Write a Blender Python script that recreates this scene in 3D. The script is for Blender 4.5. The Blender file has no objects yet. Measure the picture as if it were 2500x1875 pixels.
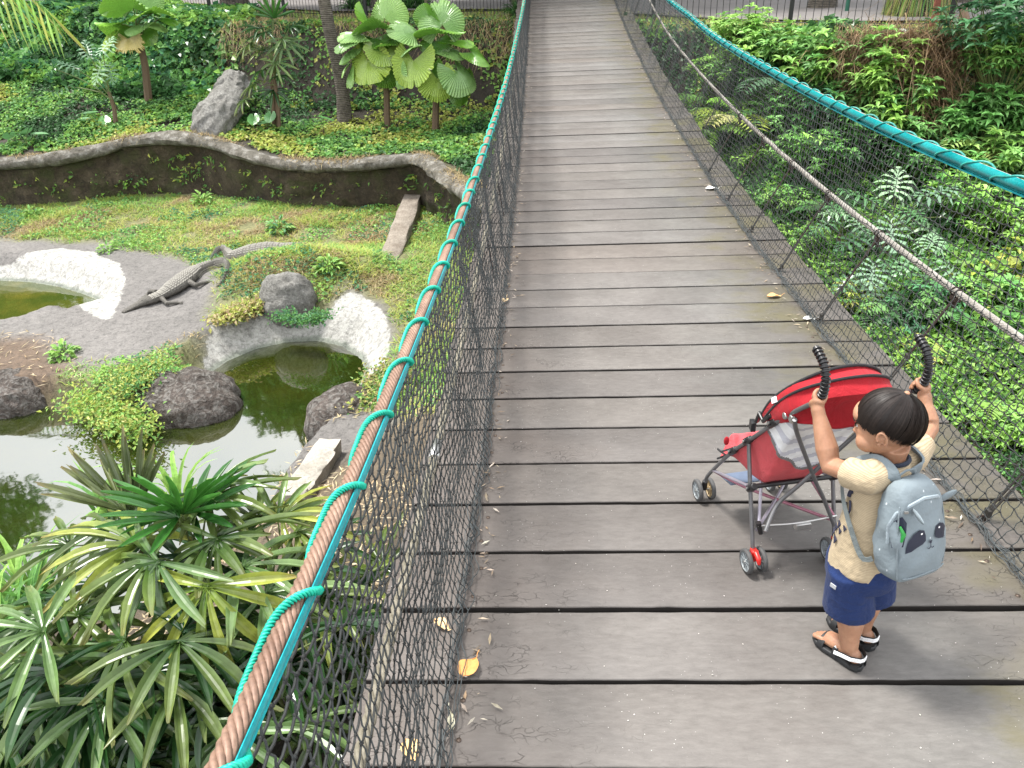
import bpy, bmesh, math, random
import numpy as np
from mathutils import Vector, Matrix
random.seed(7); RNG = np.random.default_rng(11)
R = math.radians
SC = bpy.context.scene
COL = SC.collection
# ------------------------------------------------------------------ camera
PITCH, YAW, ROLL = R(29.0), 0.055341833, -0.0443304
def cam_axes():
    cy, sy = math.cos(YAW), math.sin(YAW)
    F = np.array([-sy*math.cos(PITCH), cy*math.cos(PITCH), -math.sin(PITCH)])
    Rt = np.array([cy, sy, 0.0]); U = np.cross(Rt, F)
    c, s = math.cos(ROLL), math.sin(ROLL)
    return c*Rt+s*U, -s*Rt+c*U, F
AX, AU, AF = cam_axes()
cam = bpy.data.cameras.new('camera'); camo = bpy.data.objects.new('camera', cam); COL.objects.link(camo)
cam.sensor_width = 36; cam.lens = 36*1877/2500; cam.clip_start = 0.05; cam.clip_end = 2000
camo.matrix_world = Matrix([[AX[0], AU[0], -AF[0], 0], [AX[1], AU[1], -AF[1], 0], [AX[2], AU[2], -AF[2], 0], [0, 0, 0, 1]])
SC.camera = camo
# ------------------------------------------------------------------ world, sun, exposure
W = bpy.data.worlds.new("World"); SC.world = W; W.use_nodes = True
SUN_EL, SUN_AZ = R(66), R(298)      # azimuth measured clockwise from +Y
nt = W.node_tree; nt.nodes.clear()
sky = nt.nodes.new('ShaderNodeTexSky'); sky.sky_type = 'NISHITA'; sky.sun_disc = False
sky.sun_elevation = SUN_EL; sky.sun_rotation = SUN_AZ; sky.dust_density = 3.0; sky.air_density = 1.0
cl = nt.nodes.new('ShaderNodeTexNoise'); cl.inputs['Scale'].default_value = 2.2; cl.inputs['Detail'].default_value = 5
cr = nt.nodes.new('ShaderNodeValToRGB')
cr.color_ramp.elements[0].position = .3; cr.color_ramp.elements[0].color = (9.0, 9.3, 9.9, 1)
cr.color_ramp.elements[1].position = .7; cr.color_ramp.elements[1].color = (14.0, 14.0, 14.0, 1)
tcw = nt.nodes.new('ShaderNodeTexCoord')
mx = nt.nodes.new('ShaderNodeMix'); mx.data_type = 'RGBA'; mx.inputs[0].default_value = .88
bg = nt.nodes.new('ShaderNodeBackground'); bg.inputs['Strength'].default_value = .105
ow = nt.nodes.new('ShaderNodeOutputWorld')
nt.links.new(tcw.outputs['Generated'], cl.inputs['Vector']); nt.links.new(cl.outputs['Fac'], cr.inputs['Fac'])
nt.links.new(sky.outputs['Color'], mx.inputs[6]); nt.links.new(cr.outputs['Color'], mx.inputs[7])
nt.links.new(mx.outputs[2], bg.inputs['Color']); nt.links.new(bg.outputs['Background'], ow.inputs['Surface'])
sl = bpy.data.lights.new('sun', 'SUN'); sl.energy = 3.2; sl.angle = R(11); sl.color = (1.0, .96, .9)
so = bpy.data.objects.new('sun', sl); COL.objects.link(so)
sd = Vector((math.sin(SUN_AZ)*math.cos(SUN_EL), math.cos(SUN_AZ)*math.cos(SUN_EL), math.sin(SUN_EL)))
so.rotation_euler = sd.to_track_quat('Z', 'Y').to_euler(); so.location = sd*30
SC.view_settings.view_transform = 'Standard'; SC.view_settings.look = 'None'
SC.view_settings.exposure = 1.2; SC.view_settings.gamma = 1.0
try: SC.view_settings.use_curve_mapping = False
except Exception: pass

# ------------------------------------------------------------------ pixel helpers (photo measured at 2212 x 1659)
KV = 2500/2212
def ray(px, py):
    return AF + AX*((px*KV-1250)/1877) - AU*((py*KV-937.5)/1877)
def at(px, py, Y):
    d = ray(px, py); return d*(Y/d[1])
def hz(px, py, z):
    d = ray(px, py); return d*(z/d[2])
def poly_z(pts, z): return np.array([hz(x, y, z)[:2] for x, y in pts])

# ------------------------------------------------------------------ deck profile
S0 = 0.30032
def theta(i):
    t = i/60.0
    return -0.0625163 + 0.3457544*t - 0.2155816*t*t + 0.081721*t**3
GY = {0: 1.5485}; GZ = {0: -1.86057}
for i in range(0, 84):
    GY[i+1] = GY[i]+S0*math.cos(theta(i+.5)); GZ[i+1] = GZ[i]+S0*math.sin(theta(i+.5))
for i in range(0, -12, -1):
    GY[i-1] = GY[i]-S0*math.cos(theta(i-.5)); GZ[i-1] = GZ[i]-S0*math.sin(theta(i-.5))
_k = sorted(GY); DY = np.array([GY[k] for k in _k]); DZ = np.array([GZ[k] for k in _k])
def deckz(y): return float(np.interp(y, DY, DZ))
XL, XR = -0.2877, 1.5623

# ------------------------------------------------------------------ noise
_lat = {}
def vnoise(x, y, scale, seed=0):
    if seed not in _lat: _lat[seed] = np.random.default_rng(seed+100).random((256, 256))
    g = _lat[seed]; u = np.asarray(x)/scale+500; v = np.asarray(y)/scale+500
    iu = np.floor(u).astype(int); iv = np.floor(v).astype(int); fu = u-iu; fv = v-iv
    fu = fu*fu*(3-2*fu); fv = fv*fv*(3-2*fv)
    a = g[iu % 256, iv % 256]; b = g[(iu+1) % 256, iv % 256]; c = g[iu % 256, (iv+1) % 256]; d = g[(iu+1) % 256, (iv+1) % 256]
    return (a*(1-fu)+b*fu)*(1-fv)+(c*(1-fu)+d*fu)*fv
def fbm(x, y, scale, seed=0, o=4):
    r = 0; a = 1; t = 0
    for k in range(o):
        r = r+a*vnoise(x, y, scale/2**k, seed+k*7); t += a; a *= .5
    return r/t
def sdf(px, py, poly):
    px = np.asarray(px, float); py = np.asarray(py, float)
    d = np.full(px.shape, 1e9); inside = np.zeros(px.shape, bool)
    n = len(poly)
    for i in range(n):
        ax, ay = poly[i]; bx, by = poly[(i+1) % n]
        ex, ey = bx-ax, by-ay; wx, wy = px-ax, py-ay
        t = np.clip((wx*ex+wy*ey)/(ex*ex+ey*ey+1e-12), 0, 1)
        d = np.minimum(d, (wx-ex*t)**2+(wy-ey*t)**2)
        c = ((ay > py) != (by > py)) & (px < (bx-ax)*(py-ay)/((by-ay) if by != ay else 1e-12)+ax)
        inside ^= c
    return np.where(inside, -1, 1)*np.sqrt(d)
def sstep(a, b, x):
    t = np.clip((x-a)/(b-a), 0, 1); return t*t*(3-2*t)

# ------------------------------------------------------------------ objects
def tagk(o, label=None, cat=None, group=None, kind=None):
    if label: o['label'] = label
    if cat: o['category'] = cat
    if group: o['group'] = group
    if kind: o['kind'] = kind
    return o
def empty(name, loc=(0, 0, 0), label=None, cat=None, group=None, rot=(0, 0, 0), parent=None):
    o = bpy.data.objects.new(name, None); COL.objects.link(o); o.location = loc; o.rotation_euler = rot
    o.empty_display_size = .05
    if parent: o.parent = parent
    return tagk(o, label, cat, group)
def mesh_np(name, V, F, mats, col=None, smooth=True, midx=None):
    """V (n,3); F (m,k) array of equal sized faces, or list of arrays"""
    me = bpy.data.meshes.new(name)
    Fs = F if isinstance(F, list) else [F]
    V = np.asarray(V, np.float32)
    me.vertices.add(len(V)); me.vertices.foreach_set('co', V.ravel())
    loops = np.concatenate([np.asarray(f, np.int32).ravel() for f in Fs])
    tot = np.concatenate([np.full(len(f), np.asarray(f).shape[1], np.int32) for f in Fs])
    st = np.concatenate([[0], np.cumsum(tot)[:-1]]).astype(np.int32)
    me.loops.add(len(loops)); me.loops.foreach_set('vertex_index', loops)
    me.polygons.add(len(tot)); me.polygons.foreach_set('loop_start', st)
    try: me.polygons.foreach_set('loop_total', tot)
    except Exception: pass
    if midx is not None: me.polygons.foreach_set('material_index', np.asarray(midx, np.int32))
    me.polygons.foreach_set('use_smooth', np.full(len(tot), smooth))
    for m in (mats if isinstance(mats, (list, tuple)) else [mats]): me.materials.append(m)
    if col is not None:
        at_ = me.color_attributes.new('col', 'FLOAT_COLOR', 'POINT')
        c = np.ones((len(V), 4), np.float32); c[:, :3] = col; at_.data.foreach_set('color', c.ravel())
    me.update(calc_edges=True); me.validate()
    return me
def link(name, me, parent=None, loc=(0, 0, 0), rot=(0, 0, 0), scale=(1, 1, 1)):
    o = bpy.data.objects.new(name, me); COL.objects.link(o); o.location = loc; o.rotation_euler = rot; o.scale = scale
    if parent: o.parent = parent
    return o
class MB:
    """gathers shapes into one mesh"""
    def __init__(s): s.v = []; s.f = []; s.m = []; s.c = []; s.cur = (1, 1, 1)
    def add(s, V, F, m=0):
        b = len(s.v); s.v += [tuple(p) for p in V]; s.c += [s.cur]*len(V)
        s.f += [tuple(b+i for i in f) for f in F]; s.m += [m]*len(F); return s
    def box(s, c, d, rot=None, m=0):
        hx, hy, hz_ = d[0]/2, d[1]/2, d[2]/2
        P = [Vector((x*hx, y*hy, z*hz_)) for x in (-1, 1) for y in (-1, 1) for z in (-1, 1)]
        if rot is not None: P = [rot @ p for p in P]
        P = [p+Vector(c) for p in P]
        return s.add(P, [(0, 1, 3, 2), (4, 6, 7, 5), (0, 4, 5, 1), (2, 3, 7, 6), (0, 2, 6, 4), (1, 5, 7, 3)], m)
    def tube(s, path, r, n=8, m=0, caps=True, flat=1.0, up=None):
        P = [Vector(p) for p in path]; k = len(P)
        rr = r if isinstance(r, (list, tuple, np.ndarray)) else [r]*k
        V = []; N = None
        for i in range(k):
            t = (P[min(i+1, k-1)]-P[max(i-1, 0)])
            if t.length < 1e-9: t = Vector((0, 0, 1))
            t.normalize()
            if N is None:
                a = Vector(up) if up is not None else (Vector((0, 0, 1)) if abs(t.z) < .9 else Vector((1, 0, 0)))
                N = (a-t*a.dot(t)).normalized()
            else:
                N = (N-t*N.dot(t))
                N = N.normalized() if N.length > 1e-6 else t.orthogonal().normalized()
            B = t.cross(N)
            for j in range(n):
                an = 2*math.pi*j/n
                V.append(P[i]+N*(math.cos(an)*rr[i]*flat)+B*(math.sin(an)*rr[i]))
        F = []
        for i in range(k-1):
            for j in range(n):
                a = i*n+j; b = i*n+(j+1) % n
                F.append((a, b, b+n, a+n))
        if caps: F.append(tuple(range(n))[::-1]); F.append(tuple((k-1)*n+j for j in range(n)))
        return s.add(V, F, m)
    def ell(s, c, r, rot=None, nu=16, nv=10, m=0, f=None):
        V = []; c = Vector(c)
        for i in range(nv+1):
            ph = math.pi*i/nv
            for j in range(nu):
                th = 2*math.pi*j/nu
                p = Vector((math.sin(ph)*math.cos(th)*r[0], math.sin(ph)*math.sin(th)*r[1], math.cos(ph)*r[2]))
                if f: p = f(p)
                if rot is not None: p = rot @ p
                V.append(p+c)
        F = [(i*nu+j, (i+1)*nu+j, (i+1)*nu+(j+1) % nu, i*nu+(j+1) % nu) for i in range(nv) for j in range(nu)]
        return s.add(V, F, m)
    def loft(s, rings, m=0, caps=True, closed=True):
        n = len(rings[0]); V = [p for r_ in rings for p in r_]; F = []
        for i in range(len(rings)-1):
            for j in range(n if closed else n-1):
                a = i*n+j; b = i*n+(j+1) % n; F.append((a, b, b+n, a+n))
        if caps and closed: F.append(tuple(range(n))[::-1]); F.append(tuple((len(rings)-1)*n+j for j in range(n)))
        return s.add(V, F, m)
    def mesh(s, name, mats, smooth=True, col=False):
        me = bpy.data.meshes.new(name); me.from_pydata([tuple(v) for v in s.v], [], s.f)
        for m_ in (mats if isinstance(mats, (list, tuple)) else [mats]): me.materials.append(m_)
        me.polygons.foreach_set('material_index', s.m); me.polygons.foreach_set('use_smooth', [smooth]*len(s.f))
        if col:
            a = me.color_attributes.new('col', 'FLOAT_COLOR', 'POINT')
            c = np.ones((len(s.v), 4), np.float32); c[:, :3] = np.array(s.c); a.data.foreach_set('color', c.ravel())
        me.update(); return me
    def build(s, name, mats, parent=None, smooth=True, bevel=0, col=False, loc=(0, 0, 0), seg=2):
        o = link(name, s.mesh(name, mats, smooth, col), parent, loc)
        if bevel:
            b = o.modifiers.new('b', 'BEVEL'); b.width = bevel; b.segments = seg; b.limit_method = 'ANGLE'; b.angle_limit = R(40)
        if smooth:
            try: o.data.set_sharp_from_angle(angle=R(45))
            except Exception: pass
        return o

# ------------------------------------------------------------------ materials
class NT:
    def __init__(s, name):
        s.m = bpy.data.materials.new(name); s.m.use_nodes = True; s.t = s.m.node_tree; s.t.nodes.clear()
        s.out = s.n('ShaderNodeOutputMaterial'); s.tc = s.n('ShaderNodeTexCoord')
    def n(s, ty, **kw):
        x = s.t.nodes.new(ty)
        for k, v in kw.items(): setattr(x, k, v)
        return x
    def l(s, a, b): s.t.links.new(a, b)
    def noise(s, scale, detail=6, rough=.6, vec=None, stretch=None, dist=0):
        x = s.n('ShaderNodeTexNoise'); x.inputs['Scale'].default_value = scale; x.inputs['Detail'].default_value = detail
        x.inputs['Roughness'].default_value = rough; x.inputs['Distortion'].default_value = dist
        s.l(s.vec(stretch) if vec is None else vec, x.inputs['Vector']); return x.outputs['Fac']
    def vec(s, stretch=None, src='Object'):
        if stretch is None: return s.tc.outputs[src]
        mp = s.n('ShaderNodeMapping'); mp.inputs['Scale'].default_value = stretch; s.l(s.tc.outputs[src], mp.inputs['Vector']); return mp.outputs['Vector']
    def voro(s, scale, feat='DISTANCE_TO_EDGE', vec=None, stretch=None, rnd=1):
        x = s.n('ShaderNodeTexVoronoi'); x.feature = feat; x.inputs['Scale'].default_value = scale; x.inputs['Randomness'].default_value = rnd
        s.l(s.vec(stretch) if vec is None else vec, x.inputs['Vector']); return x.outputs['Distance']
    def ramp(s, fac, stops):
        x = s.n('ShaderNodeValToRGB'); e = x.color_ramp.elements
        while len(e) < len(stops): e.new(.5)
        for i, (p, c) in enumerate(stops):
            e[i].position = p; e[i].color = (c[0], c[1], c[2], 1) if not isinstance(c, (int, float)) else (c, c, c, 1)
        s.l(fac, x.inputs['Fac']); return x.outputs['Color']
    def mix(s, fac, a, b, mode='MIX'):
        x = s.n('ShaderNodeMix', data_type='RGBA', blend_type=mode)
        for k, v in ((0, fac), (6, a), (7, b)):
            sock = x.inputs[k]
            if hasattr(v, 'links'): s.l(v, sock)
            elif isinstance(v, (int, float)): sock.default_value = v if k == 0 else (v, v, v, 1)
            else: sock.default_value = (v[0], v[1], v[2], 1)
        return x.outputs[2]
    def math(s, op, a, b=0.0, c=None):
        x = s.n('ShaderNodeMath', operation=op)
        for i, v in enumerate((a, b) if c is None else (a, b, c)):
            if hasattr(v, 'links'): s.l(v, x.inputs[i])
            else: x.inputs[i].default_value = v
        return x.outputs[0]
    def attr(s, name='col'):
        x = s.n('ShaderNodeAttribute'); x.attribute_name = name; return x.outputs['Color' if name == 'col' else 'Fac']
    def rand(s):
        return s.n('ShaderNodeObjectInfo').outputs['Random']
    def bump(s, h, strength=.5, dist=.01, prev=None):
        x = s.n('ShaderNodeBump'); x.inputs['Strength'].default_value = strength; x.inputs['Distance'].default_value = dist
        s.l(h, x.inputs['Height'])
        if prev is not None: s.l(prev, x.inputs['Normal'])
        return x.outputs['Normal']
    def princ(s, color, rough=.6, metal=0, normal=None, spec=.5, trans=0, ior=1.45, sheen=0, coat=0):
        p = s.n('ShaderNodeBsdfPrincipled')
        if hasattr(color, 'links'): s.l(color, p.inputs['Base Color'])
        else: p.inputs['Base Color'].default_value = (*color[:3], 1)
        if hasattr(rough, 'links'): s.l(rough, p.inputs['Roughness'])
        else: p.inputs['Roughness'].default_value = rough
        p.inputs['Metallic'].default_value = metal; p.inputs['Specular IOR Level'].default_value = spec
        p.inputs['IOR'].default_value = ior; p.inputs['Sheen Weight'].default_value = sheen; p.inputs['Coat Weight'].default_value = coat
        if normal is not None: s.l(normal, p.inputs['Normal'])
        if trans:
            t = s.n('ShaderNodeBsdfTranslucent')
            if hasattr(color, 'links'): s.l(color, t.inputs['Color'])
            else: t.inputs['Color'].default_value = (*color[:3], 1)
            mxs = s.n('ShaderNodeMixShader'); mxs.inputs[0].default_value = trans
            s.l(p.outputs[0], mxs.inputs[1]); s.l(t.outputs[0], mxs.inputs[2]); s.l(mxs.outputs[0], s.out.inputs['Surface'])
        else: s.l(p.outputs[0], s.out.inputs['Surface'])
        return s.m
def simple(name, c, rough=.5, metal=0, var=.15, scale=30, bump=.1, bd=.002, **kw):
    t = NT(name); nz = t.noise(scale)
    col = t.mix(1.0, c, t.ramp(nz, [(.25, 1-var), (.75, 1+var)]), 'MULTIPLY')
    return t.princ(col, rough, metal, normal=t.bump(nz, bump, bd) if bump else None, **kw)

# leaf material: colour comes from the leaf itself (attribute), light passes through
def leaf_mat(name, gloss=.45, trans=.35, vein=0, mul=1.0):
    t = NT(name); c = t.attr('col')
    n = t.noise(60, 3)
    c2 = t.mix(1.0, c, t.ramp(n, [(.3, .8*mul), (.7, 1.2*mul)]), 'MULTIPLY')
    return t.princ(c2, gloss, trans=trans, spec=.4)
M_LEAF = leaf_mat('leaf_green', .5, .3)
M_LEAFG = leaf_mat('leaf_glossy', .33, .25)
M_GRASS = leaf_mat('grass_blade', .6, .35)
# ================================================================== LAND
ZW = -4.5          # water level
ZF = -4.15         # floor of the enclosure
WP1 = poly_z([(-600, 930), (-200, 915), (0, 885), (100, 880), (200, 893), (290, 905), (380, 905), (470, 890), (500, 872), (492, 850), (474, 830), (458, 812), (500, 782), (560, 757), (620, 744), (680, 741), (730, 752), (768, 778), (777, 800), (765, 832), (735, 858), (705, 882), (690, 905), (682, 930), (700, 962), (660, 1000), (615, 1060), (560, 1140), (400, 1300), (0, 1450), (-600, 1500)], ZW)
WP2 = poly_z([(-500, 600), (0, 610), (60, 613), (120, 623), (170, 638), (203, 652), (214, 663), (205, 674), (150, 688), (100, 706), (60, 722), (0, 732), (-500, 760)], ZW)
RIM1 = poly_z([(412, 775), (462, 700), (550, 675), (640, 672), (700, 672), (757, 642), (805, 656), (838, 692), (840, 745), (826, 792), (790, 832), (760, 862), (680, 800), (560, 790), (450, 830)], ZF)
RIM2 = poly_z([(-500, 540), (0, 556), (60, 548), (130, 538), (200, 545), (258, 572), (272, 605), (262, 640), (240, 690), (215, 690), (150, 650), (0, 640), (-500, 640)], ZF)
GRA = poly_z([(-900, 440), (0, 455), (200, 430), (300, 420), (520, 440), (700, 450), (900, 455), (1020, 450), (1100, 520), (1080, 700), (1060, 900), (1010, 1030), (880, 960), (830, 900), (838, 800), (850, 720), (820, 665), (760, 640), (700, 675), (560, 690), (470, 700), (455, 670), (475, 630), (500, 600), (440, 585), (380, 560), (330, 545), (200, 525), (100, 525), (0, 515), (-900, 500)], ZF)
GRB = poly_z([(150, 790), (250, 785), (330, 765), (430, 722), (445, 750), (425, 790), (400, 812), (310, 830), (275, 850), (265, 890), (180, 885), (110, 860), (120, 820)], ZF)
SOIL = poly_z([(-500, 735), (0, 735), (70, 730), (170, 790), (200, 860), (0, 900), (-500, 900)], ZF)
MOUND = hz(645, 607, ZF)
LIPPX = [(-900, 372, 15.4), (-400, 362, 15.3), (0, 352, 15.3), (100, 345, 15.4), (200, 326, 15.6), (280, 306, 15.8), (380, 296, 15.8), (470, 308, 15.5), (550, 336, 15.0), (620, 352, 14.7), (700, 356, 14.5), (800, 352, 14.4), (880, 344, 14.3), (930, 345, 14.0), (970, 372, 13.2), (1005, 400, 12.3)]
ZLIP = -3.0
LIP = [at(x, y, Y) for x, y, Y in LIPPX]
LIP += [np.array(q) for q in ([-.75, 10.8, -3.0], [-.1, 9.0, -3.0], [.35, 6.5, -3.0], [.5, 4.2, -3.0], [.5, 2.4, -3.0])]
LIPZ_ = np.array(LIP)[:, 2]; LIP = np.array(LIP)[:, :2]
ENC = np.array(list(map(tuple, LIP))+[(.5, -6), (-60, -6), (-60, LIP[0][1])])       # inside the enclosure
BTX = [-60, -16, -12, -6, 0, 2, 4, 5, 7, 12, 20, 60]; BTY = [23, 22, 21.2, 19.4, 18.7, 17.2, 14.8, 13.6, 12.4, 11.6, 11, 11]
BTZ = [-.75, -.75, -.78, -1.2, -1.3, -1.35, -1.4, -1.4, -1.4, -1.4, -1.4, -1.4]
def lipy(x): return np.interp(x, LIP[:16, 0], LIP[:16, 1])
def lipz(x): return np.interp(x, LIP[:16, 0], LIPZ_[:16])
def land(x, y, full=True):
    x = np.asarray(x, float); y = np.asarray(y, float)
    bt = np.interp(x, BTX, BTY); bz = np.interp(x, BTX, BTZ)
    n1 = fbm(x, y, 2.2, 3)-.5; n2 = fbm(x, y, .5, 4)-.5
    e = sdf(x, y, ENC)                                   # <0 inside the enclosure
    w1 = sdf(x, y, WP1); w2 = sdf(x, y, WP2)
    # enclosure floor
    zi = ZF+.10*n1+.05*n2
    mr = np.hypot((x-MOUND[0])*.75, (y-MOUND[1]-.1)*1.3); zi = zi+.46*np.exp(-(mr/.95)**2)
    zi = zi+.12*sstep(3, .2, -e)                        # a little earth heaped at the foot of the wall
    near = sstep(-.5, .8, (x+3.2)*.9+(6.2-y)*.75-1.2)*(w1 > 0)   # bank that climbs towards the bridge head
    dn = np.maximum(w1, 0)
    zn = np.minimum(-4.38+.52*dn, -2.75)
    zi = zi*(1-near)+zn*near
    # slope behind the wall
    t = np.clip((y-lipy(x))/np.maximum(bt-1.4-lipy(x), .3), 0, 1)
    base_z = np.interp(x, [-16, -12, -6, 0], [-1.9, -1.95, -2.75, -2.95])
    lz_ = lipz(x); zo = lz_+.04+(base_z-lz_)*t**1.3+.16*n1*t+.06*n2
    f = sstep(bt-1.35, bt+.05, y)
    zo = zo*(1-f)+bz*f+.15*n2*f*(1-f)*4
    # valley on the right
    d = np.maximum(bt-y, 0)
    zr = bz-1.5*sstep(0, 1.3, d)-.30*np.clip(d-.8, 0, 6)+.35*n1*sstep(0, 2, d)+.1*n2
    zr = np.maximum(zr, -4.4+.3*n1)
    nr = sstep(5.2, 2.6, y-.1*(x-2)); zr = zr*(1-nr)+(-3.35+.05*n2)*nr
    nr2 = sstep(2.0, .4, y); zr = zr*(1-nr2)-2.6*nr2
    side = sstep(-.6, .9, x+.02*y)
    zo = np.where(y > 12.5, zo*(1-side)+zr*side, zr)
    z = np.where(e < 0, zi, zo)
    # step of the wall: keep the ground behind the wall below its lip
    top = np.where(y > bt+.3, bz+.05*n1+.01*np.clip(y-bt, 0, 30), z)
    z = top
    # water basins
    rim = np.minimum(sdf(x, y, RIM1), sdf(x, y, RIM2)) if full else 9
    for w, in ((w1,), (w2,)):
        out = sstep(0, .55, w); sharp = sstep(0, .16, w)
        k = np.where(rim < .15, out, sharp) if full else out
        z = np.where((w < .6) & (e < 0), (ZW-.02)*(1-k)+z*k, z)
        z = np.where(w < 0, ZW-.03-.7*sstep(0, 1.0, -w), z)
    return z, e, w1, w2
def axis(a, b, st, far, nfar):
    mid = np.arange(a, b, st); g = np.geomspace(st, far, nfar)
    return np.concatenate([(a-np.cumsum(g))[::-1], mid, b+np.cumsum(g)])
gx = axis(-19, 13, .075, 30, 34); gy = axis(1.2, 21.5, .075, 30, 34)
GXX, GYY = np.meshgrid(gx, gy)
TZ, TE, TW1, TW2 = land(GXX, GYY)
def tz(x, y, arr=None):
    a = TZ if arr is None else arr
    x = np.clip(x, gx[0]+.01, gx[-1]-.01); y = np.clip(y, gy[0]+.01, gy[-1]-.01)
    i = np.clip(np.searchsorted(gx, x)-1, 0, len(gx)-2); j = np.clip(np.searchsorted(gy, y)-1, 0, len(gy)-2)
    fx = (x-gx[i])/(gx[i+1]-gx[i]); fy = (y-gy[j])/(gy[j+1]-gy[j])
    return (a[j, i]*(1-fx)+a[j, i+1]*fx)*(1-fy)+(a[j+1, i]*(1-fx)+a[j+1, i+1]*fx)*fy
# --- colours of the ground itself (mud, soil, concrete), with shade painted in under the near palms
def cm(c): return np.array(c)[None, None, :]
nA = fbm(GXX, GYY, 1.2, 20)[..., None]; nB = fbm(GXX, GYY, .35, 21)[..., None]; nC = fbm(GXX, GYY, .12, 22)[..., None]
mud = cm((.155, .146, .138))*(.8+.4*nA)*(.9+.2*nC)
soil = cm((.115, .08, .055))*(.7+.6*nB)
turf = cm((.15, .15, .065))*(.7+.6*nB)
conc = cm((.36, .355, .33))*(.72+.5*nB)
col = mud
def blend(a, b, m): return a*(1-m[..., None])+b*m[..., None]
wob = (fbm(GXX, GYY, .6, 30)-.5)*.5
sA = sdf(GXX, GYY, GRA)+wob*.8; sB = sdf(GXX, GYY, GRB)+wob*.7; sS = sdf(GXX, GYY, SOIL)+wob*.6
col = blend(col, soil, sstep(.25, -.2, sS)); col = blend(col, turf, sstep(.15, -.25, np.minimum(sA, sB)))
r1 = sdf(GXX, GYY, RIM1)+wob*.25; r2 = sdf(GXX, GYY, RIM2)+wob*.25
RIMD = np.minimum(r1, r2)-wob*.25; rm = sstep(.12, -.06, np.minimum(r1, r2))
wmin = np.minimum(TW1, TW2)
stain = sstep(.20, .12, wmin+wob*.12)
concs = conc*(1.12-.62*stain[..., None])*(1-stain[..., None]*cm((.05, .0, .12)))
streak = sstep(.52, .7, fbm(GXX*3+GYY*2, GYY-GXX*.3, .35, 33))
concs = blend(concs, mud*.9, streak*.55*sstep(.0, -.5, np.minimum(r1, r2))+streak*.3)
outm = sstep(-.1, .2, TE)
col = blend(col, cm((.032, .026, .017))*(.6+.8*nB), outm)
bank = sstep(-.1, .3, GYY-np.interp(GXX, BTX, BTY))
col = blend(col, cm((.17, .16, .075))*(.6+.8*nB), bank*outm)
rightg = sstep(5.6, 4.4, GYY-.15*(GXX-2)+(nA[..., 0]-.5)*2)*sstep(.3, 1, GXX)
col = blend(col, cm((.34, .27, .20))*(.6+.7*nB), rightg)
col = blend(col, cm((.045, .036, .024))*(.6+.8*nB), sstep(5.0, 3.6, GYY+.3*GXX)*(TE < 0))  # soil colour darkened beneath the near palms to stand for their shade
nearb = sstep(.0, .6, (GXX+3.2)*.9+(6.4-GYY)*.75-1.2)*sstep(.0, .3, TW1)*(TE < 0)*sstep(7.2, 6.2, GYY)
col = blend(col, cm((.13, .10, .066))*(.5+.9*nB), nearb*sstep(3.4, 4.4, GYY))
under = sstep(0, -.2, wmin); col = blend(col, cm((.055, .075, .018)), under)
col = blend(col, cm((.09, .095, .04)), sstep(.05, -.0, np.abs(wmin-.0)-.04)*.7*(TE < 0))
GCOL = col
t = NT('ground_earth'); n1 = t.noise(6, 8, .75); n2 = t.noise(45, 5, .7); n3 = t.noise(16, 6, .75, dist=.6)
rd = t.math('ADD', t.attr('rim'), t.math('MULTIPLY', t.math('SUBTRACT', t.noise(5, 8, .75), .5), .26))
cmsk = t.ramp(t.math('ADD', rd, .5), [(.485, 1), (.515, 0)])
nc = t.noise(9, 7, .7, dist=.8); wd_ = t.math('ADD', t.attr('wet'), t.math('MULTIPLY', t.math('SUBTRACT', nc, .5), .12))
cco = t.mix(t.ramp(nc, [(.34, 0), (.58, 1)]), (.27, .265, .245), (.40, .395, .37))
cco = t.mix(t.ramp(t.noise(3, 8, .8, dist=2), [(.56, 0), (.66, .7)]), cco, (.16, .145, .125))
cco = t.mix(t.ramp(wd_, [(.11, 1), (.16, 0)]), cco, (.17, .185, .155))
cco = t.mix(t.ramp(wd_, [(.045, 1), (.065, 0)]), cco, (.36, .34, .27))
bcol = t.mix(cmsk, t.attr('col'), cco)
c_ = t.mix(1.0, bcol, t.mix(cmsk, t.ramp(n2, [(.25, .72), (.75, 1.28)]), t.ramp(n2, [(.25, .9), (.75, 1.08)])), 'MULTIPLY')
c_ = t.mix(1.0, c_, t.ramp(n1, [(.3, .8), (.7, 1.15)]), 'MULTIPLY')
c_ = t.mix(1.0, c_, t.ramp(n3, [(.38, .62), (.5, 1.0), (.62, 1.12)]), 'MULTIPLY'); bm = t.bump(n2, .6, .02); bm = t.bump(n3, .5, .03, bm); bm = t.bump(n1, .6, .06, bm)
M_GROUND = t.princ(c_, t.ramp(n1, [(.3, .65), (.7, .95)]), normal=bm)
ny, nx = GXX.shape
idx = np.arange(ny*nx).reshape(ny, nx)
F = np.stack([idx[:-1, :-1], idx[:-1, 1:], idx[1:, 1:], idx[1:, :-1]], -1).reshape(-1, 4)
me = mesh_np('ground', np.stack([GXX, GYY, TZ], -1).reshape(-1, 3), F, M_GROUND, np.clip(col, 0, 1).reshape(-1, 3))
for nm_, ar_ in (('rim', RIMD), ('wet', np.where(TW1 < -.02, 1.0, np.where(TW2 < -.02, 1.0, np.minimum(TW1, TW2))))):
    at_ = me.attributes.new(nm_, 'FLOAT', 'POINT'); at_.data.foreach_set('value', np.clip(np.where(TE > -.1, 1.0, ar_), -1, 1).astype(np.float32).ravel())
tagk(link('ground', me), kind='structure')
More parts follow.
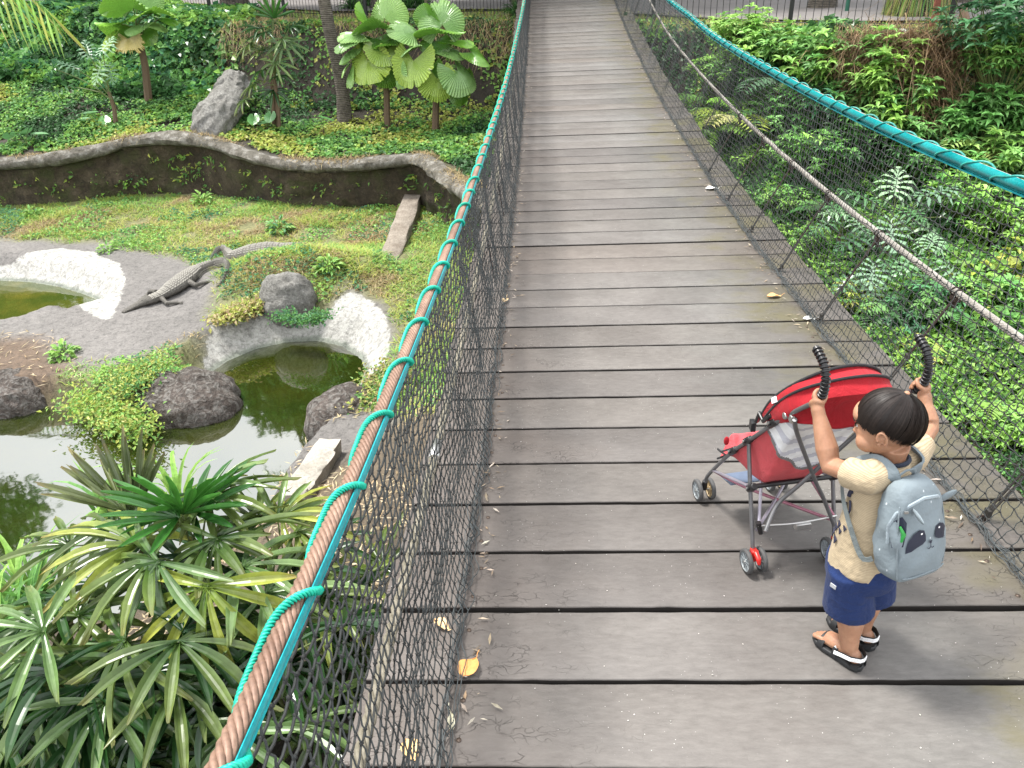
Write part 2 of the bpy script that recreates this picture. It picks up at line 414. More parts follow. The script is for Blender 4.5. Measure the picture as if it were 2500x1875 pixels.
# --- water
t = NT('pond_water'); n1 = t.noise(1.1, 4); n2 = t.noise(30, 4); n3 = t.noise(2.5, 3, stretch=(1, 1, 1))
wc = t.mix(t.ramp(n1, [(.4, 0), (.65, 1)]), (.014, .022, .003), (.024, .028, .004))
M_WATER = t.princ(wc, .03, normal=t.bump(n3, .04, .02), ior=2.9, spec=.5)
t = NT('pond_water_clear'); n1 = t.noise(1.6, 5); n3 = t.noise(4, 3)
wc = t.mix(t.ramp(n1, [(.4, 0), (.65, 1)]), (.035, .05, .008), (.075, .075, .012))
M_WATER2 = t.princ(wc, .03, normal=t.bump(n3, .05, .02), ior=1.5, spec=.5)
def water(name, poly, mt):
    c = poly.mean(0); P = [(p[0]+(p[0]-c[0])*.012*0, p[1], ZW) for p in poly]
    # grow 8 cm outwards under the shore
    n = len(poly); Q = []
    area = sum(poly[i][0]*poly[(i+1) % n][1]-poly[(i+1) % n][0]*poly[i][1] for i in range(n))
    s = -1 if area > 0 else 1
    for i in range(n):
        a = poly[i-1]; b = poly[(i+1) % n]; d = np.array(b)-np.array(a); d = d/np.linalg.norm(d)
        Q.append((poly[i][0]-s*d[1]*.09, poly[i][1]+s*d[0]*.09, ZW))
    me = bpy.data.meshes.new(name); me.from_pydata(Q, [], [tuple(range(n)) if area > 0 else tuple(range(n))[::-1]]); me.materials.append(mt)
    return tagk(link(name, me), kind='structure')
water('water', WP1, M_WATER)
water('water', WP2, M_WATER2)
# --- road beyond the fence
t = NT('asphalt_road'); n = t.noise(1.2, 6); n2 = t.noise(60, 4)
M_ROAD = t.princ(t.mix(1.0, t.ramp(n, [(.3, (.13, .12, .115)), (.7, (.18, .165, .16))]), t.ramp(n2, [(.3, .85), (.7, 1.15)]), 'MULTIPLY'), .85)
rx = np.arange(-40, 42, 2.0); V = []
for x in rx:
    y0 = float(np.interp(x, BTX, BTY))+(4.2 if x < 0 else 3.4); y1 = y0+9
    V += [(x, y0, float(tz(x, y0))+.05), (x, y1, float(tz(x, y1))+.10)]
F = [(2*i, 2*i+2, 2*i+3, 2*i+1) for i in range(len(rx)-1)]
me = bpy.data.meshes.new('road'); me.from_pydata(V, [], F); me.materials.append(M_ROAD); tagk(link('road', me), kind='structure')

# --- the enclosure wall with its rolled lip
t = NT('mossy_wall'); n1 = t.noise(3, 8, .7); n2 = t.noise(22, 6, .7); n3 = t.voro(5, 'F1')
a = t.ramp(n1, [(.3, (.018, .014, .008)), (.5, (.05, .038, .022)), (.7, (.10, .08, .05))])
a = t.mix(1.0, a, t.ramp(n2, [(.3, .55), (.7, 1.4)]), 'MULTIPLY')
ms = t.noise(1.6, 6, .7, dist=.5); a = t.mix(t.ramp(ms, [(.48, 0), (.62, .75)]), a, (.045, .055, .014)); pl_ = t.noise(8, 7, .8, dist=1.5); a = t.mix(t.ramp(pl_, [(.60, 0), (.70, .8)]), a, (.19, .17, .135)); a = t.mix(t.ramp(t.voro(7, 'DISTANCE_TO_EDGE', vec=None), [(0, .5), (.04, 0)]), a, (.01, .008, .005)); M_WALL = t.princ(a, .95, normal=t.bump(n1, .8, .12, t.bump(n2, .9, .05)))
t = NT('lip_concrete'); n1 = t.noise(5, 8, .7); n2 = t.noise(30, 6, .7); sp = t.voro(30, 'F1')
a = t.ramp(n1, [(.34, (.05, .045, .033)), (.5, (.125, .115, .095)), (.66, (.27, .26, .235))])
a = t.mix(1.0, a, t.ramp(n2, [(.3, .6), (.7, 1.35)]), 'MULTIPLY')
geo = t.n('ShaderNodeNewGeometry'); sx = t.n('ShaderNodeSeparateXYZ'); t.l(geo.outputs['Normal'], sx.inputs[0])
M_LIP = t.princ(a, .95, normal=t.bump(n1, .6, .06, t.bump(n2, .9, .03)))
def curve_pts(P, step):
    P = np.array(P); d = np.r_[0, np.cumsum(np.linalg.norm(np.diff(P, axis=0), axis=1))]
    s = np.arange(0, d[-1], step)
    # smooth by Catmull-Rom style interpolation
    out = []
    for q in s:
        i = min(max(np.searchsorted(d, q)-1, 0), len(P)-2); u = (q-d[i])/(d[i+1]-d[i])
        p0, p1, p2, p3 = P[max(i-1, 0)], P[i], P[i+1], P[min(i+2, len(P)-1)]
        out.append(.5*((2*p1)+(-p0+p2)*u+(2*p0-5*p1+4*p2-p3)*u*u+(-p0+3*p1-3*p2+p3)*u**3))
    return np.array(out)
LC3 = curve_pts(np.column_stack([LIP, LIPZ_]), .12); LC = LC3[:, :2]; LIPZ = LC3[:, 2]
tan = np.gradient(LC, axis=0); tan /= np.linalg.norm(tan, axis=1)[:, None]
nrm = np.stack([tan[:, 1], -tan[:, 0]], 1)             # towards the enclosure
sarc = np.r_[0, np.cumsum(np.linalg.norm(np.diff(LC, axis=0), axis=1))]
root = empty('retaining_wall', (LC[60][0], LC[60][1], ZF), 'long curving mossy enclosure wall with a rolled pale concrete lip', 'wall')
rings = []
for i in range(len(LC)):
    ring = []
    for u in np.linspace(0, 1, 22):
        z = LIPZ[i]-.12-u*(LIPZ[i]+4.5)
        off = .11+.10*u+.16*(vnoise(sarc[i], u*1.5, .5, 51)-.5)+.09*(vnoise(sarc[i], u*1.5, .14, 52)-.5)
        ring.append((LC[i][0]+nrm[i][0]*off, LC[i][1]+nrm[i][1]*off, z))
    rings.append(ring)
m = MB(); m.loft(rings, closed=False, caps=False); o = m.build('wall_face', M_WALL); o.parent = root; o.matrix_parent_inverse = Matrix.Translation(-Vector(root.location))
rings = []
for i in range(len(LC)):
    ring = []
    rr = .135+.05*(vnoise(sarc[i], 0, .9, 53)-.5)+.03*(vnoise(sarc[i], 3, .25, 55)-.5)
    for j in range(14):
        a_ = 2*math.pi*j/14
        k = rr*(1+.22*(vnoise(sarc[i], j*.4, .22, 54)-.5))
        ox = math.cos(a_)*k*1.25; oz = math.sin(a_)*k*.85
        ring.append((LC[i][0]+nrm[i][0]*(.16+ox), LC[i][1]+nrm[i][1]*(.16+ox), LIPZ[i]+.02+oz+.05*(vnoise(sarc[i], 9, 1.6, 56)-.5)))
    rings.append(ring)
m = MB(); m.loft(rings); o = m.build('lip', M_LIP); o.parent = root; o.matrix_parent_inverse = Matrix.Translation(-Vector(root.location))
# second low wall behind, at the left
pts = [at(x, y, Y) for x, y, Y in [(-500, 318, 17.4), (0, 304, 17.3), (120, 303, 17.2), (240, 300, 17.0), (330, 298, 16.7), (395, 297, 16.2)]]
P2 = curve_pts(np.array(pts), .15)
rings = []
for i, p in enumerate(P2):
    w = .09; zt = p[2]+.02*(vnoise(i*.15, 0, .5, 57)-.5)
    rings.append([(p[0], p[1]-w, zt-.6), (p[0], p[1]-w, zt-.02), (p[0], p[1]-w+.02, zt), (p[0], p[1]+w, zt), (p[0], p[1]+w, zt-.6)])
m = MB(); m.loft(rings); tagk(m.build('garden_wall', M_LIP), 'low straight concrete wall behind the left end of the curving lip', 'wall')

# --- boulders
t = NT('boulder_dark'); n1 = t.noise(4, 8, .7); n2 = t.noise(26, 6, .7); v = t.voro(16, 'DISTANCE_TO_EDGE'); n3 = t.noise(11, 5, .6, dist=1.5)
a = t.ramp(n1, [(.3, (.035, .028, .022)), (.55, (.085, .068, .058)), (.75, (.15, .132, .12))])
a = t.mix(t.ramp(n3, [(.45, 0), (.62, .8)]), a, (.19, .18, .165))
a = t.mix(1.0, a, t.ramp(n2, [(.35, .5), (.65, 1.35)]), 'MULTIPLY')
M_ROCK = t.princ(a, .85, normal=t.bump(n3, .9, .05, t.bump(n2, .9, .03)))
t = NT('boulder_grey'); n1 = t.noise(2.2, 8, .6); n2 = t.noise(20, 6, .7)
a = t.ramp(n1, [(.3, (.075, .068, .058)), (.6, (.135, .125, .112)), (.8, (.20, .19, .17))])
a = t.mix(1.0, a, t.ramp(n2, [(.3, .75), (.7, 1.2)]), 'MULTIPLY')
M_ROCKG = t.princ(a, .9, normal=t.bump(n1, .5, .08, t.bump(n2, .6, .02)))
t = NT('boulder_pale'); n1 = t.noise(3, 8, .7); n2 = t.noise(24, 6, .7)
a = t.ramp(n1, [(.3, (.13, .125, .11)), (.6, (.21, .205, .19)), (.8, (.32, .31, .29))])
a = t.mix(1.0, a, t.ramp(n2, [(.35, .6), (.65, 1.25)]), 'MULTIPLY')
M_ROCKG2 = t.princ(a, .9, normal=t.bump(n1, .7, .08, t.bump(n2, .7, .02)))
def rock(name, c, r, mt, label, seed, rotz=0, amp=.28, flat=0, nu=64, nv=40, rot=None):
    m = MB(); rng = np.random.default_rng(seed)
    def f(p):
        d = p.length or 1; q = p.normalized()
        k = 1+amp*(fbm(q.x*2+seed, q.y*2+q.z*1.7, .9, seed % 40+60, 4)-.5)*2*.6+amp*.35*(fbm(q.x*5+seed, q.z*5+q.y*4, .9, seed % 40+61, 3)-.5)
        v_ = p*float(k)
        if flat and v_.z > r[2]*flat: v_.z = r[2]*flat+(v_.z-r[2]*flat)*.3
        return v_
    m.ell((0, 0, 0), r, nu=nu, nv=nv, f=f)
    o = m.build(name, mt); o.location = c; o.rotation_euler = rot or (0, 0, rotz)
    return tagk(o, label, 'boulder')
p = hz(393, 880, ZW+.05); rock('boulder', (p[0], p[1]+.12, ZW+.02), (.66, .52, .40), M_ROCK, 'large dark cracked boulder at the mouth of the kidney shaped pond', 3, R(-12))
p = hz(30, 868, ZW+.05); rock('boulder', (p[0]-.05, p[1]+.1, ZW+.02), (.52, .45, .36), M_ROCK, 'brown boulder at the left edge of the photo beside the moat', 8)
p = hz(738, 905, ZW+.15); rock('boulder', (p[0]+.06, p[1]+.0, ZW+.12), (.46, .40, .40), M_ROCK, 'brown rough boulder right of the pond mouth next to the handrail cable', 14, R(35), amp=.2)
p = hz(628, 665, ZF); rock('boulder', (p[0], p[1]-.02, ZF+.13), (.38, .30, .40), M_ROCKG2, 'grey pointed rock half sunk in the grassy mound', 21, amp=.3)
def slabrock(A, B, w_, th, label, seed):
    A = Vector(A); B = Vector(B); d = B-A; e = d.to_track_quat('X', 'Z').to_euler()
    c = (A+B)*.5; return rock('rock_outcrop', tuple(c), (d.length*.60, w_, th), M_ROCKG2, label, seed, amp=.42, rot=e)
slabrock(at(445, 292, 15.9), at(500, 205, 17.0), .46, .36, 'broad smooth grey foot of the rock outcrop behind the wall', 27)
slabrock(at(490, 225, 16.9), at(515, 168, 17.9), .36, .34, 'upper part of the grey rock outcrop leaning against the far bank', 44)
# concrete pieces
t = NT('old_concrete'); n1 = t.noise(3, 7, .7); n2 = t.noise(35, 5, .7)
a = t.ramp(n1, [(.3, (.22, .20, .165)), (.7, (.42, .40, .36))]); a = t.mix(1.0, a, t.ramp(n2, [(.3, .7), (.7, 1.2)]), 'MULTIPLY')
M_CONC = t.princ(a, .92, normal=t.bump(n2, .6, .012, t.bump(n1, .4, .03)))
t = NT('beam_concrete'); n1 = t.noise(5, 7, .7); n2 = t.noise(40, 5, .7)
a = t.ramp(n1, [(.3, (.16, .13, .10)), (.7, (.30, .265, .22))]); a = t.mix(1.0, a, t.ramp(n2, [(.3, .65), (.7, 1.25)]), 'MULTIPLY')
M_BEAM = t.princ(a, .95, normal=t.bump(n2, .8, .02, t.bump(n1, .6, .04)))
def bar(name, A, B, w, h, mt, label, cat, seg=14, amp=.02, seed=1):
    A = Vector(A); B = Vector(B); d = (B-A); L = d.length; d.normalize(); s_ = Vector((d.y, -d.x, 0)).normalized(); u = s_.cross(d).normalized()
    if u.z < 0: u = -u
    m = MB(); rings = []
    for i in range(seg+1):
        c = A+d*(L*i/seg); ring = []
        for k, (a_, b_) in enumerate([(-1, -1), (-1, .8), (-.85, 1), (0, 1.02), (.85, 1), (1, .8), (1, -1)]):
            j = amp*(vnoise(i*.7, k*1.3, 1, seed+70)-.5)*2
            ring.append(c+s_*(a_*w/2+j)+u*(b_*h/2+j*.6))
        rings.append(ring)
    m.loft(rings)
    return tagk(m.build(name, mt), label, cat)
bar('concrete_beam', hz(838, 592, ZF+.02)+np.array([0, 0, .06]), hz(895, 440, ZF+.16)+np.array([0, 0, .10]), .34, .22, M_BEAM, 'narrow concrete beam lying on the grass against the wall foot', 'beam')
_pl = lambda px, py: (lambda d, ts: (lambda k: np.array([d[0]*ts[k], d[1]*ts[k], d[2]*ts[k]]))(int(np.argmax(d[2]*ts < tz(d[0]*ts, d[1]*ts)+.07))))(ray(px, py), np.arange(3, 15, .01))
bar('concrete_slab', _pl(632, 1090), _pl(715, 965), .24, .18, M_CONC, 'pale flat concrete kerb slab along the pond edge under the cable', 'slab', seed=5, amp=.035)
# ================================================================== SUSPENSION BRIDGE
bridge = empty('suspension_bridge', (.64, 1.5, -1.9), 'plank footbridge hung from wire ropes with black net sides and turquoise handrails', 'footbridge')
BI = Matrix.Translation(-Vector(bridge.location))
def bpart(o, kind=None):
    o.parent = bridge; o.matrix_parent_inverse = BI
    if kind: o['kind'] = kind
    return o
# --- planks
t = NT('weathered_plank')
rnd = t.rand()
off = t.n('ShaderNodeVectorMath', operation='ADD'); cx_ = t.n('ShaderNodeCombineXYZ')
t.l(t.math('MULTIPLY', rnd, 37.0), cx_.inputs[0]); t.l(t.math('MULTIPLY', rnd, 91.0), cx_.inputs[1]); t.l(t.math('MULTIPLY', rnd, 53.0), cx_.inputs[2])
t.l(t.tc.outputs['Object'], off.inputs[0]); t.l(cx_.outputs[0], off.inputs[1])
def mapv(sc):
    mp = t.n('ShaderNodeMapping'); mp.inputs['Scale'].default_value = sc; t.l(off.outputs[0], mp.inputs['Vector']); return mp.outputs['Vector']
fine = t.noise(60, 7, .7, vec=mapv((.35, 1, 1))); mid = t.noise(7, 6, .65, vec=mapv((.5, 1, 1))); big = t.noise(1.7, 4, .6, vec=mapv((1, 1, 1)))
w_ = t.n('ShaderNodeTexNoise'); w_.inputs['Scale'].default_value = 14; t.l(mapv((1, 1, 1)), w_.inputs['Vector'])
wv = t.n('ShaderNodeMix', data_type='VECTOR'); wv.inputs[0].default_value = .07
t.l(mapv((.45, 1, 1)), wv.inputs[4]); t.l(w_.outputs['Color'], wv.inputs[5])
cr1 = t.n('ShaderNodeTexVoronoi'); cr1.feature = 'DISTANCE_TO_EDGE'; cr1.inputs['Scale'].default_value = 38; t.l(wv.outputs[1], cr1.inputs['Vector'])
sep = t.n('ShaderNodeSeparateXYZ'); t.l(t.tc.outputs['Object'], sep.inputs[0])
xx = sep.outputs['X']
# old cracks grow near the plank ends (worn paint) -- mask from |x| along the plank plus noise
ends = t.ramp(t.math('ADD', t.math('ABSOLUTE', xx), t.math('MULTIPLY', t.math('SUBTRACT', big, .5), 1.3)), [(.45, 0), (1.15, 1)])
crack = t.ramp(cr1.outputs['Distance'], [(.0, .75), (.045, 0)])
crackm = t.mix(1.0, crack, t.ramp(t.noise(13, 5, .7, vec=mapv((.6, 1, 1))), [(.47, 0), (.60, 1)]), 'MULTIPLY')
crackm = t.mix(1.0, crackm, t.mix(ends, .12, 1.0), 'MULTIPLY')
base = t.ramp(big, [(.3, (.094, .090, .083)), (.7, (.132, .127, .118))])
tone = t.ramp(rnd, [(0, (.78, .77, .78)), (.35, (.98, .96, .94)), (.7, (1.08, 1.08, 1.1)), (1, (1.0, .93, .88))])
base = t.mix(1.0, base, tone, 'MULTIPLY')
base = t.mix(1.0, base, t.ramp(fine, [(.3, .80), (.7, 1.18)]), 'MULTIPLY')
base = t.mix(1.0, base, t.ramp(mid, [(.3, .90), (.7, 1.08)]), 'MULTIPLY')
brown = t.mix(t.ramp(mid, [(.3, 0), (.75, 1)]), (.048, .036, .028), (.082, .067, .054))
bl = t.math('MULTIPLY', ends, .55)
base = t.mix(bl, base, brown)
olive = t.ramp(t.math('ADD', xx, t.math('MULTIPLY', t.math('SUBTRACT', mid, .5), 1.2)), [(.45, 0), (.75, 1)])
olv = t.math('MULTIPLY', olive, t.ramp(t.noise(2.2, 3, vec=mapv((1, 1, 1))), [(.45, 0), (.65, .75)]))
base = t.mix(olv, base, (.09, .08, .036))
pink = t.ramp(t.math('ADD', xx, t.math('MULTIPLY', t.math('SUBTRACT', mid, .5), 1.0)), [(.0, 0), (.5, 1)])
base = t.mix(t.math('MULTIPLY', t.math('SUBTRACT', 1.0, pink), .10), base, (.13, .08, .07))
base = t.mix(crackm, base, (.012, .010, .008))
sp = t.n('ShaderNodeTexVoronoi'); sp.inputs['Scale'].default_value = 55; t.l(mapv((1, 1, 1)), sp.inputs['Vector'])
spk = t.ramp(sp.outputs['Distance'], [(.045, 1), (.075, 0)])
spk = t.mix(1.0, spk, t.ramp(t.noise(3, 3, vec=mapv((1, 1, 1))), [(.5, 0), (.62, 1)]), 'MULTIPLY')
base = t.mix(spk, base, (.62, .61, .58))
nb = t.bump(crackm, .8, -.004); nb = t.bump(fine, .45, .003, nb); nb = t.bump(mid, .3, .006, nb)
M_PLANK = t.princ(base, t.ramp(mid, [(.3, .46), (.7, .68)]), normal=nb, spec=.5)
M_PLEDGE = simple('dark_plank_edge', (.016, .013, .011), .95, scale=20, bump=.4)
M_NAIL = simple('rusty_nail', (.10, .075, .06), .5, .6)
M_WOODDARK = simple('dark_timber', (.05, .042, .036), .9, scale=12, bump=.4)
PLX0, PLX1 = -.56, 1.83
PLC = (PLX0+PLX1)/2; PLL = PLX1-PLX0
def plank_mesh(seed, far=False):
    rng = np.random.default_rng(seed); n = 10 if far else 44
    w0 = S0/2-.0062
    xs = np.linspace(-PLL/2, PLL/2, n); rings = []
    e1 = .0035*(fbm(xs+seed*9, xs*0, .5, 80)-.5)*2+.0015*(vnoise(xs+seed*5, xs*0, .05, 81)-.5)*2
    e2 = .0035*(fbm(xs-seed*9, xs*0, .5, 82)-.5)*2+.0015*(vnoise(xs+seed*3, xs*0, .05, 83)-.5)*2
    g = rng.choice([0, .003, .007, .011])
    for i, x in enumerate(xs):
        a = -w0+e1[i]+g; b = w0+e2[i]; c = .0035; h = .0
        if far: ring = [(x, a, -.07), (x, a, h-c), (x, a+c, h), (x, b-c, h), (x, b, h-c), (x, b, -.07)]
        else: ring = [(x, a, -.07), (x, a, h-c*1.5), (x, a+c*.4, h-c*.4), (x, a+c*1.5, h), (x, b-c*1.5, h), (x, b-c*.4, h-c*.4), (x, b, h-c*1.5), (x, b, -.07)]
        rings.append(ring)
    m = MB(); m.loft(rings); nr_ = len(rings[0]); me = m.mesh('plank', [M_PLANK, M_PLEDGE]); me.polygons.foreach_set('material_index', [1 if (k_ < (n-1)*nr_ and (k_ % nr_) in (0, nr_-2, nr_-1)) else 0 for k_ in range(len(me.polygons))])
    try: me.set_sharp_from_angle(angle=R(60))
    except Exception: pass
    return me
PN = [plank_mesh(s) for s in range(1, 7)]; PF = [plank_mesh(s, True) for s in range(7, 12)]
mnail = MB(); mnail.tube([(0, 0, -.004), (0, 0, .0035)], .0075, 8); MNAIL = mnail.mesh('nail', M_NAIL)
for i in range(-8, 78):
    y0, z0, y1, z1 = GY[i], GZ[i], GY[i+1], GZ[i+1]
    a = math.atan2(z1-z0, y1-y0)
    rng = random.Random(i*13+5)
    me = (PN if i < 24 else PF)[rng.randrange(6 if i < 24 else 5)]
    o = link('plank', me, None, (PLC+rng.uniform(-.012, .012), (y0+y1)/2, (z0+z1)/2+rng.uniform(-.0035, .002)), (a+rng.uniform(-.006, .006), 0, rng.choice([0, 0])+rng.uniform(-.0012, .0012)))
    bpart(o)
    if -3 < i < 9:
        for sx in (XL-PLC+.035, XR-PLC-.05):
            for sy in (-.075, .075):
                nl = link('nail', MNAIL, o, (sx+rng.uniform(-.012, .012), sy+rng.uniform(-.02, .02), 0))
mcb = MB(); mcb.box((0, 0, 0), (PLL-.1, .07, .05)); MCB = mcb.mesh('gap_blocker', M_WOODDARK, False)
for i in range(-7, 76):
    o = link('gap_blocker', MCB, None, (PLC, GY[i], GZ[i]-.098), (theta(i), 0, 0)); bpart(o)  # added dark bars behind the plank joints, put in to keep the gaps black
# --- beams below the planks
m = MB()
for x in (PLX0+.12, PLX1-.12, .2, 1.1):
    m.tube([(x, DY[j], DZ[j]-.155) for j in range(0, len(DY), 2)], .028, 6)
bpart(m.build('deck_cable', M_WOODDARK))

# --- materials of ropes
def rope_mat(name, c1, c2, rough, metal=0, scale=8):
    t = NT(name); n = t.noise(scale, 5); n2 = t.noise(120, 3)
    c = t.mix(1.0, t.ramp(n, [(.3, c1), (.7, c2)]), t.ramp(n2, [(.3, .75), (.7, 1.2)]), 'MULTIPLY')
    return t.princ(c, rough, metal, normal=t.bump(n2, .3, .001))
M_WIREB = rope_mat('brown_wire_rope', (.13, .072, .048), (.26, .165, .118), .55, .15)
M_WIREG = rope_mat('grey_wire_rope', (.22, .20, .175), (.36, .335, .30), .6, .1)
M_WIREK = rope_mat('khaki_rope', (.11, .10, .07), (.19, .17, .13), .65)
M_TEAL = rope_mat('turquoise_paint', (.0, .21, .24), (.012, .33, .36), .3, 0, 5)
M_TEALD = rope_mat('teal_pipe', (.0, .16, .17), (.02, .27, .275), .25, 0, 5)
M_GREENR = rope_mat('green_nylon_rope', (.0, .28, .19), (.005, .42, .29), .45)
M_GREEND = rope_mat('dark_green_rope', (.01, .15, .13), (.03, .30, .25), .45)
M_NET = simple('black_net_twine', (.016, .018, .018), .6, scale=80, bump=0)
M_NETG = simple('grey_net_twine', (.05, .058, .06), .55, scale=80, bump=0)
M_KNOT = simple('net_knot', (.010, .011, .011), .7, bump=0)
M_STEEL = simple('galvanised_steel', (.45, .45, .44), .35, .9)
M_RUSTK = simple('dark_rusty_iron', (.035, .022, .018), .7, .3, bump=.5)

# cable height above the deck along the bridge
LCY = [-1, 1, 3, 4.5, 6, 7.7, 10.6, 13.1, 16.3, 20, 26]; LCZ = [1.13, 1.065, 1.05, 1.045, 1.01, .97, .90, .85, .80, .9, 1.2]
LCX = [-.338, -.338, -.338, -.338, -.338, -.340, -.335, -.315, -.28, -.26, -.26]
RCY = [-1, 2.9, 5, 6.6, 8.8, 10.4, 12.0, 16, 20, 26]; RCZ = [1.13, 1.12, 1.12, 1.12, 1.10, 1.11, 1.07, 1.10, 1.2, 1.4]
def Lc(y): return Vector((float(np.interp(y, LCY, LCX)), y, deckz(y)+float(np.interp(y, LCY, LCZ))))
def Rc(y): return Vector((1.762, y, deckz(y)+float(np.interp(y, RCY, RCZ))))
def Lr(y): return Vector((-.372, y, deckz(y)+.50+.02*max(y-9, 0)**1.3*.2))
def Rr(y): return Vector((1.862, y, deckz(y)+.53+.02*max(y-12, 0)**1.5))
def frames(fn, ys):
    P = [fn(y) for y in ys]; out = []
    for i in range(len(P)):
        T = (P[min(i+1, len(P)-1)]-P[max(i-1, 0)]).normalized()
        Sd = T.cross(Vector((0, 0, 1))).normalized(); U = Sd.cross(T)     # Sd = to the right (+X)
        out.append((P[i], T, Sd, U))
    return out
def strands(fn, y0, y1, r, k, pitch, name, mat, per=9, n=5, fill=1.0):
    """laid rope: k strands wound together, vectorised"""
    N = int((y1-y0)/pitch*per); ys = np.linspace(y0, y1, N)
    P = np.array([tuple(fn(y)) for y in ys]); T = np.gradient(P, axis=0); T /= np.linalg.norm(T, axis=1)[:, None]
    S_ = np.cross(T, [0, 0, 1.]); S_ /= np.linalg.norm(S_, axis=1)[:, None]; U = np.cross(S_, T)
    rs = r*math.sin(math.pi/k)/(1+math.sin(math.pi/k)); rc = r-rs; rs *= 1.12*fill
    V = []; F = []; b = 0
    sl_ = np.r_[0, np.cumsum(np.linalg.norm(np.diff(P, axis=0), axis=1))]
    for q in range(k):
        ph = 2*np.pi*(sl_/pitch)+2*np.pi*q/k
        C = P+rc*(np.cos(ph)[:, None]*S_+np.sin(ph)[:, None]*U)
        D = np.cos(ph)[:, None]*S_+np.sin(ph)[:, None]*U
        TT = np.gradient(C, axis=0); TT /= np.linalg.norm(TT, axis=1)[:, None]
        E = np.cross(TT, D)
        ring = np.stack([C+rs*(math.cos(2*np.pi*j/n)*D+math.sin(2*np.pi*j/n)*E) for j in range(n)], 1)
        V.append(ring.reshape(-1, 3)); i_ = np.arange(N-1)[:, None]*n+np.arange(n)[None]+b; i2 = np.arange(N-1)[:, None]*n+((np.arange(n)+1) % n)[None]+b
        F.append(np.stack([i_, i2, i2+n, i_+n], -1).reshape(-1, 4)); b += N*n
    return bpart(link(name, mesh_np(name, np.concatenate(V), np.concatenate(F), mat)))
strands(Lc, -.4, 9, .0135, 7, .11, 'handrail_cable', M_WIREB, 12, 6)
strands(Lc, 9, 24, .0135, 6, .11, 'handrail_cable', M_WIREB, 5, 4)
RCT = lambda y: Rc(y)+Vector((0, 0, .004))
strands(RCT, 1.2, 9, .0135, 6, .10, 'handrail_cable', M_WIREG, 10, 5)
strands(RCT, 9, 24, .0135, 5, .11, 'handrail_cable', M_WIREG, 5, 4)
strands(Rr, 1.6, 9, .0168, 6, .13, 'main_rope', M_WIREG, 12, 6)
strands(Rr, 9, 24, .0168, 6, .13, 'main_rope', M_WIREG, 6, 4)
strands(Lr, .3, 7, .0145, 4, .13, 'main_rope', M_WIREK, 12, 6)
strands(Lr, 7, 24, .0145, 4, .13, 'main_rope', M_WIREK, 5, 4)
# --- split sleeves clipped round the cables (half shell on the walking side)
def shell(fn, y0, y1, a0, a1, r, th, name, mat, side, flange=.012, step=.06, gaps=None):
    ys = np.arange(y0, y1, step); fr = frames(fn, ys); rings = []
    for (P, T, Sd, U) in fr:
        w = .0015*(vnoise(P.y, 0, .3, 90)-.5)*2
        ang = [math.radians(a) for a in np.linspace(a0, a1, 7)]
        outer = [P+Sd*(side*math.cos(a)*(r+w))+U*(math.sin(a)*(r+w)) for a in ang]
        inner = [P+Sd*(side*math.cos(a)*(r-th))+U*(math.sin(a)*(r-th)) for a in ang[::-1]]
        fl = [outer[0]-U*flange+Sd*(side*.004), outer[0]-U*flange-Sd*(side*.002)] if flange else []
        rings.append(outer[::-1]+fl+inner[::-1])
    m = MB(); m.loft(rings); return bpart(m.build(name, mat))
shell(Lc, -.4, 22, -70, 22, .0200, .003, 'sleeve', M_TEAL, 1, .010)
shell(Rc, 1.2, 22, -95, 62, .0235, .003, 'sleeve', M_TEALD, -1, .014)
# flat lighter rim of the right sleeve
def band(fn, y0, y1, dx, dz, w, h, name, mat, step=.08):
    rings = []
    for (P, T, Sd, U) in frames(fn, np.arange(y0, y1, step)):
        c = P+Sd*dx+U*dz
        rings.append([c-Sd*w-U*h, c+Sd*w-U*h, c+Sd*w+U*h, c-Sd*w+U*h])
    m = MB(); m.loft(rings); return bpart(m.build(name, mat, smooth=False))
band(Rc, 1.2, 22, -.004, -.034, .006, .0035, 'sleeve_rim', M_TEAL)
# --- lacing
def helix(fn, y0, y1, r, pitch, tr, name, mat, per=16, n=6, ph0=0, sx=1.0, sz=1.0, dx=0, dz=0, sharp=0, hand=1):
    N = int((y1-y0)/pitch*per); ys = np.linspace(y0, y1, N)
    P = np.array([tuple(fn(y)) for y in ys]); T = np.gradient(P, axis=0); T /= np.linalg.norm(T, axis=1)[:, None]
    S_ = np.cross(T, [0, 0, 1.]); S_ /= np.linalg.norm(S_, axis=1)[:, None]; U = np.cross(S_, T)
    L_ = np.r_[0, np.cumsum(np.linalg.norm(np.diff(P, axis=0), axis=1))]
    jit = .7*(vnoise(L_, L_*0, pitch*1.3, 95)-.5)*2
    q_ = 2*np.pi*L_/pitch+ph0; ph = hand*(q_+sharp*np.sin(q_))+jit
    rr = r*(1+.1*(vnoise(L_, L_*0, .13, 96)-.5)*2)
    C = P+((rr*np.cos(ph)*sx+dx)[:, None]*S_+(rr*np.sin(ph)*sz+dz)[:, None]*U)
    TT = np.gradient(C, axis=0); TT /= np.linalg.norm(TT, axis=1)[:, None]
    A_ = np.cross(TT, [.3, .2, 1.]); A_ /= np.linalg.norm(A_, axis=1)[:, None]; B_ = np.cross(TT, A_)
    tw = 2*np.pi*L_/ .012
    V = np.stack([C+tr*(math.cos(2*np.pi*j/n)*A_+math.sin(2*np.pi*j/n)*B_) for j in range(n)], 1).reshape(-1, 3)
    i_ = np.arange(N-1)[:, None]*n+np.arange(n)[None]; i2 = np.arange(N-1)[:, None]*n+((np.arange(n)+1) % n)[None]
    F = np.stack([i_, i2, i2+n, i_+n], -1).reshape(-1, 4)
    return bpart(link(name, mesh_np(name, V, F, mat)))
def laid(name, base, fn2=None): pass
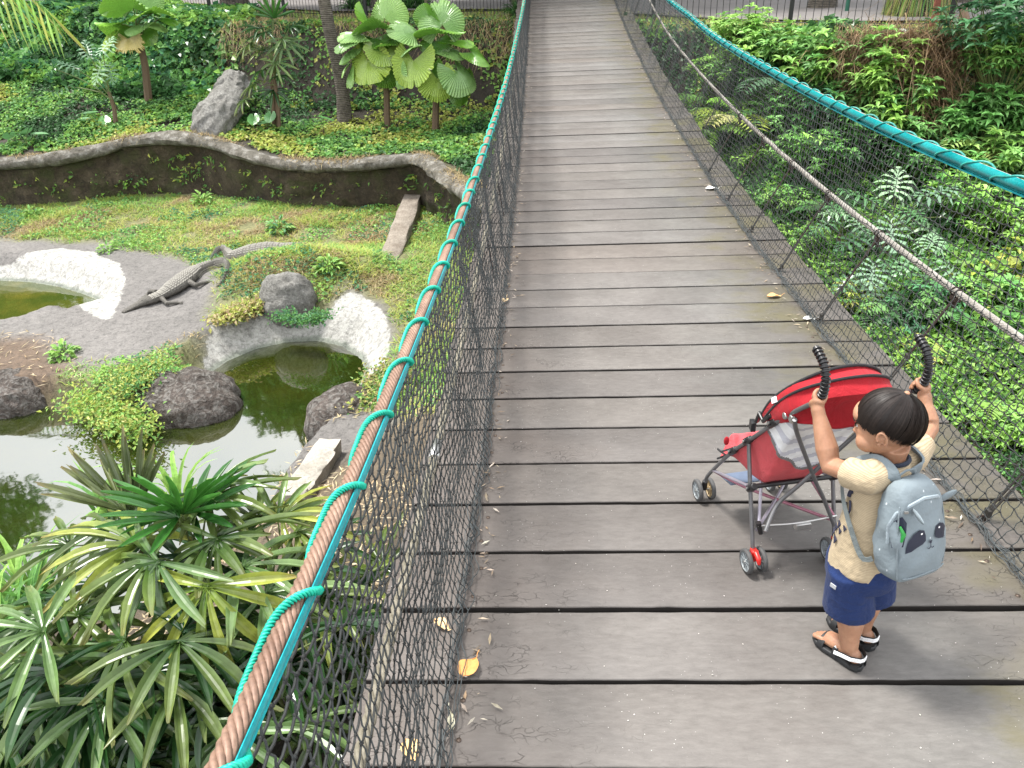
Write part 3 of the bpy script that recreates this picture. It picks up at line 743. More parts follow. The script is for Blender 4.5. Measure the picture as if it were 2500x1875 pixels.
# near part of the green rope is a real three strand rope, further off a plain cord
def helix_fn(fn, r, pitch, ph0, sx, sz, dx, dz, sharp):
    def g(y):
        P = fn(y); P2 = fn(y+.01); T = (P2-P).normalized(); Sd = T.cross(Vector((0, 0, 1))).normalized(); U = Sd.cross(T)
        L_ = y; q_ = 2*math.pi*L_/pitch+ph0+.7*(float(vnoise(L_, 0, .5, 141))-.5)*2; ph = -(q_+sharp*math.sin(q_))
        return P+Sd*(r*math.cos(ph)*sx+dx)+U*(r*math.sin(ph)*sz+dz)
    return g
def laid_cord(fn, y0, y1, R_, k, pitch, name, mat, n=5, step=.0035):
    ys = np.arange(y0, y1, step); P = np.array([tuple(fn(y)) for y in ys])
    L_ = np.r_[0, np.cumsum(np.linalg.norm(np.diff(P, axis=0), axis=1))]
    N = int(L_[-1]/(pitch/7)); q = np.linspace(0, L_[-1], N); P = np.stack([np.interp(q, L_, P[:, a]) for a in range(3)], 1)
    T = np.gradient(P, axis=0); T /= np.linalg.norm(T, axis=1)[:, None]
    A_ = np.zeros_like(P); a = np.cross(T[0], [0, 0, 1.]); A_[0] = a/np.linalg.norm(a)
    for i in range(1, N):
        a = A_[i-1]-T[i]*np.dot(A_[i-1], T[i]); A_[i] = a/np.linalg.norm(a)
    B_ = np.cross(T, A_); V = []; F = []; b = 0
    rs = R_*math.sin(math.pi/k)/(1+math.sin(math.pi/k)); rc = R_-rs; rs *= 1.1
    for s_ in range(k):
        ph = 2*np.pi*q/pitch+2*np.pi*s_/k
        C = P+rc*(np.cos(ph)[:, None]*A_+np.sin(ph)[:, None]*B_)
        V.append(np.stack([C+rs*(math.cos(2*np.pi*j/n)*A_+math.sin(2*np.pi*j/n)*B_) for j in range(n)], 1).reshape(-1, 3))
        i_ = np.arange(N-1)[:, None]*n+np.arange(n)[None]+b; i2 = np.arange(N-1)[:, None]*n+((np.arange(n)+1) % n)[None]+b
        F.append(np.stack([i_, i2, i2+n, i_+n], -1).reshape(-1, 4)); b += N*n
    return bpart(link(name, mesh_np(name, np.concatenate(V), np.concatenate(F), mat)))
LH = helix_fn(Lc, .0192, .262, 1.0, 1.05, .95, .003, -.001, .8)
laid_cord(LH, .15, 3.2, .0062, 3, .017, 'lacing_rope', M_GREENR)
helix(Lc, 3.2, 22, .0192, .262, .0060, 'lacing_rope', M_GREENR, 16, 5, 2*math.pi*3.2/.262+1.0, 1.05, .95, .003, -.001, .8, -1)
helix(Rc, 1.2, 22, .0275, .245, .0048, 'lacing_rope', M_GREEND, 18, 5, .5, 1, 1, 0, -.001, .55)

# --- nets
def tubes_np(paths, r, n=3):
    """many polylines -> one tube mesh; paths list of (k,3) arrays of the same k"""
    P = np.array(paths); K, N, _ = P.shape
    T = np.gradient(P, axis=1); T /= np.linalg.norm(T, axis=2, keepdims=True)+1e-12
    up = np.array([.9, .13, .41]); A_ = np.cross(T, up); A_ /= np.linalg.norm(A_, axis=2, keepdims=True)+1e-12; B_ = np.cross(T, A_)
    rr = r if np.isscalar(r) else np.asarray(r)[:, None, None]
    V = np.stack([P+rr*(math.cos(2*np.pi*j/n)*A_+math.sin(2*np.pi*j/n)*B_) for j in range(n)], 2)
    base = (np.arange(K)*N*n)[:, None, None]
    i_ = np.arange(N-1)[None, :, None]*n+np.arange(n)[None, None]+base
    i2 = np.arange(N-1)[None, :, None]*n+((np.arange(n)+1) % n)[None, None]+base
    return V.reshape(-1, 3), np.stack([i_, i2, i2+n, i_+n], -1).reshape(-1, 4)
def make_net(side):
    fn = Lc if side < 0 else Rc; foot = XL if side < 0 else XR
    y0, y1 = (-.3, 22.0) if side < 0 else (1.25, 22.0)
    cs = .043 if side < 0 else .046; ys = np.arange(y0, y1, cs); K = len(ys); rows = 26
    G = np.zeros((K, rows+1, 3))
    for i, y in enumerate(ys):
        c = fn(y)+Vector((0, 0, -.034 if side > 0 else -.025)); dz_ = deckz(y)
        fx = foot+.012*(vnoise(y, 0, .35, 97+side)-.5)*2
        for j in range(rows+1):
            u = j/rows                                    # 0 foot .. 1 cable
            bulge = side*.035*math.sin(math.pi*u)+ (.04*side*(1-u)**3*math.sin(math.pi*min(1, u*3)))
            x = fx+(c.x-fx)*u+bulge; z = dz_+.012+(c.z-dz_-.012)*u
            sh = .05*math.sin(y*2.1)*math.sin(math.pi*u)+.02*math.sin(y*5.3+u*6)
            G[i, j] = (x, y+sh*(.6 if side < 0 else 1), z)
    jx = (RNG.random(G.shape)-.5)*np.array([.006, .011, .011]); G += jx
    # folds
    G[..., 0] += side*.012*np.sin(G[..., 1]*9+G[..., 2]*7)*np.sin(np.linspace(0, math.pi, rows+1))[None]
    # longitudinal strands zigzag between the knots
    along = []; across = []
    A1 = np.repeat(G, 2, axis=0)[:-1].copy(); A1[1::2] = (G[:-1]+G[1:])/2; A1[1::2, :, 2] -= .005; A1[1::2, :, 1] += (RNG.random(A1[1::2, :, 1].shape)-.5)*.006
    for j in range(1, rows): along.append(A1[:, j])
    C1 = np.repeat(G, 2, axis=1)[:, :-1].copy(); C1[:, 1::2] = (G[:, :-1]+G[:, 1:])/2; C1[:, 1::2, 1] += .006*np.where(np.arange(K)[:, None] % 2 == 0, 1, -1)
    C1[:, 1::2, 0] += (RNG.random(C1[:, 1::2, 0].shape)-.5)*.006
    v1, f1 = tubes_np(along, .0026, 3); v2, f2 = tubes_np(C1, .0020, 3)
    o = bpart(link('net', mesh_np('net', np.concatenate([v1, v2]), np.concatenate([f1, f2+len(v1)]), [M_NET, M_NETG], midx=np.r_[np.zeros(len(f1)), np.ones(len(f2))])), 'stuff')
    # knots
    near = G[:int((11-y0)/cs), 1:rows].reshape(-1, 3)
    r = .0052; D = np.array([(1, 0, 0), (-1, 0, 0), (0, 1, 0), (0, -1, 0), (0, 0, 1), (0, 0, -1)])*r
    D = D*np.array([.8, 1.25, .9])
    V = (near[:, None]+D[None]*RNG.uniform(.8, 1.35, (len(near), 1, 1))).reshape(-1, 3)
    f = np.array([(0, 2, 4), (2, 1, 4), (1, 3, 4), (3, 0, 4), (2, 0, 5), (1, 2, 5), (3, 1, 5), (0, 3, 5)])
    F = (f[None]+np.arange(len(near))[:, None, None]*6).reshape(-1, 3)
    bpart(link('knot', mesh_np('knot', V, F, M_KNOT)), 'stuff')
    # bunched hem lying on the planks
    hem = []
    for q in range(9):
        yy = np.arange(y0, 21, .022); L_ = []
        xo = side*RNG.uniform(-.01, .02)
        x = foot+xo+.022*(vnoise(yy, yy*0+q*3, .07, 98)-.5)*2+.015*(vnoise(yy, yy*0+q, .5, 99)-.5)*2
        z = np.interp(yy, DY, DZ)+.007+.022*vnoise(yy, yy*0+q*5, .05, 94)
        hem.append(np.stack([x, yy, z], 1))
    v, f = tubes_np(hem, .0019, 3); bpart(link('net_hem', mesh_np('net_hem', v, f, M_NETG)), 'stuff')
make_net(-1); make_net(1)

# --- hangers between main rope and deck
def hanger(y, side, det=True):
    fn = Rr if side > 0 else Lr; foot = (XR+.035) if side > 0 else (XL-.03)
    A = fn(y); B = Vector((foot, y-.015, deckz(y)+.0))
    h = MB(); h.tube([A-Vector((0, 0, .02)), A.lerp(B, .62)], .0068 if det else .006, 6)
    o = bpart(h.build('hanger_rod', M_RUSTK))
    if det:
        m = MB()
        for s in (-.009, .009):
            m.tube([A.lerp(B, .60)+Vector((0, s, 0)), A.lerp(B, .93)+Vector((0, s, 0))], .0046, 6)
        m.box(A.lerp(B, .60), (.016, .028, .022)); m.box(A.lerp(B, .93), (.016, .028, .03))
        m.tube([A.lerp(B, .86), A.lerp(B, 1.03)], .005, 6)
        t_ = m.build('turnbuckle', M_STEELD); t_.parent = o
        m = MB(); 
        for k in range(2):
            c = A+Vector((0, (k-.5)*.035, 0)); m.tube([c+Vector((math.cos(a)*.020, 0, math.sin(a)*.020)) for a in np.linspace(0, 2*math.pi, 12)], .004, 5)
        m.box(A-Vector((0, 0, .028)), (.03, .055, .022)); m.tube([A-Vector((0, 0, .03)), A-Vector((0, 0, .075))], .010, 8)
        c_ = m.build('rope_clamp', M_RUSTK, bevel=.003); c_.parent = o
        m = MB(); m.tube([B+Vector((math.cos(a)*.016, 0, math.sin(a)*.020+.004)) for a in np.linspace(0, 2*math.pi, 14)], .004, 6)
        r_ = m.build('hook', M_RUSTK); r_.parent = o
M_STEELD = simple('dull_steel', (.055, .052, .048), .5, .6, bump=.3)
for y in (1.5, 2.33, 3.33, 4.24, 5.1, 5.95, 6.8, 7.7, 8.6, 9.5, 10.4, 12.2, 14, 16):
    hanger(y, 1, y < 8)
for y in (4.6, 5.95, 7.7, 9.5):
    hanger(y, -1, False)
m = MB(); P = [Lr(y) for y in (2.02, 2.12)]; m.tube([P[0].lerp(P[1], q) for q in (0, .04, .96, 1)], [.015, .0185, .0185, .015], 12)
bpart(m.build('rope_ferrule', M_STEEL))
# ================================================================== PLANTS
def place(px, py, h=0.0, t0=2.5, t1=60):
    """point of the ray that floats h above the land; returns its foot on the land"""
    d = ray(px, py); ts = np.arange(t0, t1, .04)
    X = d[0]*ts; Y = d[1]*ts; Z = d[2]*ts
    k = np.argmax(Z-tz(X, Y) < h)
    return np.array([X[k], Y[k], float(tz(X[k], Y[k]))]), np.array([X[k], Y[k], Z[k]])
def nz(v): return v/(np.linalg.norm(v, axis=-1, keepdims=True)+1e-9)
def leaves_np(P, D, N, L, Wd, C, kind=0, fold=.25, droop=.25):
    """P base points, D tip direction, N face normal; kind 0 = diamond (2 tris), 1 = pointed leaf (6 tris)"""
    n = len(P); D = nz(D); S_ = nz(np.cross(D, N)); U = np.cross(S_, D)
    L = np.broadcast_to(L, n)[:, None]; Wd = np.broadcast_to(Wd, n)[:, None]
    if kind == 0:
        a = P; l = P+D*L*.45+S_*Wd*.5+U*Wd*fold; r = P+D*L*.45-S_*Wd*.5+U*Wd*fold; t_ = P+D*L-U*L*droop*.5
        V = np.stack([a, l, t_, r], 1).reshape(-1, 3); k = 4
        f = np.array([(0, 2, 1), (0, 3, 2)])
    else:
        a = P; m1 = P+D*L*.35; m2 = P+D*L*.7-U*L*droop*.25; t_ = P+D*L*.98-U*L*droop
        l1 = m1+S_*Wd*.5+U*Wd*fold; r1 = m1-S_*Wd*.5+U*Wd*fold; l2 = m2+S_*Wd*.36+U*Wd*fold*.7; r2 = m2-S_*Wd*.36+U*Wd*fold*.7
        V = np.stack([a, l1, m1, r1, l2, m2, r2, t_], 1).reshape(-1, 3); k = 8
        f = np.array([(0, 2, 1), (0, 3, 2), (1, 2, 5), (1, 5, 4), (2, 3, 6), (2, 6, 5), (4, 5, 7), (5, 6, 7)])
    F = (f[None]+np.arange(n)[:, None, None]*k).reshape(-1, 3)
    Cc = np.repeat(np.broadcast_to(C, (n, 3)), k, axis=0)
    return V, F, Cc
def blades_np(P, D, L, Wd, C, bend=.5, seg=2):
    n = len(P); D = nz(D); Hh = np.array([0, 0, 1.]); S_ = nz(np.cross(D, Hh+D*.01+np.array([.01, 0, 0])))
    L = np.broadcast_to(L, n)[:, None]; Wd = np.broadcast_to(Wd, n)[:, None]
    out = nz(D*np.array([1, 1, 0])+1e-4)
    rows = []
    for k in range(seg+1):
        u = k/seg; c = P+D*L*u+out*L*bend*u*u*.6-Hh*L*bend*u*u*.45
        w = Wd*(1-u)**.7*.5 if k < seg else Wd*0
        rows += [c-S_*w, c+S_*w] if k < seg else [c]
    V = np.stack(rows, 1).reshape(-1, 3); kk = 2*seg+1
    f = []
    for k in range(seg-1): f += [(2*k, 2*k+1, 2*k+3), (2*k, 2*k+3, 2*k+2)]
    f += [(2*seg-2, 2*seg-1, 2*seg)]
    F = (np.array(f)[None]+np.arange(n)[:, None, None]*kk).reshape(-1, 3)
    return V, F, np.repeat(np.broadcast_to(C, (n, 3)), kk, axis=0)
def rv(n): return nz(RNG.normal(size=(n, 3)))
def pal(n, cols, jit=.25):
    c = np.array(cols); i = RNG.integers(0, len(c), n); k = c[i]; w = RNG.random((n, 1)); k = k*w+c[RNG.integers(0, len(c), n)]*(1-w)
    return k*(1+jit*(RNG.random((n, 1))-.5)*2)*(1+.08*(RNG.random((n, 3))-.5))
def stuff(name, V, F, C, mat, label, cat='ground cover'):
    o = link(name, mesh_np(name, V, F, mat, C, smooth=False)); return tagk(o, label, cat, kind='stuff')
G_BR = [(.20, .37, .06), (.25, .42, .10), (.15, .32, .075)]
G_MID = [(.10, .25, .055), (.14, .31, .085), (.075, .20, .05)]
G_DK = [(.035, .10, .03), (.05, .13, .045), (.03, .08, .025)]
G_BLUE = [(.07, .20, .085), (.05, .15, .07)]
G_YEL = [(.34, .39, .07), (.42, .42, .12), (.27, .35, .07)]
G_DRY = [(.36, .27, .13), (.28, .21, .11), (.42, .34, .19)]
def zoned(n, x, y, s, sets, seed):
    f = fbm(x, y, s, seed, 3); r = f+(RNG.random(n)-.5)*.16; k = np.clip(((r-.3)/.4*len(sets)).astype(int), 0, len(sets)-1)
    out = np.zeros((n, 3))
    for i, st in enumerate(sets):
        m = k == i; out[m] = pal(m.sum(), st)
    return out
# ---- 1 ground cover on the slope behind the wall
def cover(n, xr, yr, mask, hfun, L, sets, cs, seed, mat, label, name='ground_cover', aspect=.75, tilt=.55, kind=0):
    x = RNG.uniform(*xr, n); y = RNG.uniform(*yr, n); m = mask(x, y); x = x[m]; y = y[m]; n = len(x)
    z = tz(x, y)+hfun(x, y)*(1-RNG.random(n)**2*.8)
    e = .15; nx_ = -(tz(x+e, y)-tz(x-e, y))/(2*e)-(hfun(x+e, y)-hfun(x-e, y))/(2*e)*.7; ny_ = -(tz(x, y+e)-tz(x, y-e))/(2*e)-(hfun(x, y+e)-hfun(x, y-e))/(2*e)*.7
    N = nz(np.stack([nx_*.7, ny_*.7, np.ones(n)], 1)+rv(n)*tilt); D = np.cross(N, rv(n))
    Ls = L*RNG.uniform(.6, 1.35, n)
    V, F, C = leaves_np(np.stack([x, y, z], 1), D, N, Ls, Ls*aspect, zoned(n, x, y, cs, sets, seed), kind)
    return stuff(name, V, F, C, mat, label)
btf = lambda x: np.interp(x, BTX, BTY)
H1 = lambda x, y: .04+.38*np.clip(fbm(x, y, 1.1, 40)-.35, 0, 1)*sstep(0, 1.2, y-lipy(x))
cover(120000, (-17, 1.5), (12.2, 21), lambda x, y: (y > lipy(x)+.25) & (y < btf(x)-1.1) & (fbm(x, y, .5, 41) > .3) & ~((x > -6.5) & (y > btf(x)-2.6) & (RNG.random(len(x)) > .45)), H1, .085, [G_DK, G_MID, G_BR, G_MID, G_BR, G_YEL], 1.3, 42, M_LEAF, 'leafy green ground cover on the slope behind the curving wall')
H2 = lambda x, y: .06+.45*np.clip(fbm(x, y*.6, .9, 43)-.33, 0, 1)
cover(60000, (-19, -7.0), (18.2, 23), lambda x, y: (y > btf(x)-2.2) & (y < btf(x)+2.3) & (RNG.random(len(x)) < sstep(-6.8, -9.5, x)), H2, .17, [G_DK, G_MID, G_BLUE, G_MID, G_BR], .8, 44, M_LEAFG, 'dense heart leaved ivy over the far bank at the upper left', 'ivy', .85, .8)
H3 = lambda x, y: .03+.25*np.clip(fbm(x, y, .6, 45)-.3, 0, 1)
cover(34000, (-8.5, 4.5), (13, 20), lambda x, y: (y > btf(x)-1.6) & (y < btf(x)+.25) & (fbm(x*1.6, y*.5+x*.3, .9, 46)+(RNG.random(len(x))-.5)*.15 > .44), H3, .10, [G_DK, G_MID, G_YEL, G_BR], .5, 47, M_LEAF, 'thin climbers hanging down the bare face of the far bank', 'climbers', .7, .9)
# ---- bank top grass
n = 60000; x = RNG.uniform(-16, 14, n); y = RNG.uniform(10, 27, n); b = btf(x); m = (y > b-.25) & (y < b+4.0) & (RNG.random(n) < np.where(y < b+1.8, 1, .6)); x = x[m]; y = y[m]; n = len(x)
D = nz(np.stack([RNG.normal(size=n)*.45, RNG.normal(size=n)*.45-.15, np.ones(n)], 1))
V, F, C = blades_np(np.stack([x, y, tz(x, y)-.01], 1), D, RNG.uniform(.08, .26, n), .022, zoned(n, x, y, .9, [G_DRY, G_YEL, G_BR, G_BR, G_YEL], 48), .7)
stuff('grass', V, F, C, M_GRASS, 'light green grass along the top of the far bank below the fence', 'grass')
# dead roots and stems on the bank faces
n = 4200; x = RNG.uniform(-7.5, 9, n); b = btf(x); y = b+RNG.uniform(-.55, .18, n); keep = (fbm(x, y*0, .8, 49) > .38) & ~((x > 1.8) & (x < 4.6)); x = x[keep]; y = y[keep]; n = len(x)
P = np.stack([x, y-.05, tz(x, y)+.10], 1); D = nz(np.stack([RNG.normal(size=n)*.5, -.55+RNG.normal(size=n)*.3, -.6+RNG.normal(size=n)*.45], 1))
V, F, C = blades_np(P, D, RNG.uniform(.15, .7, n), .010, pal(n, G_DRY+[(.12, .09, .05)], .5), .5)
stuff('dry_roots', V, F, C, M_GRASS, 'tangle of dry brown roots and stems over the bank edge', 'roots')
# ---- enclosure grass
def inpoly(x, y, poly, seed): return sdf(x, y, poly)+(fbm(x, y, .6, seed)-.5)*.7
n = 230000; x = RNG.uniform(-16, .2, n); y = RNG.uniform(5, 16.3, n)
ga = inpoly(x, y, GRA, 60); gb = inpoly(x, y, GRB, 61); g = np.minimum(ga, gb)
m = (g < RNG.uniform(-.3, .08, n)) & (tz(x, y, TE) < -.05) & (np.minimum(tz(x, y, TW1), tz(x, y, TW2)) > .12) & (tz(x, y, sstep(.12, -.06, np.minimum(r1, r2))) < .4)
m &= fbm(x, y, .45, 62)+(RNG.random(n)-.5)*.12 > .35
x = x[m]; y = y[m]; n = len(x)
D = nz(np.stack([RNG.normal(size=n)*.7, RNG.normal(size=n)*.7, np.ones(n)], 1))
tall = fbm(x, y, .9, 63)
mnd = np.exp(-(np.hypot(x-MOUND[0], (y-MOUND[1])*1.3)/.95)**2); L_ = RNG.uniform(.06, .14, n)*(1+3.0*np.clip(tall-.45, 0, 1)+.7*mnd)
V, F, C = blades_np(np.stack([x, y, tz(x, y)-.005], 1), D, L_, .014, zoned(n, x, y, .8, [G_DRY, G_YEL, G_YEL, G_BR, G_YEL, G_BR], 64), .9)
stuff('grass', V, F, C, M_GRASS, 'patchy yellow green grass covering the floor of the crocodile enclosure', 'grass')
ntop = 70000; x = RNG.uniform(-15, .2, ntop); y = RNG.uniform(5, 16.3, ntop)
g = np.minimum(inpoly(x, y, GRA, 60), inpoly(x, y, GRB, 61)); m = (g < -.05) & (tz(x, y, TE) < -.05) & (np.minimum(tz(x, y, TW1), tz(x, y, TW2)) > .15) & (fbm(x, y, .8, 65) > .5) & (tz(x, y, sstep(.12, -.06, np.minimum(r1, r2))) < .3)
x = x[m]; y = y[m]; n = len(x); hh = .18*np.clip(fbm(x, y, .8, 65)-.45, 0, 1)*2
N = nz(rv(n)*.6+np.array([0, -.2, 1])); Ls = RNG.uniform(.03, .07, n)
V, F, C = leaves_np(np.stack([x, y, tz(x, y)+hh*RNG.random(n)+.02], 1), np.cross(N, rv(n)), N, Ls, Ls*.8, zoned(n, x, y, .7, [G_BR, G_MID, G_BR, G_BLUE], 66))
stuff('clover', V, F, C, M_LEAF, 'low clover patches among the enclosure grass', 'ground cover')
# creeping plant over the shore between the two dark boulders, rim fringe of the mound
def fringe(pts, zb, n, L, sets, label, spread=.18, hang=.3, name='creeper'):
    P = np.array([hz(a, b, zb) for a, b in pts]); q = RNG.random(n)*(len(P)-1); i = q.astype(int); u = (q-i)[:, None]
    c = P[i]*(1-u)+P[np.minimum(i+1, len(P)-1)]*u
    c = c+RNG.normal(size=(n, 3))*np.array([spread, spread*.8, .03]); gz = tz(c[:, 0], c[:, 1]); c[:, 2] = np.maximum(gz, zb-hang*RNG.random(n))+RNG.random(n)*.10
    N = nz(rv(n)*.7+np.array([0, -.4, 1])); Ls = L*RNG.uniform(.6, 1.3, n)
    V, F, C = leaves_np(c, np.cross(N, rv(n)), N, Ls, Ls*.55, pal(n, sets), 0)
    return stuff(name, V, F, C, M_LEAF, label)
fringe([(165, 850), (215, 868), (260, 880), (292, 915)], -4.18, 2600, .055, G_BR+G_YEL, 'yellow green creeper spilling into the moat between two boulders', .14, .3)
fringe([(330, 800), (290, 822), (265, 850)], -4.12, 1500, .05, G_YEL+G_MID, 'creeping weeds climbing the left shoulder of the large dark boulder', .12, .0)
fringe([(470, 690), (520, 672), (560, 655), (590, 648)], -4.05, 1400, .07, G_YEL+G_DRY, 'long dry grass draped over the front of the mound', .10, .1)
fringe([(600, 680), (640, 690), (680, 690), (700, 675)], -4.02, 900, .045, G_MID+G_BLUE, 'small leaved weeds round the foot of the grey pointed rock', .08, .1)
fringe([(800, 880), (815, 840), (850, 800), (860, 860)], -4.1, 1800, .05, G_YEL+G_DRY+G_MID, 'scrubby weeds on the bank right of the kidney shaped pond', .13, .0)
# ---- small single plants in the enclosure
def tuft(name, px, py, h, n, L, sets, label, r=.16, kind=1, asp=.42, cat='plant', mat=None, group=None, z=None):
    b, _ = place(px, py, 0)
    th = RNG.uniform(0, 2*np.pi, n); q = RNG.random(n); el = np.arccos(q)*.9
    D = np.stack([np.cos(th)*np.sin(el+.15), np.sin(th)*np.sin(el+.15), np.cos(el+.15)], 1)
    P = D*np.array([r, r, h])*(.35+.65*RNG.random((n, 1)))*.8
    N = nz(np.array([0, 0, 1.])+D*-.2+rv(n)*.35)
    Ls = L*RNG.uniform(.7, 1.25, n)
    V, F, C = leaves_np(P, D*np.array([1, 1, .35]), N, Ls, Ls*asp, pal(n, sets), kind)
    root = empty(name, tuple(b), label, cat, group)
    o = link('foliage', mesh_np('foliage', V, F, mat or M_LEAF, C, smooth=False), root)
    m = MB()
    for k in range(5): m.tube([(0, 0, -.03), tuple(P[k*3 % n]*.6), tuple(P[k*3 % n])], .004, 4)
    m.build('stem', M_STEM, root); return root
M_STEM = simple('plant_stem', (.10, .13, .04), .6, bump=0)
M_STEMB = simple('brown_stem', (.11, .075, .045), .8, bump=.3)
for px, py, s, lb in [(140, 770, 1, 'bright green leafy weed growing on the brown soil near the left boulder'), (232, 545, .8, 'small green weed at the back edge of the left pond rim'),
                      (712, 585, 1.1, 'bright green broad leaved weed on top of the grassy mound'), (72, 468, 1, 'round green weed at the foot of the wall at the far left'),
                      (290, 405, 1.5, 'tall leafy weed against the wall below the curving lip'), (440, 440, 1.2, 'leafy weed clump at the wall foot left of the middle'),
                      (605, 500, 1.3, 'bluish green weed clump in the middle of the upper meadow'), (945, 480, .7, 'small green plant beside the upper end of the concrete beam'), (220, 830, .5, 'little green plant on the shore right of the left boulder')]:
    tuft('weed', px, py, .22*s, int(90*s), .10*s, G_BR if s < 1.3 else G_BLUE+G_BR, lb, .20*s, group='weeds in the enclosure')
# ---- plants on the wall face
n = 420
ii = RNG.integers(4, int(len(LC)*.72), n); uu = RNG.random(n)
P = np.stack([LC[ii, 0]+nrm[ii, 0]*.14, LC[ii, 1]+nrm[ii, 1]*.14, LIPZ[ii]-.25-uu*1.0], 1) if 'LIPZ' in globals() else np.stack([LC[ii, 0]+nrm[ii, 0]*.14, LC[ii, 1]+nrm[ii, 1]*.14, ZLIP-.25-uu*1.0], 1)
P = np.repeat(P, 5, 0)+RNG.normal(size=(n*5, 3))*.03; N3 = np.repeat(np.concatenate([nrm[ii], np.zeros((n, 1))], 1), 5, 0)
D = nz(N3*.6+RNG.normal(size=(n*5, 3))*.6+np.array([0, 0, -.3])); Ls = RNG.uniform(.05, .13, n*5)
V, F, C = leaves_np(P, D, nz(rv(n*5)+N3), Ls, Ls*.4, pal(n*5, G_YEL+G_BR+G_MID), 0)
stuff('wall_ferns', V, F, C, M_LEAF, 'tiny ferns and seedlings dotted over the mossy wall face', 'ferns')
n = 9000; ii = RNG.integers(30, int(len(LC)*.75), n); ang = RNG.uniform(.2, 3.0, n)
lz = LIPZ[ii]
P = np.stack([LC[ii, 0]+nrm[ii, 0]*(.1+np.cos(ang)*.17), LC[ii, 1]+nrm[ii, 1]*(.1+np.cos(ang)*.17), lz+.02+np.sin(ang)*.13], 1); keep = fbm(P[:, 0], P[:, 1], .7, 69) > .5; P = P[keep]; n = len(P)
V, F, C = blades_np(P, nz(RNG.normal(size=(n, 3))+np.array([0, -.2, .0])), RNG.uniform(.05, .16, n), .010, pal(n, G_DRY, .4), .5)
stuff('dead_moss', V, F, C, M_GRASS, 'dry brown moss and rootlets matted on the wall lip', 'moss')
# ---- bamboo leaf litter on the near bank and on the soil
def litter(n, xr, yr, mask, label, L=.10):
    x = RNG.uniform(*xr, n); y = RNG.uniform(*yr, n); m = mask(x, y); x = x[m]; y = y[m]; n = len(x)
    N = nz(rv(n)*.25+np.array([0, 0, 1.])); Ls = L*RNG.uniform(.5, 1.3, n)
    V, F, C = leaves_np(np.stack([x, y, tz(x, y)+.012+.02*RNG.random(n)], 1), np.cross(N, rv(n)), N, Ls, .014, pal(n, [(.48, .39, .24), (.36, .27, .15), (.55, .47, .32)], .3), 0, .05, .05)
    return stuff('leaf_litter', V, F, C, M_GRASS, label, 'leaf litter')
litter(4200, (-3.2, 1.0), (3.0, 7.2), lambda x, y: (tz(x, y, TW1) > .15) & (fbm(x, y, .5, 67) > .42), 'pale dry bamboo leaves lying on the bank beside the pond kerb')
litter(900, (-8, -4), (6.3, 9.3), lambda x, y: (sdf(x, y, SOIL) < .25) & (tz(x, y, TW1) > .1), 'straw coloured leaf litter on the brown soil near the left boulder', .13)
litter(2500, (1.5, 6), (2.2, 5.0), lambda x, y: x > 1.0, 'fallen leaves on the bare ground below the bridge head on the right', .09)

# ================================================================== LEAF SHAPES
def fan_leaf(seed, seg=9, R_=.35, spread=205, wid=.045, droop=.45, col0=(.07, .17, .03), col1=(.25, .30, .06), petiole=.0, tipdark=.0):
    rng = np.random.default_rng(seed); m = MB(); k = 7
    for i in range(seg):
        a = math.radians(-spread/2+spread*i/(seg-1)+rng.uniform(-4, 4)); L = R_*rng.uniform(.82, 1.08)*(1-.18*abs(i-(seg-1)/2)/(seg/2)); w = wid*rng.uniform(.8, 1.15); dr = droop*rng.uniform(.5, 1.5)
        d = Vector((math.sin(a), math.cos(a), 0)); s = Vector((math.cos(a), -math.sin(a), 0)); tw = rng.uniform(-.25, .25)
        rows = []; 
        for j in range(k):
            u = j/(k-1); ww = w*(.28+1.1*u-.15*u*u) if u < .55 else w*(.28+1.1*.55-.045)*(1-((u-.55)/.45)**2.2*.72)
            c = d*(L*(u-.10*dr*u*u))+Vector((0, 0, .10*L*u-dr*L*u*u*.75))
            s2 = (s+Vector((0, 0, tw*u))).normalized()
            rows.append((c, s2, ww))
        V = []; 
        for j, (c, s2, ww) in enumerate(rows):
            lift = Vector((0, 0, ww*.42))
            jag = Vector(d)*(rng.uniform(-.02, .02)) if j == k-1 else Vector((0, 0, 0))
            V += [c-s2*ww*.5+lift+jag, c-s2*ww*.22+lift*.15, c, c+s2*ww*.22+lift*.15, c+s2*ww*.5+lift-jag]
        F = []
        for j in range(k-1):
            for q in range(4): a_ = j*5+q; F.append((a_, a_+1, a_+6, a_+5))
        b = len(m.v); m.add(V, F)
        cc = rng.uniform(0, 1)
        for j in range(k):
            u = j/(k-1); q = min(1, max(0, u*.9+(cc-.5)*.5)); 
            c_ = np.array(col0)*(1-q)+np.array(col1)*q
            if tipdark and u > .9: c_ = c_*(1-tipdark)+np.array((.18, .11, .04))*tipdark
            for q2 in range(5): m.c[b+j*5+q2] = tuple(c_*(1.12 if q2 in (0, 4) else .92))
    return m.mesh('leaf', M_LEAFP, False, True)
t = NT('palm_leaf'); rnd = t.rand(); c = t.attr('col')
c2 = t.mix(1.0, c, t.ramp(rnd, [(0, (.72, .75, .8)), (.5, (1, 1, 1)), (1, (1.22, 1.15, 1.05))]), 'MULTIPLY'); nn = t.noise(25, 4)
c2 = t.mix(1.0, c2, t.ramp(nn, [(.3, .75), (.7, 1.2)]), 'MULTIPLY')
M_LEAFP = t.princ(c2, .29, trans=.22, spec=.65)
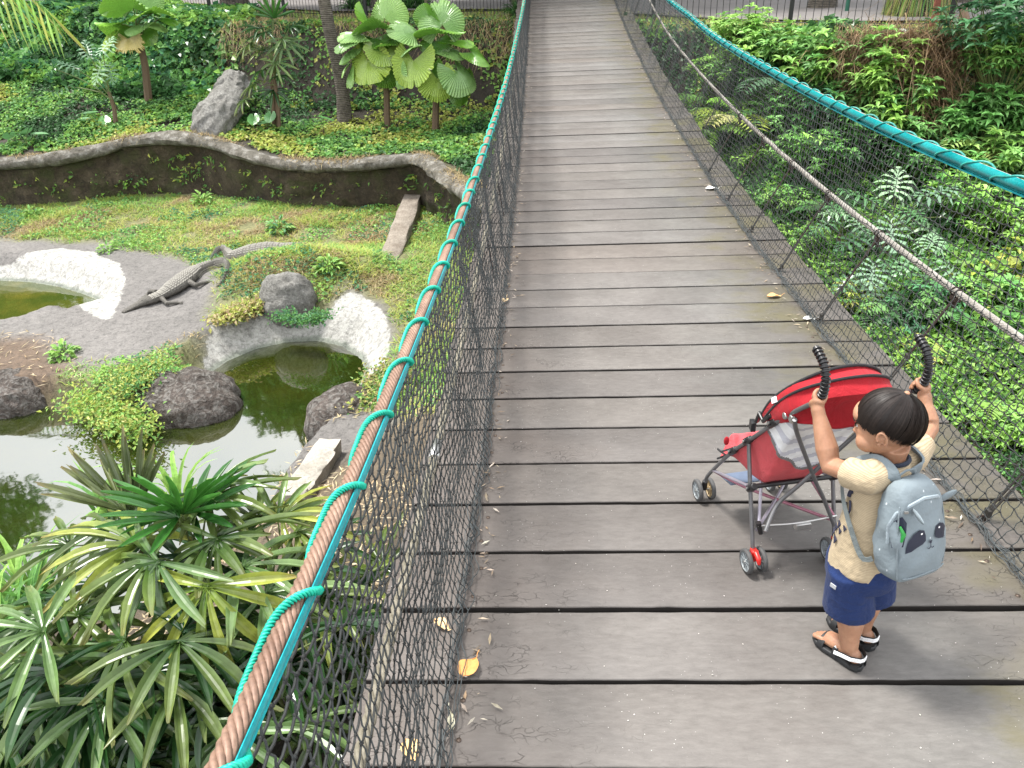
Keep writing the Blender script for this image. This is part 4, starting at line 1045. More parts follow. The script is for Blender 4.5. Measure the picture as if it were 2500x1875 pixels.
FAN = {'olive': [fan_leaf(s, 9, col0=(.035, .085, .016), col1=(.17, .225, .055), tipdark=.4) for s in (1, 2, 3)],
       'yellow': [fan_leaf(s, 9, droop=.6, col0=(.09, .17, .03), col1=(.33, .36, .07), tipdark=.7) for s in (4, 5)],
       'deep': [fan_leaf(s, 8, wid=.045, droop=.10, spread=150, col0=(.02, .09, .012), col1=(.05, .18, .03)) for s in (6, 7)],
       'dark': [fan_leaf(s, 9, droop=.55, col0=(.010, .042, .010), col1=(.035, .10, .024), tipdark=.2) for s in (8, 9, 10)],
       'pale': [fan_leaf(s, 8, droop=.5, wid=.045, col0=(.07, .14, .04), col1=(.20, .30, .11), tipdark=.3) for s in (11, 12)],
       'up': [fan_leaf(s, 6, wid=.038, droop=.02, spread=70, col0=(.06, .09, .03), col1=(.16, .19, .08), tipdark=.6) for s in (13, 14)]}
def orient(az, pitch, roll=0):
    """+Y of the leaf points along azimuth az (0 = away from the camera, 90 = right), raised by pitch"""
    return (Matrix.Rotation(-R(az), 3, 'Z') @ Matrix.Rotation(R(pitch), 3, 'X') @ Matrix.Rotation(R(roll), 3, 'Y')).to_euler()
def palm_clump(name, base, label, cat, leaves, scale=1.0, petr=.006, group=None, stemr=.014, stemtop=None, stemmat=None):
    """leaves: (hub xyz, az, pitch, roll, scale, mesh)"""
    root = empty(name, tuple(base), label, cat, group); B = Vector(base)
    top = Vector(stemtop) if stemtop is not None else sum((Vector(l[0]) for l in leaves), Vector())/len(leaves)-Vector((0, 0, .18*scale))
    m = MB(); T = top-B
    for q in range(3 if stemtop is None else 1):
        off = Vector((RNG.uniform(-.07, .07), RNG.uniform(-.07, .07), 0))*scale*(1 if stemtop is None else 0)
        m.tube([off*1.0-Vector((0, 0, .1)), T*.5+off*.8+Vector((.02, .01, 0))*scale, T+off*.3], [stemr, stemr*.9, stemr*.7], 7)
    m.build('stem', stemmat or M_STEMB, root)
    m = MB()
    for hub, az, pi_, ro, sc, me in leaves:
        h = Vector(hub)-B; a = R(az); d = Vector((math.sin(a), math.cos(a), 0)); s = T+Vector((RNG.uniform(-.02, .02), RNG.uniform(-.02, .02), RNG.uniform(-.12, .02)))*scale
        mid = s.lerp(h, .5)+Vector((0, 0, .08*(h-s).length))
        m.tube([s, s.lerp(mid, .5)+Vector((0, 0, .02*scale)), mid, mid.lerp(h, .5)+Vector((0, 0, .01)), h], [petr, petr*.8, petr*.7, petr*.6, petr*.6], 5)
        o = link('leaf', me, root, h, orient(az, pi_, ro), (sc, sc, sc))
    m.build('petioles', M_STEM, root); return root
rr_ = random.Random(5)
# ---- the lady palms in the left foreground: hub pixel, Y, az, pitch, roll, scale, kind
def hubs(L_): return [(at(a, b, Y), az, pi_, ro, sc, rr_.choice(FAN[k])) for a, b, Y, az, pi_, ro, sc, k in L_]
def gbase(x, y): return (x, y, float(tz(x, y)))
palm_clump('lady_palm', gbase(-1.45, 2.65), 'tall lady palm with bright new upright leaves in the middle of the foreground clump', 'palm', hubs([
    (395, 1112, 2.45, 185, 62, 0, 1.0, 'deep'), (400, 1105, 2.5, 150, 50, 10, .95, 'deep'), (385, 1120, 2.4, 255, 25, 0, .95, 'deep'), (420, 1110, 2.5, 70, 22, 0, .95, 'deep'), (450, 1068, 2.65, 55, 30, -25, 1.05, 'pale'), (455, 1078, 2.6, 80, 12, -10, 1.1, 'olive'),
    (295, 1180, 2.35, 295, 24, 15, 1.15, 'yellow'), (285, 1175, 2.4, 280, 8, 0, 1.1, 'olive'), (460, 1168, 2.35, 85, 18, -10, 1.2, 'olive'), (330, 1208, 2.2, 262, -8, 0, 1.15, 'olive'), (470, 1165, 2.3, 190, -25, 0, .8, 'olive'),
    (448, 1266, 2.05, 182, -38, 0, 1.15, 'yellow'), (345, 1215, 2.15, 215, -35, 0, 1.1, 'pale'), (525, 1225, 2.2, 100, 2, -5, 1.1, 'pale'), (420, 1200, 2.3, 160, -20, 5, 1.0, 'dark')]))
palm_clump('lady_palm', gbase(-1.9, 3.1), 'lady palm with dark bronze spear leaves behind the tall middle one', 'palm', hubs([
    (285, 1110, 2.75, 330, 58, 0, 1.1, 'up'), (270, 1105, 2.7, 290, 30, 0, 1.1, 'up'), (300, 1095, 2.8, 10, 70, 0, 1.1, 'up'), (240, 1140, 2.7, 280, 5, 0, 1.0, 'olive'), (330, 1120, 2.8, 60, 10, 0, 1.0, 'dark'), (330, 1160, 2.6, 200, -10, 0, .9, 'dark'), (150, 1180, 2.7, 265, 15, 0, 1.0, 'olive')]))
palm_clump('lady_palm', gbase(-1.0, 2.75), 'lady palm with yellowing leaves close to the turquoise handrail', 'palm', hubs([
    (612, 1118, 2.6, 60, 25, 0, .8, 'yellow'), (600, 1125, 2.6, 340, 35, 0, .85, 'pale'), (640, 1150, 2.5, 110, 5, 0, .9, 'yellow'), (560, 1130, 2.6, 320, 20, 0, .9, 'olive'), (575, 1283, 2.15, 95, 4, 0, 1.1, 'pale'), (590, 1270, 2.2, 40, 20, 0, 1.0, 'olive'), (640, 1240, 2.3, 70, 30, 0, .9, 'dark'),
    (640, 1330, 2.1, 120, -15, 0, 1.1, 'dark'), (560, 1330, 2.1, 200, -40, 0, 1.1, 'olive'), (700, 1290, 2.2, 60, 10, 0, 1.0, 'olive'), (690, 1180, 2.6, 80, 20, 0, .8, 'dark')]))
palm_clump('lady_palm', gbase(-1.75, 2.2), 'lady palm with hanging olive leaves at the lower left', 'palm', hubs([
    (272, 1385, 1.9, 235, -35, 0, 1.15, 'olive'), (255, 1395, 1.95, 150, -50, 0, 1.1, 'olive'), (95, 1480, 1.85, 215, -30, 0, 1.1, 'pale'), (105, 1475, 1.9, 320, 15, 0, 1.1, 'olive'), (60, 1415, 1.95, 265, 0, 0, 1.0, 'pale'), (90, 1335, 2.1, 300, 5, 0, 1.0, 'pale'), (170, 1330, 2.1, 20, 20, 0, 1.0, 'olive'),
    (170, 1585, 1.75, 195, -35, 0, 1.1, 'pale'), (180, 1575, 1.75, 90, -10, 0, 1.1, 'dark'), (130, 1290, 2.2, 250, -10, 0, 1.0, 'dark'), (20, 1550, 1.8, 250, -20, 0, 1.1, 'dark'), (240, 1300, 2.2, 290, -5, 0, 1.05, 'olive'), (200, 1480, 1.8, 120, -30, 0, 1.0, 'dark'), (330, 1450, 1.85, 60, 0, 0, 1.1, 'dark')]))
L_ = []
for k in range(90):
    px = rr_.uniform(-60, 800); py = rr_.uniform(1330, 1760); Y = rr_.uniform(1.75, 2.35)-.0002*(py-1300)
    if px < 760-(py-1300)*.2: L_.append((px, py, Y, rr_.uniform(0, 360), rr_.uniform(-45, 15), rr_.uniform(-20, 20), rr_.uniform(.95, 1.2), rr_.choice(['dark', 'dark', 'olive', 'dark', 'pale'])))
palm_clump('lady_palm', gbase(-1.25, 2.1), 'low dark lady palm thicket filling the bottom of the foreground clump', 'palm', hubs(L_[::2]))
palm_clump('lady_palm', gbase(-1.9, 1.8), 'low lady palm thicket at the very bottom left corner', 'palm', hubs(L_[1::2]))
palm_clump('lady_palm', gbase(-.75, 2.9), 'lady palm seen through the left net below the main rope', 'palm', hubs([
    (830, 1225, 2.7, 20, 35, 0, .8, 'olive'), (800, 1260, 2.6, 300, 20, 0, .9, 'olive'), (850, 1270, 2.6, 90, 0, 0, .8, 'pale'), (760, 1300, 2.4, 280, 0, 0, 1.0, 'dark'), (770, 1400, 2.2, 200, -30, 0, 1.0, 'olive'), (810, 1350, 2.4, 60, 0, 0, .9, 'dark'), (720, 1440, 2.1, 250, -20, 0, 1.0, 'olive'), (740, 1500, 2.0, 180, -40, 0, 1.0, 'dark'), (690, 1560, 1.9, 210, -40, 0, 1.0, 'olive')]))
# ---- strap leaved grass plants
def strap(name, base, n, L, w, sets, label, lean=.5, cat='plant', group=None, bend=.9, mat=None, topz=None):
    rng = RNG; V = []; F = []; C = []; b = 0; S = 7
    for k in range(n):
        th = rng.uniform(0, 2*math.pi); le = rng.uniform(.05, lean); l = L*rng.uniform(.6, 1.1); ww = w*rng.uniform(.7, 1.2); bd = bend*rng.uniform(.4, 1.4)
        o = np.array([math.cos(th), math.sin(th), 0]); s = np.array([-o[1], o[0], 0]); p0 = np.array([rng.normal()*.05*L, rng.normal()*.05*L, 0]); c = pal(1, sets)[0]
        p = p0.copy(); ang = math.pi/2-le
        for j in range(S+1):
            u = j/S; wj = ww*(.6+.8*u if u < .4 else (.92*(1-((u-.4)/.6)**1.6)))*.5
            V += [p-s*wj+np.array([0, 0, wj*.5]), p, p+s*wj+np.array([0, 0, wj*.5])]; C += [c*1.05, c*.9, c*1.05]
            p = p+(o*math.cos(ang)+np.array([0, 0, math.sin(ang)]))*(l/S); ang -= bd*(.15+.5*u)
            if j < S: q = b+j*3; F += [(q, q+1, q+4, q+3), (q+1, q+2, q+5, q+4)]
        b += (S+1)*3
    o = link(name, mesh_np(name, np.array(V), np.array(F), mat or M_LEAF, np.array(C), smooth=False), None, tuple(base)); return tagk(o, label, cat, group)
p = at(85, 1330, 2.75); strap('strap_grass', (p[0], p[1], p[2]-.05), 60, .62, .030, G_BR+G_MID, 'bright green strap leaved grass at the left edge above the moat', .45)
p = at(20, 1400, 2.5); strap('strap_grass', (p[0], p[1], p[2]-.05), 40, .58, .030, G_BR+G_MID, 'second clump of strap grass cut by the left edge of the photo', .5)
p = at(395, 1130, 3.1); strap('strap_grass', (p[0], p[1], p[2]), 20, .60, .034, G_BR, 'tall strap grass rising behind the bright new palm leaves', .3)
p = at(240, 1120, 3.2); strap('strap_grass', (p[0], p[1], p[2]-.05), 26, .50, .028, G_BR+G_BLUE, 'strap grass between the palms and the white water reflection', .4)

# ---- round fan palms on the far side
def round_leaf(seed, tone, pleats=38, sweep=292, cup=.22, torn=0):
    rng = np.random.default_rng(seed); sweep = rng.uniform(235, 300); fold = rng.uniform(.12, .42); drp = rng.uniform(.05, .28); asy = rng.uniform(-.08, .08); clefts = rng.choice(np.arange(8, pleats*2-8), 3); m = MB(); rings = [0, .18, .45, .75, 1.0]; n = pleats*2
    V = []; C = []; F = []
    for i in range(n+1):
        a = math.radians(-sweep/2+sweep*i/n); z = (1 if i % 2 else -1)
        for j, r_ in enumerate(rings):
            rr2 = r_*(1-.22*(abs(a)/math.pi)**2+asy*math.sin(a))*(1-(.16*r_**4 if i in clefts else 0))
            if j == 4: rr2 *= (1.0+(.018 if i % 2 else -.018))*(1-torn*rng.random()*.5)
            wav = .09*math.sin(a*2.3+seed*1.7)*r_**2
            V.append((math.sin(a)*rr2, math.cos(a)*rr2, z*.020*r_+cup*r_*r_*(1-1.6*math.cos(a)*.6)+wav-fold*abs(math.sin(a))*r_**2-drp*r_**3*max(0, math.cos(a))))
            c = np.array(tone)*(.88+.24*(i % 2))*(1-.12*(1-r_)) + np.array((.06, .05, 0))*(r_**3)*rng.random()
            C.append(c)
    for i in range(n):
        for j in range(4): a_ = i*5+j; F.append((a_, a_+1, a_+6, a_+5))
    me = mesh_np('leaf', np.array(V), np.array(F), M_LEAFP, np.array(C), smooth=False); return me
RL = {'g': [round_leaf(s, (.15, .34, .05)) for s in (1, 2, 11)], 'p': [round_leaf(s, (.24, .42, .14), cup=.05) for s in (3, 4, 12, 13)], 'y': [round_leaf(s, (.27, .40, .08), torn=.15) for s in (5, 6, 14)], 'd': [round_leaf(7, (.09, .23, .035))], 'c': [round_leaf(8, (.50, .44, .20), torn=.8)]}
def rleaf(px, py, Y, az, pitch, roll, s, k):
    P = at(px, py, Y); e = orient(az, pitch, roll); d = e.to_matrix() @ Vector((0, 1, 0))
    return (tuple(Vector(P)-d*(s*.35)), az, pitch, roll, s, rr_.choice(RL[k]))
cp = lambda cx, cy: (690+cx*.3347, cy*.3347)
def cpl(L_, Y): return [rleaf(*cp(a, b), Y+dy, az, pi_, ro, s, k) for a, b, dy, az, pi_, ro, s, k in L_]
b_, _ = place(938, 300); Yp = 15.9
palm_clump('fan_palm', gbase(at(938, 275, Yp)[0], Yp), 'right one of two round leaved fan palms beside the coconut trunk', 'palm', cpl([
    (790, 95, .1, 0, 70, 0, .47, 'p'), (755, 190, -.2, 180, 25, 0, .52, 'g'), (575, 175, .1, 300, 40, 0, .46, 'p'), (700, 90, .2, 270, 75, 60, .3, 'g'), (600, 295, -.1, 280, -10, 0, .40, 'p'), (590, 450, -.4, 205, -52, 0, .52, 'y'), (740, 285, -.1, 180, -20, 0, .33, 'd'), (890, 265, 0, 80, 12, 0, .45, 'g'),
    (1025, 360, -.1, 95, -25, 10, .42, 'g'), (860, 335, -.1, 120, -10, 0, .33, 'p'), (765, 560, -.4, 170, -70, 0, .42, 'y'), (925, 500, -.3, 120, -45, 10, .46, 'p'), (925, 590, -.1, 130, -80, 0, .40, 'd'), (500, 500, -.2, 240, -70, 0, .30, 'p'), (690, 500, -.3, 200, -60, 0, .36, 'd')], Yp), 2.2, .014, stemr=.075, stemtop=at(934, 150, Yp), group='round leaved fan palms')
palm_clump('fan_palm', gbase(at(834, 268, 16.2)[0], 16.2), 'left one of two round leaved fan palms beside the coconut trunk', 'palm', cpl([
    (425, 60, .1, 20, 68, 0, .46, 'p'), (365, 155, -.2, 180, 25, 0, .48, 'g'), (290, 85, .1, 300, 65, 30, .34, 'g'), (225, 210, 0, 285, 18, 0, .42, 'p'), (175, 265, -.1, 270, -5, 0, .40, 'p'), (430, 280, -.2, 210, 15, 0, .36, 'g'), (420, 345, -.3, 150, -35, 0, .42, 'y'), (300, 445, -.4, 200, -50, 0, .48, 'y'), (170, 345, 0, 260, -30, 0, .34, 'p'),
    (160, 440, -.1, 265, -40, 0, .26, 'p'), (180, 505, -.1, 250, -60, 0, .26, 'p'), (510, 230, 0, 60, 20, 0, .38, 'd'), (420, 480, -.2, 170, -65, 0, .36, 'd'), (350, 260, -.1, 180, -10, 0, .36, 'd')], 16.2), 2.2, .014, stemr=.07, stemtop=at(824, 115, 16.2), group='round leaved fan palms')
c3 = lambda cx, cy: (cx*.24, cy*.24)
palm_clump('fan_palm', gbase(at(312, 190, 18.0)[0], 18.0), 'big leaved fan palm wrapped in vines at the upper left of the photo', 'palm', [rleaf(*c3(a, b), 18.0+dy, az, pi_, ro, s, k) for a, b, dy, az, pi_, ro, s, k in [
    (1150, 20, -.3, 180, 35, 0, .62, 'g'), (1385, 95, -.3, 150, 15, 0, .52, 'g'), (1320, 210, -.2, 120, 5, 0, .46, 'p'), (1010, 215, -.2, 260, 5, 20, .52, 'g'), (965, 365, -.3, 230, -30, 0, .36, 'y'), (1140, 395, -.4, 180, -40, 0, .40, 'c'), (1230, 300, -.1, 150, -20, 0, .44, 'd'), (1500, 170, 0, 80, -5, 0, .36, 'g'), (1250, -60, .1, 0, 60, 0, .5, 'p')]], 2.4, .018, stemr=.09, stemtop=at(296, 60, 18.0))
# ---- philodendrons with cut leaves
def cut_leaf(seed, tone, lobes=7, R_=1.0):
    rng = np.random.default_rng(seed); V = [(0, -.12, 0)]; C = [tone]; F = []
    pts = []
    for s_ in (-1, 1):
        pp = [(0, -.12, 0)]
        for i in range(lobes):
            u = i/(lobes-1); a = math.radians(150-140*u); rr2 = R_*(.55+.30*math.sin(math.pi*min(1, u*.9+.15)))*rng.uniform(.9, 1.1)
            base = (0, -.15+u*.85); d = (math.sin(a), math.cos(a)*.9)
            tip = (base[0]+s_*d[0]*rr2*.75, base[1]+d[1]*rr2*.6); w = .075
            pr = (-d[1]*s_*0-0, 0)
            n_ = (d[1], -d[0])
            A = (base[0]+s_*d[0]*.16+s_*n_[0]*w*.5*-1, base[1]+d[1]*.16-n_[1]*w*.5); B = (base[0]+s_*d[0]*.16+s_*n_[0]*w*.5, base[1]+d[1]*.16+n_[1]*w*.5)
            M1 = ((A[0]*.45+tip[0]*.55)+s_*n_[0]*-w*.55, (A[1]*.45+tip[1]*.55)-n_[1]*w*.55); M2 = ((B[0]*.45+tip[0]*.55)+s_*n_[0]*w*.55, (B[1]*.45+tip[1]*.55)+n_[1]*w*.55)
            zt = -.22*rng.uniform(.5, 1.4)
            b = len(V); V += [(0, base[1]-.07, 0), (0, base[1]+.09, 0), (*A, .03), (*B, .03), (*M1, .02), (*M2, .02), (*tip, zt)]
            C += [tuple(np.array(tone)*k) for k in (.8, .8, 1, 1, 1.1, 1.1, 1.15)]
            F += [(b, b+1, b+3), (b, b+3, b+2), (b+2, b+3, b+5), (b+2, b+5, b+4), (b+4, b+5, b+6)]
    return mesh_np('leaf', np.array(V), np.array(F), M_LEAFP, np.array(C), smooth=False)
CUT = {'b': [cut_leaf(s, (.09, .21, .09)) for s in (1, 2)], 'p': [cut_leaf(s, (.22, .36, .22)) for s in (3, 4)], 'd': [cut_leaf(5, (.05, .14, .05))]}
def cl(px, py, Y, az, pi_, ro, s, k): return (at(px, py, Y), az, pi_, ro, s, rr_.choice(CUT[k]))
Yq = 16.9
palm_clump('philodendron', gbase(at(237, 228, Yq)[0], Yq), 'cut leaved philodendron with long bare stalks on the left slope', 'plant', [cl(160, 146, Yq, 280, 20, 0, .42, 'b'), (at(146, 188, Yq), 240, -20, 0, .42, CUT['d'][0]), cl(192, 116, Yq, 330, 40, 0, .40, 'b'), cl(222, 108, Yq, 30, 35, 0, .42, 'p'), cl(216, 148, Yq, 200, -50, 0, .42, 'p'), cl(236, 150, Yq, 150, -70, 0, .34, 'b'), cl(120, 150, Yq, 270, -20, 0, .3, 'b')], 2.0, .014, stemr=.05, stemtop=at(235, 198, Yq))
def bigphil(px, py, h, lab, spec, s=1):
    b, P = place(px, py, h); Y = P[1]
    palm_clump('philodendron', tuple(b), lab, 'plant', [cl(px+dx, py+dy, Y+dY, az, pi_, ro, sc*s, k) for dx, dy, dY, az, pi_, ro, sc, k in spec], 1.2, .012, stemr=.03, group='big cut leaved philodendrons in the valley')
bigphil(1935, 450, .75, 'largest philodendron, its pale cut leaves spread in the middle of the right valley', [(0, -40, .1, 20, 30, 0, .46, 'p'), (-60, -20, 0, 290, 15, 0, .44, 'b'), (70, -30, 0, 80, 10, 0, .46, 'p'), (-10, 40, -.2, 190, -35, 0, .46, 'p'), (-80, 60, -.1, 250, -25, 0, .42, 'b'), (70, 50, -.2, 130, -40, 0, .46, 'p'), (30, 5, -.1, 170, -10, 0, .36, 'b'), (120, 20, 0, 95, -30, 0, .4, 'b'), (-110, 10, 0, 280, -5, 0, .36, 'p')])
bigphil(2010, 560, .6, 'philodendron with drooping silvery leaves right of the largest one', [(0, -30, 0, 30, 10, 0, .36, 'p'), (-40, 0, 0, 240, -30, 0, .36, 'b'), (40, 20, -.1, 130, -40, 0, .36, 'p'), (-10, 30, -.1, 190, -50, 0, .36, 'b')])
bigphil(1885, 590, .55, 'lower philodendron with one long fan of pale fingers left of the hanger', [(0, -10, 0, 200, -25, 0, .42, 'p'), (-45, 10, 0, 250, -35, 0, .36, 'b'), (40, -20, 0, 80, 0, 0, .34, 'b'), (0, 30, -.1, 180, -55, 0, .34, 'p')])
bigphil(1820, 470, .55, 'philodendron half hidden in the shrubs to the left of the largest one', [(0, -10, 0, 330, 15, 0, .36, 'b'), (-30, 10, 0, 250, -25, 0, .34, 'b'), (30, 10, 0, 150, -30, 0, .34, 'p')])
# ---- taro
def heart(seed, tone):
    th = np.linspace(-math.pi*.92, math.pi*.92, 15); V = [(0, 0, 0)]; 
    for a in th: r_ = .62*(1+.35*math.cos(a))*(1 if abs(a) < 2.2 else 1.25); V.append((math.sin(a)*r_*.8, math.cos(a)*r_, -.08*math.cos(a)+.1*abs(math.sin(a))))
    F = [(0, i+1, i) for i in range(1, 15)]
    return mesh_np('leaf', np.array(V), np.array(F), M_LEAFP, np.tile(np.array(tone), (len(V), 1)), smooth=False)
HT = [heart(1, (.16, .36, .14)), heart(2, (.12, .30, .10))]
for lb, pts in [('pale green taro leaves on the slope under the philodendron', [(192, 245), (226, 259), (198, 272), (180, 258)]), ('pale taro leaves at the left edge just above the low wall', [(60, 283), (38, 288), (20, 292), (80, 290)]), ('taro seedling beside the mid lady palm', [(548, 255), (575, 265), (585, 250)]), ('single pale taro leaf under the fan palms', [(690, 262), (700, 256)])]:
    b, P = place(pts[0][0], pts[0][1]+12, .2)
    palm_clump('taro', tuple(b), lb, 'plant', [(tuple(at(x, y, P[1])), rr_.uniform(0, 360), rr_.uniform(-30, 10), 0, .24, rr_.choice(HT)) for x, y in pts], 1.0, .008, stemr=.012)
# ---- lady palm in mid distance
palm_clump('lady_palm', gbase(at(600, 290, 16.3)[0], 16.3), 'slender lady palm group standing against the far bank right of the rock outcrop', 'palm', [(tuple(at(px, py, 16.3+dy)), az, pi_, 0, s, rr_.choice(FAN[k])) for px, py, dy, az, pi_, s, k in [
    (588, 42, 0, 0, 75, 1.5, 'up'), (592, 40, 0, 180, 60, 1.5, 'deep'), (560, 62, 0, 280, 15, 1.4, 'dark'), (575, 70, 0, 250, -10, 1.5, 'dark'), (610, 85, 0, 110, -20, 1.5, 'pale'), (615, 95, -.1, 170, -40, 1.5, 'pale'), (545, 92, 0, 260, -30, 1.5, 'olive'), (595, 135, -.1, 180, -50, 1.4, 'pale'), (570, 150, 0, 270, -20, 1.4, 'dark'),
    (600, 165, 0, 90, 0, 1.4, 'dark'), (555, 180, 0, 250, -20, 1.4, 'olive'), (590, 195, 0, 150, -30, 1.4, 'dark'), (530, 215, 0, 240, -30, 1.3, 'olive'), (585, 110, 0, 0, 30, 1.4, 'dark'), (565, 110, 0, 300, 30, 1.4, 'olive'), (625, 60, 0, 80, 10, 1.3, 'dark')]], 2.0, .012, stemr=.045)
# ================================================================== RIGHT VALLEY
VM = lambda x, y: (x > .2) & (y < btf(x)-.1) & (y > 5.4+.15*(x-2)+(fbm(x, y, .8, 109)-.5)*1.6)
HR = lambda x, y: .05+.75*np.clip(fbm(x, y, 1.0, 110)-.34, 0, 1)*sstep(4.5, 6.5, y)
cover(95000, (1.0, 13), (3.4, 14), lambda x, y: VM(x, y) & (fbm(x, y, .5, 111) > .26) & (y-.5*x < 12.3) & (y > 7.2), HR, .085, [G_DK, G_MID, G_BR, G_DK, G_BR], 1.1, 112, M_LEAF, 'leafy undergrowth covering the valley on the right of the bridge', 'undergrowth', .7, .75)
HRn = lambda x, y: .03+.8*np.clip(fbm(x, y, .5, 113)-.42, 0, 1)
cover(46000, (1.6, 8.5), (4.3, 7.6), lambda x, y: VM(x, y) & (fbm(x, y, .35, 114)+(RNG.random(len(x))-.5)*.2 > .42), HRn, .046, [G_DK, G_MID, G_BR, G_DK, G_MID, G_YEL], .5, 123, M_LEAF, 'mixed small leaved weeds on the near slope right of the bridge', 'undergrowth', .55, .95, 1)
cover(9000, (1.6, 5.5), (6.4, 9.0), lambda x, y: VM(x, y), lambda x, y: HR(x, y)+.08, .06, [G_MID, G_DK, G_BR], .7, 115, M_LEAF, 'low carpet of tiny bright leaves beside the right edge of the deck', 'ground_cover', .8, .8)
cover(22000, (5.0, 12), (3.2, 9.5), lambda x, y: VM(x, y) & (fbm(x, y, .7, 108) > .42), lambda x, y: HR(x, y)+.1, .11, [G_BR, G_YEL, G_BR, G_MID], .9, 116, M_LEAF, 'bright yellow green creeping weeds in the lower right valley', 'undergrowth', .7, .7)
cover(30000, (.2, 5.5), (8.6, 17.5), lambda x, y: (y < btf(x)-.1), lambda x, y: .05+.6*np.clip(fbm(x, y, .8, 124)-.34, 0, 1), .10, [G_DK, G_MID, G_BR, G_MID], .8, 125, M_LEAF, 'leafy bank seen through the far half of the right net', 'undergrowth', .7, .8)
H5 = lambda x, y: .05+.5*np.clip(fbm(x, y, .7, 117)-.3, 0, 1)
cover(42000, (3.6, 13), (9.0, 15), lambda x, y: (y > btf(x)-2.4) & (y < btf(x)+.5) & (fbm(x*.9, y*.3, .9, 118) > np.where(x < 6, .40, .33)), H5, .12, [G_DK, G_DK, G_MID, G_BLUE, G_BR], .6, 119, M_LEAFG, 'dark ivy curtain on the bank at the upper right', 'ivy', .8, .95)
def shrub(px, py, H, rad, L, sets, label, stems=34, whorl=7, tiers=3, asp=.34, group=None, name='shrub', droop=.35):
    b, P0 = place(px, py, H*.62); z0 = b[2]
    root = empty(name, tuple(b), label, 'shrub', group)
    th = RNG.uniform(0, 2*np.pi, stems); q = np.sqrt(RNG.random(stems)); hh = H*(1-.45*q*q)*RNG.uniform(.82, 1.1, stems)
    tops = np.stack([np.cos(th)*q*rad, np.sin(th)*q*rad, hh], 1)
    m = MB()
    for tp in tops[::2]: m.tube([tuple(tp*np.array([.2, .2, 0])-np.array([0, 0, .1])), tuple(tp*np.array([.6, .6, .5])), tuple(tp)], [.012, .008, .004], 4)
    m.build('stem', M_STEM, root)
    P = []; D = []; C = []; Ls = []
    for i in range(stems):
        cst = pal(1, sets)[0]*RNG.uniform(.8, 1.2)
        ax = nz(tops[i]*np.array([.8, .8, .6]))
        for t_ in range(tiers):
            p = tops[i]*(1-.16*t_)+RNG.normal(size=3)*.01; ph = RNG.uniform(0, 6.28); k = whorl
            for w_ in range(k):
                a = ph+2*np.pi*w_/k+RNG.uniform(-.2, .2); d = np.array([math.cos(a), math.sin(a), RNG.uniform(-.35, .35) if t_ else RNG.uniform(-.1, .7)])+ax*.25
                P.append(p); D.append(d); C.append(cst*(RNG.uniform(.85, 1.2))*(1.12 if t_ == 0 else .95)); Ls.append(L*RNG.uniform(.75, 1.2)*(1-.1*(t_ == 0)))
    P = np.array(P); D = nz(np.array(D)); Ls = np.array(Ls); n = len(P)
    N = nz(np.array([0, 0, 1.])+rv(n)*.35-D*.1)
    V, F, Cc = leaves_np(P, D, N, Ls, Ls*asp, np.array(C), 1, .22, droop)
    link('foliage', mesh_np('foliage', V, F, M_LEAF, Cc, smooth=False), root); return root
GS = 'leafy shrubs on the right valley side'
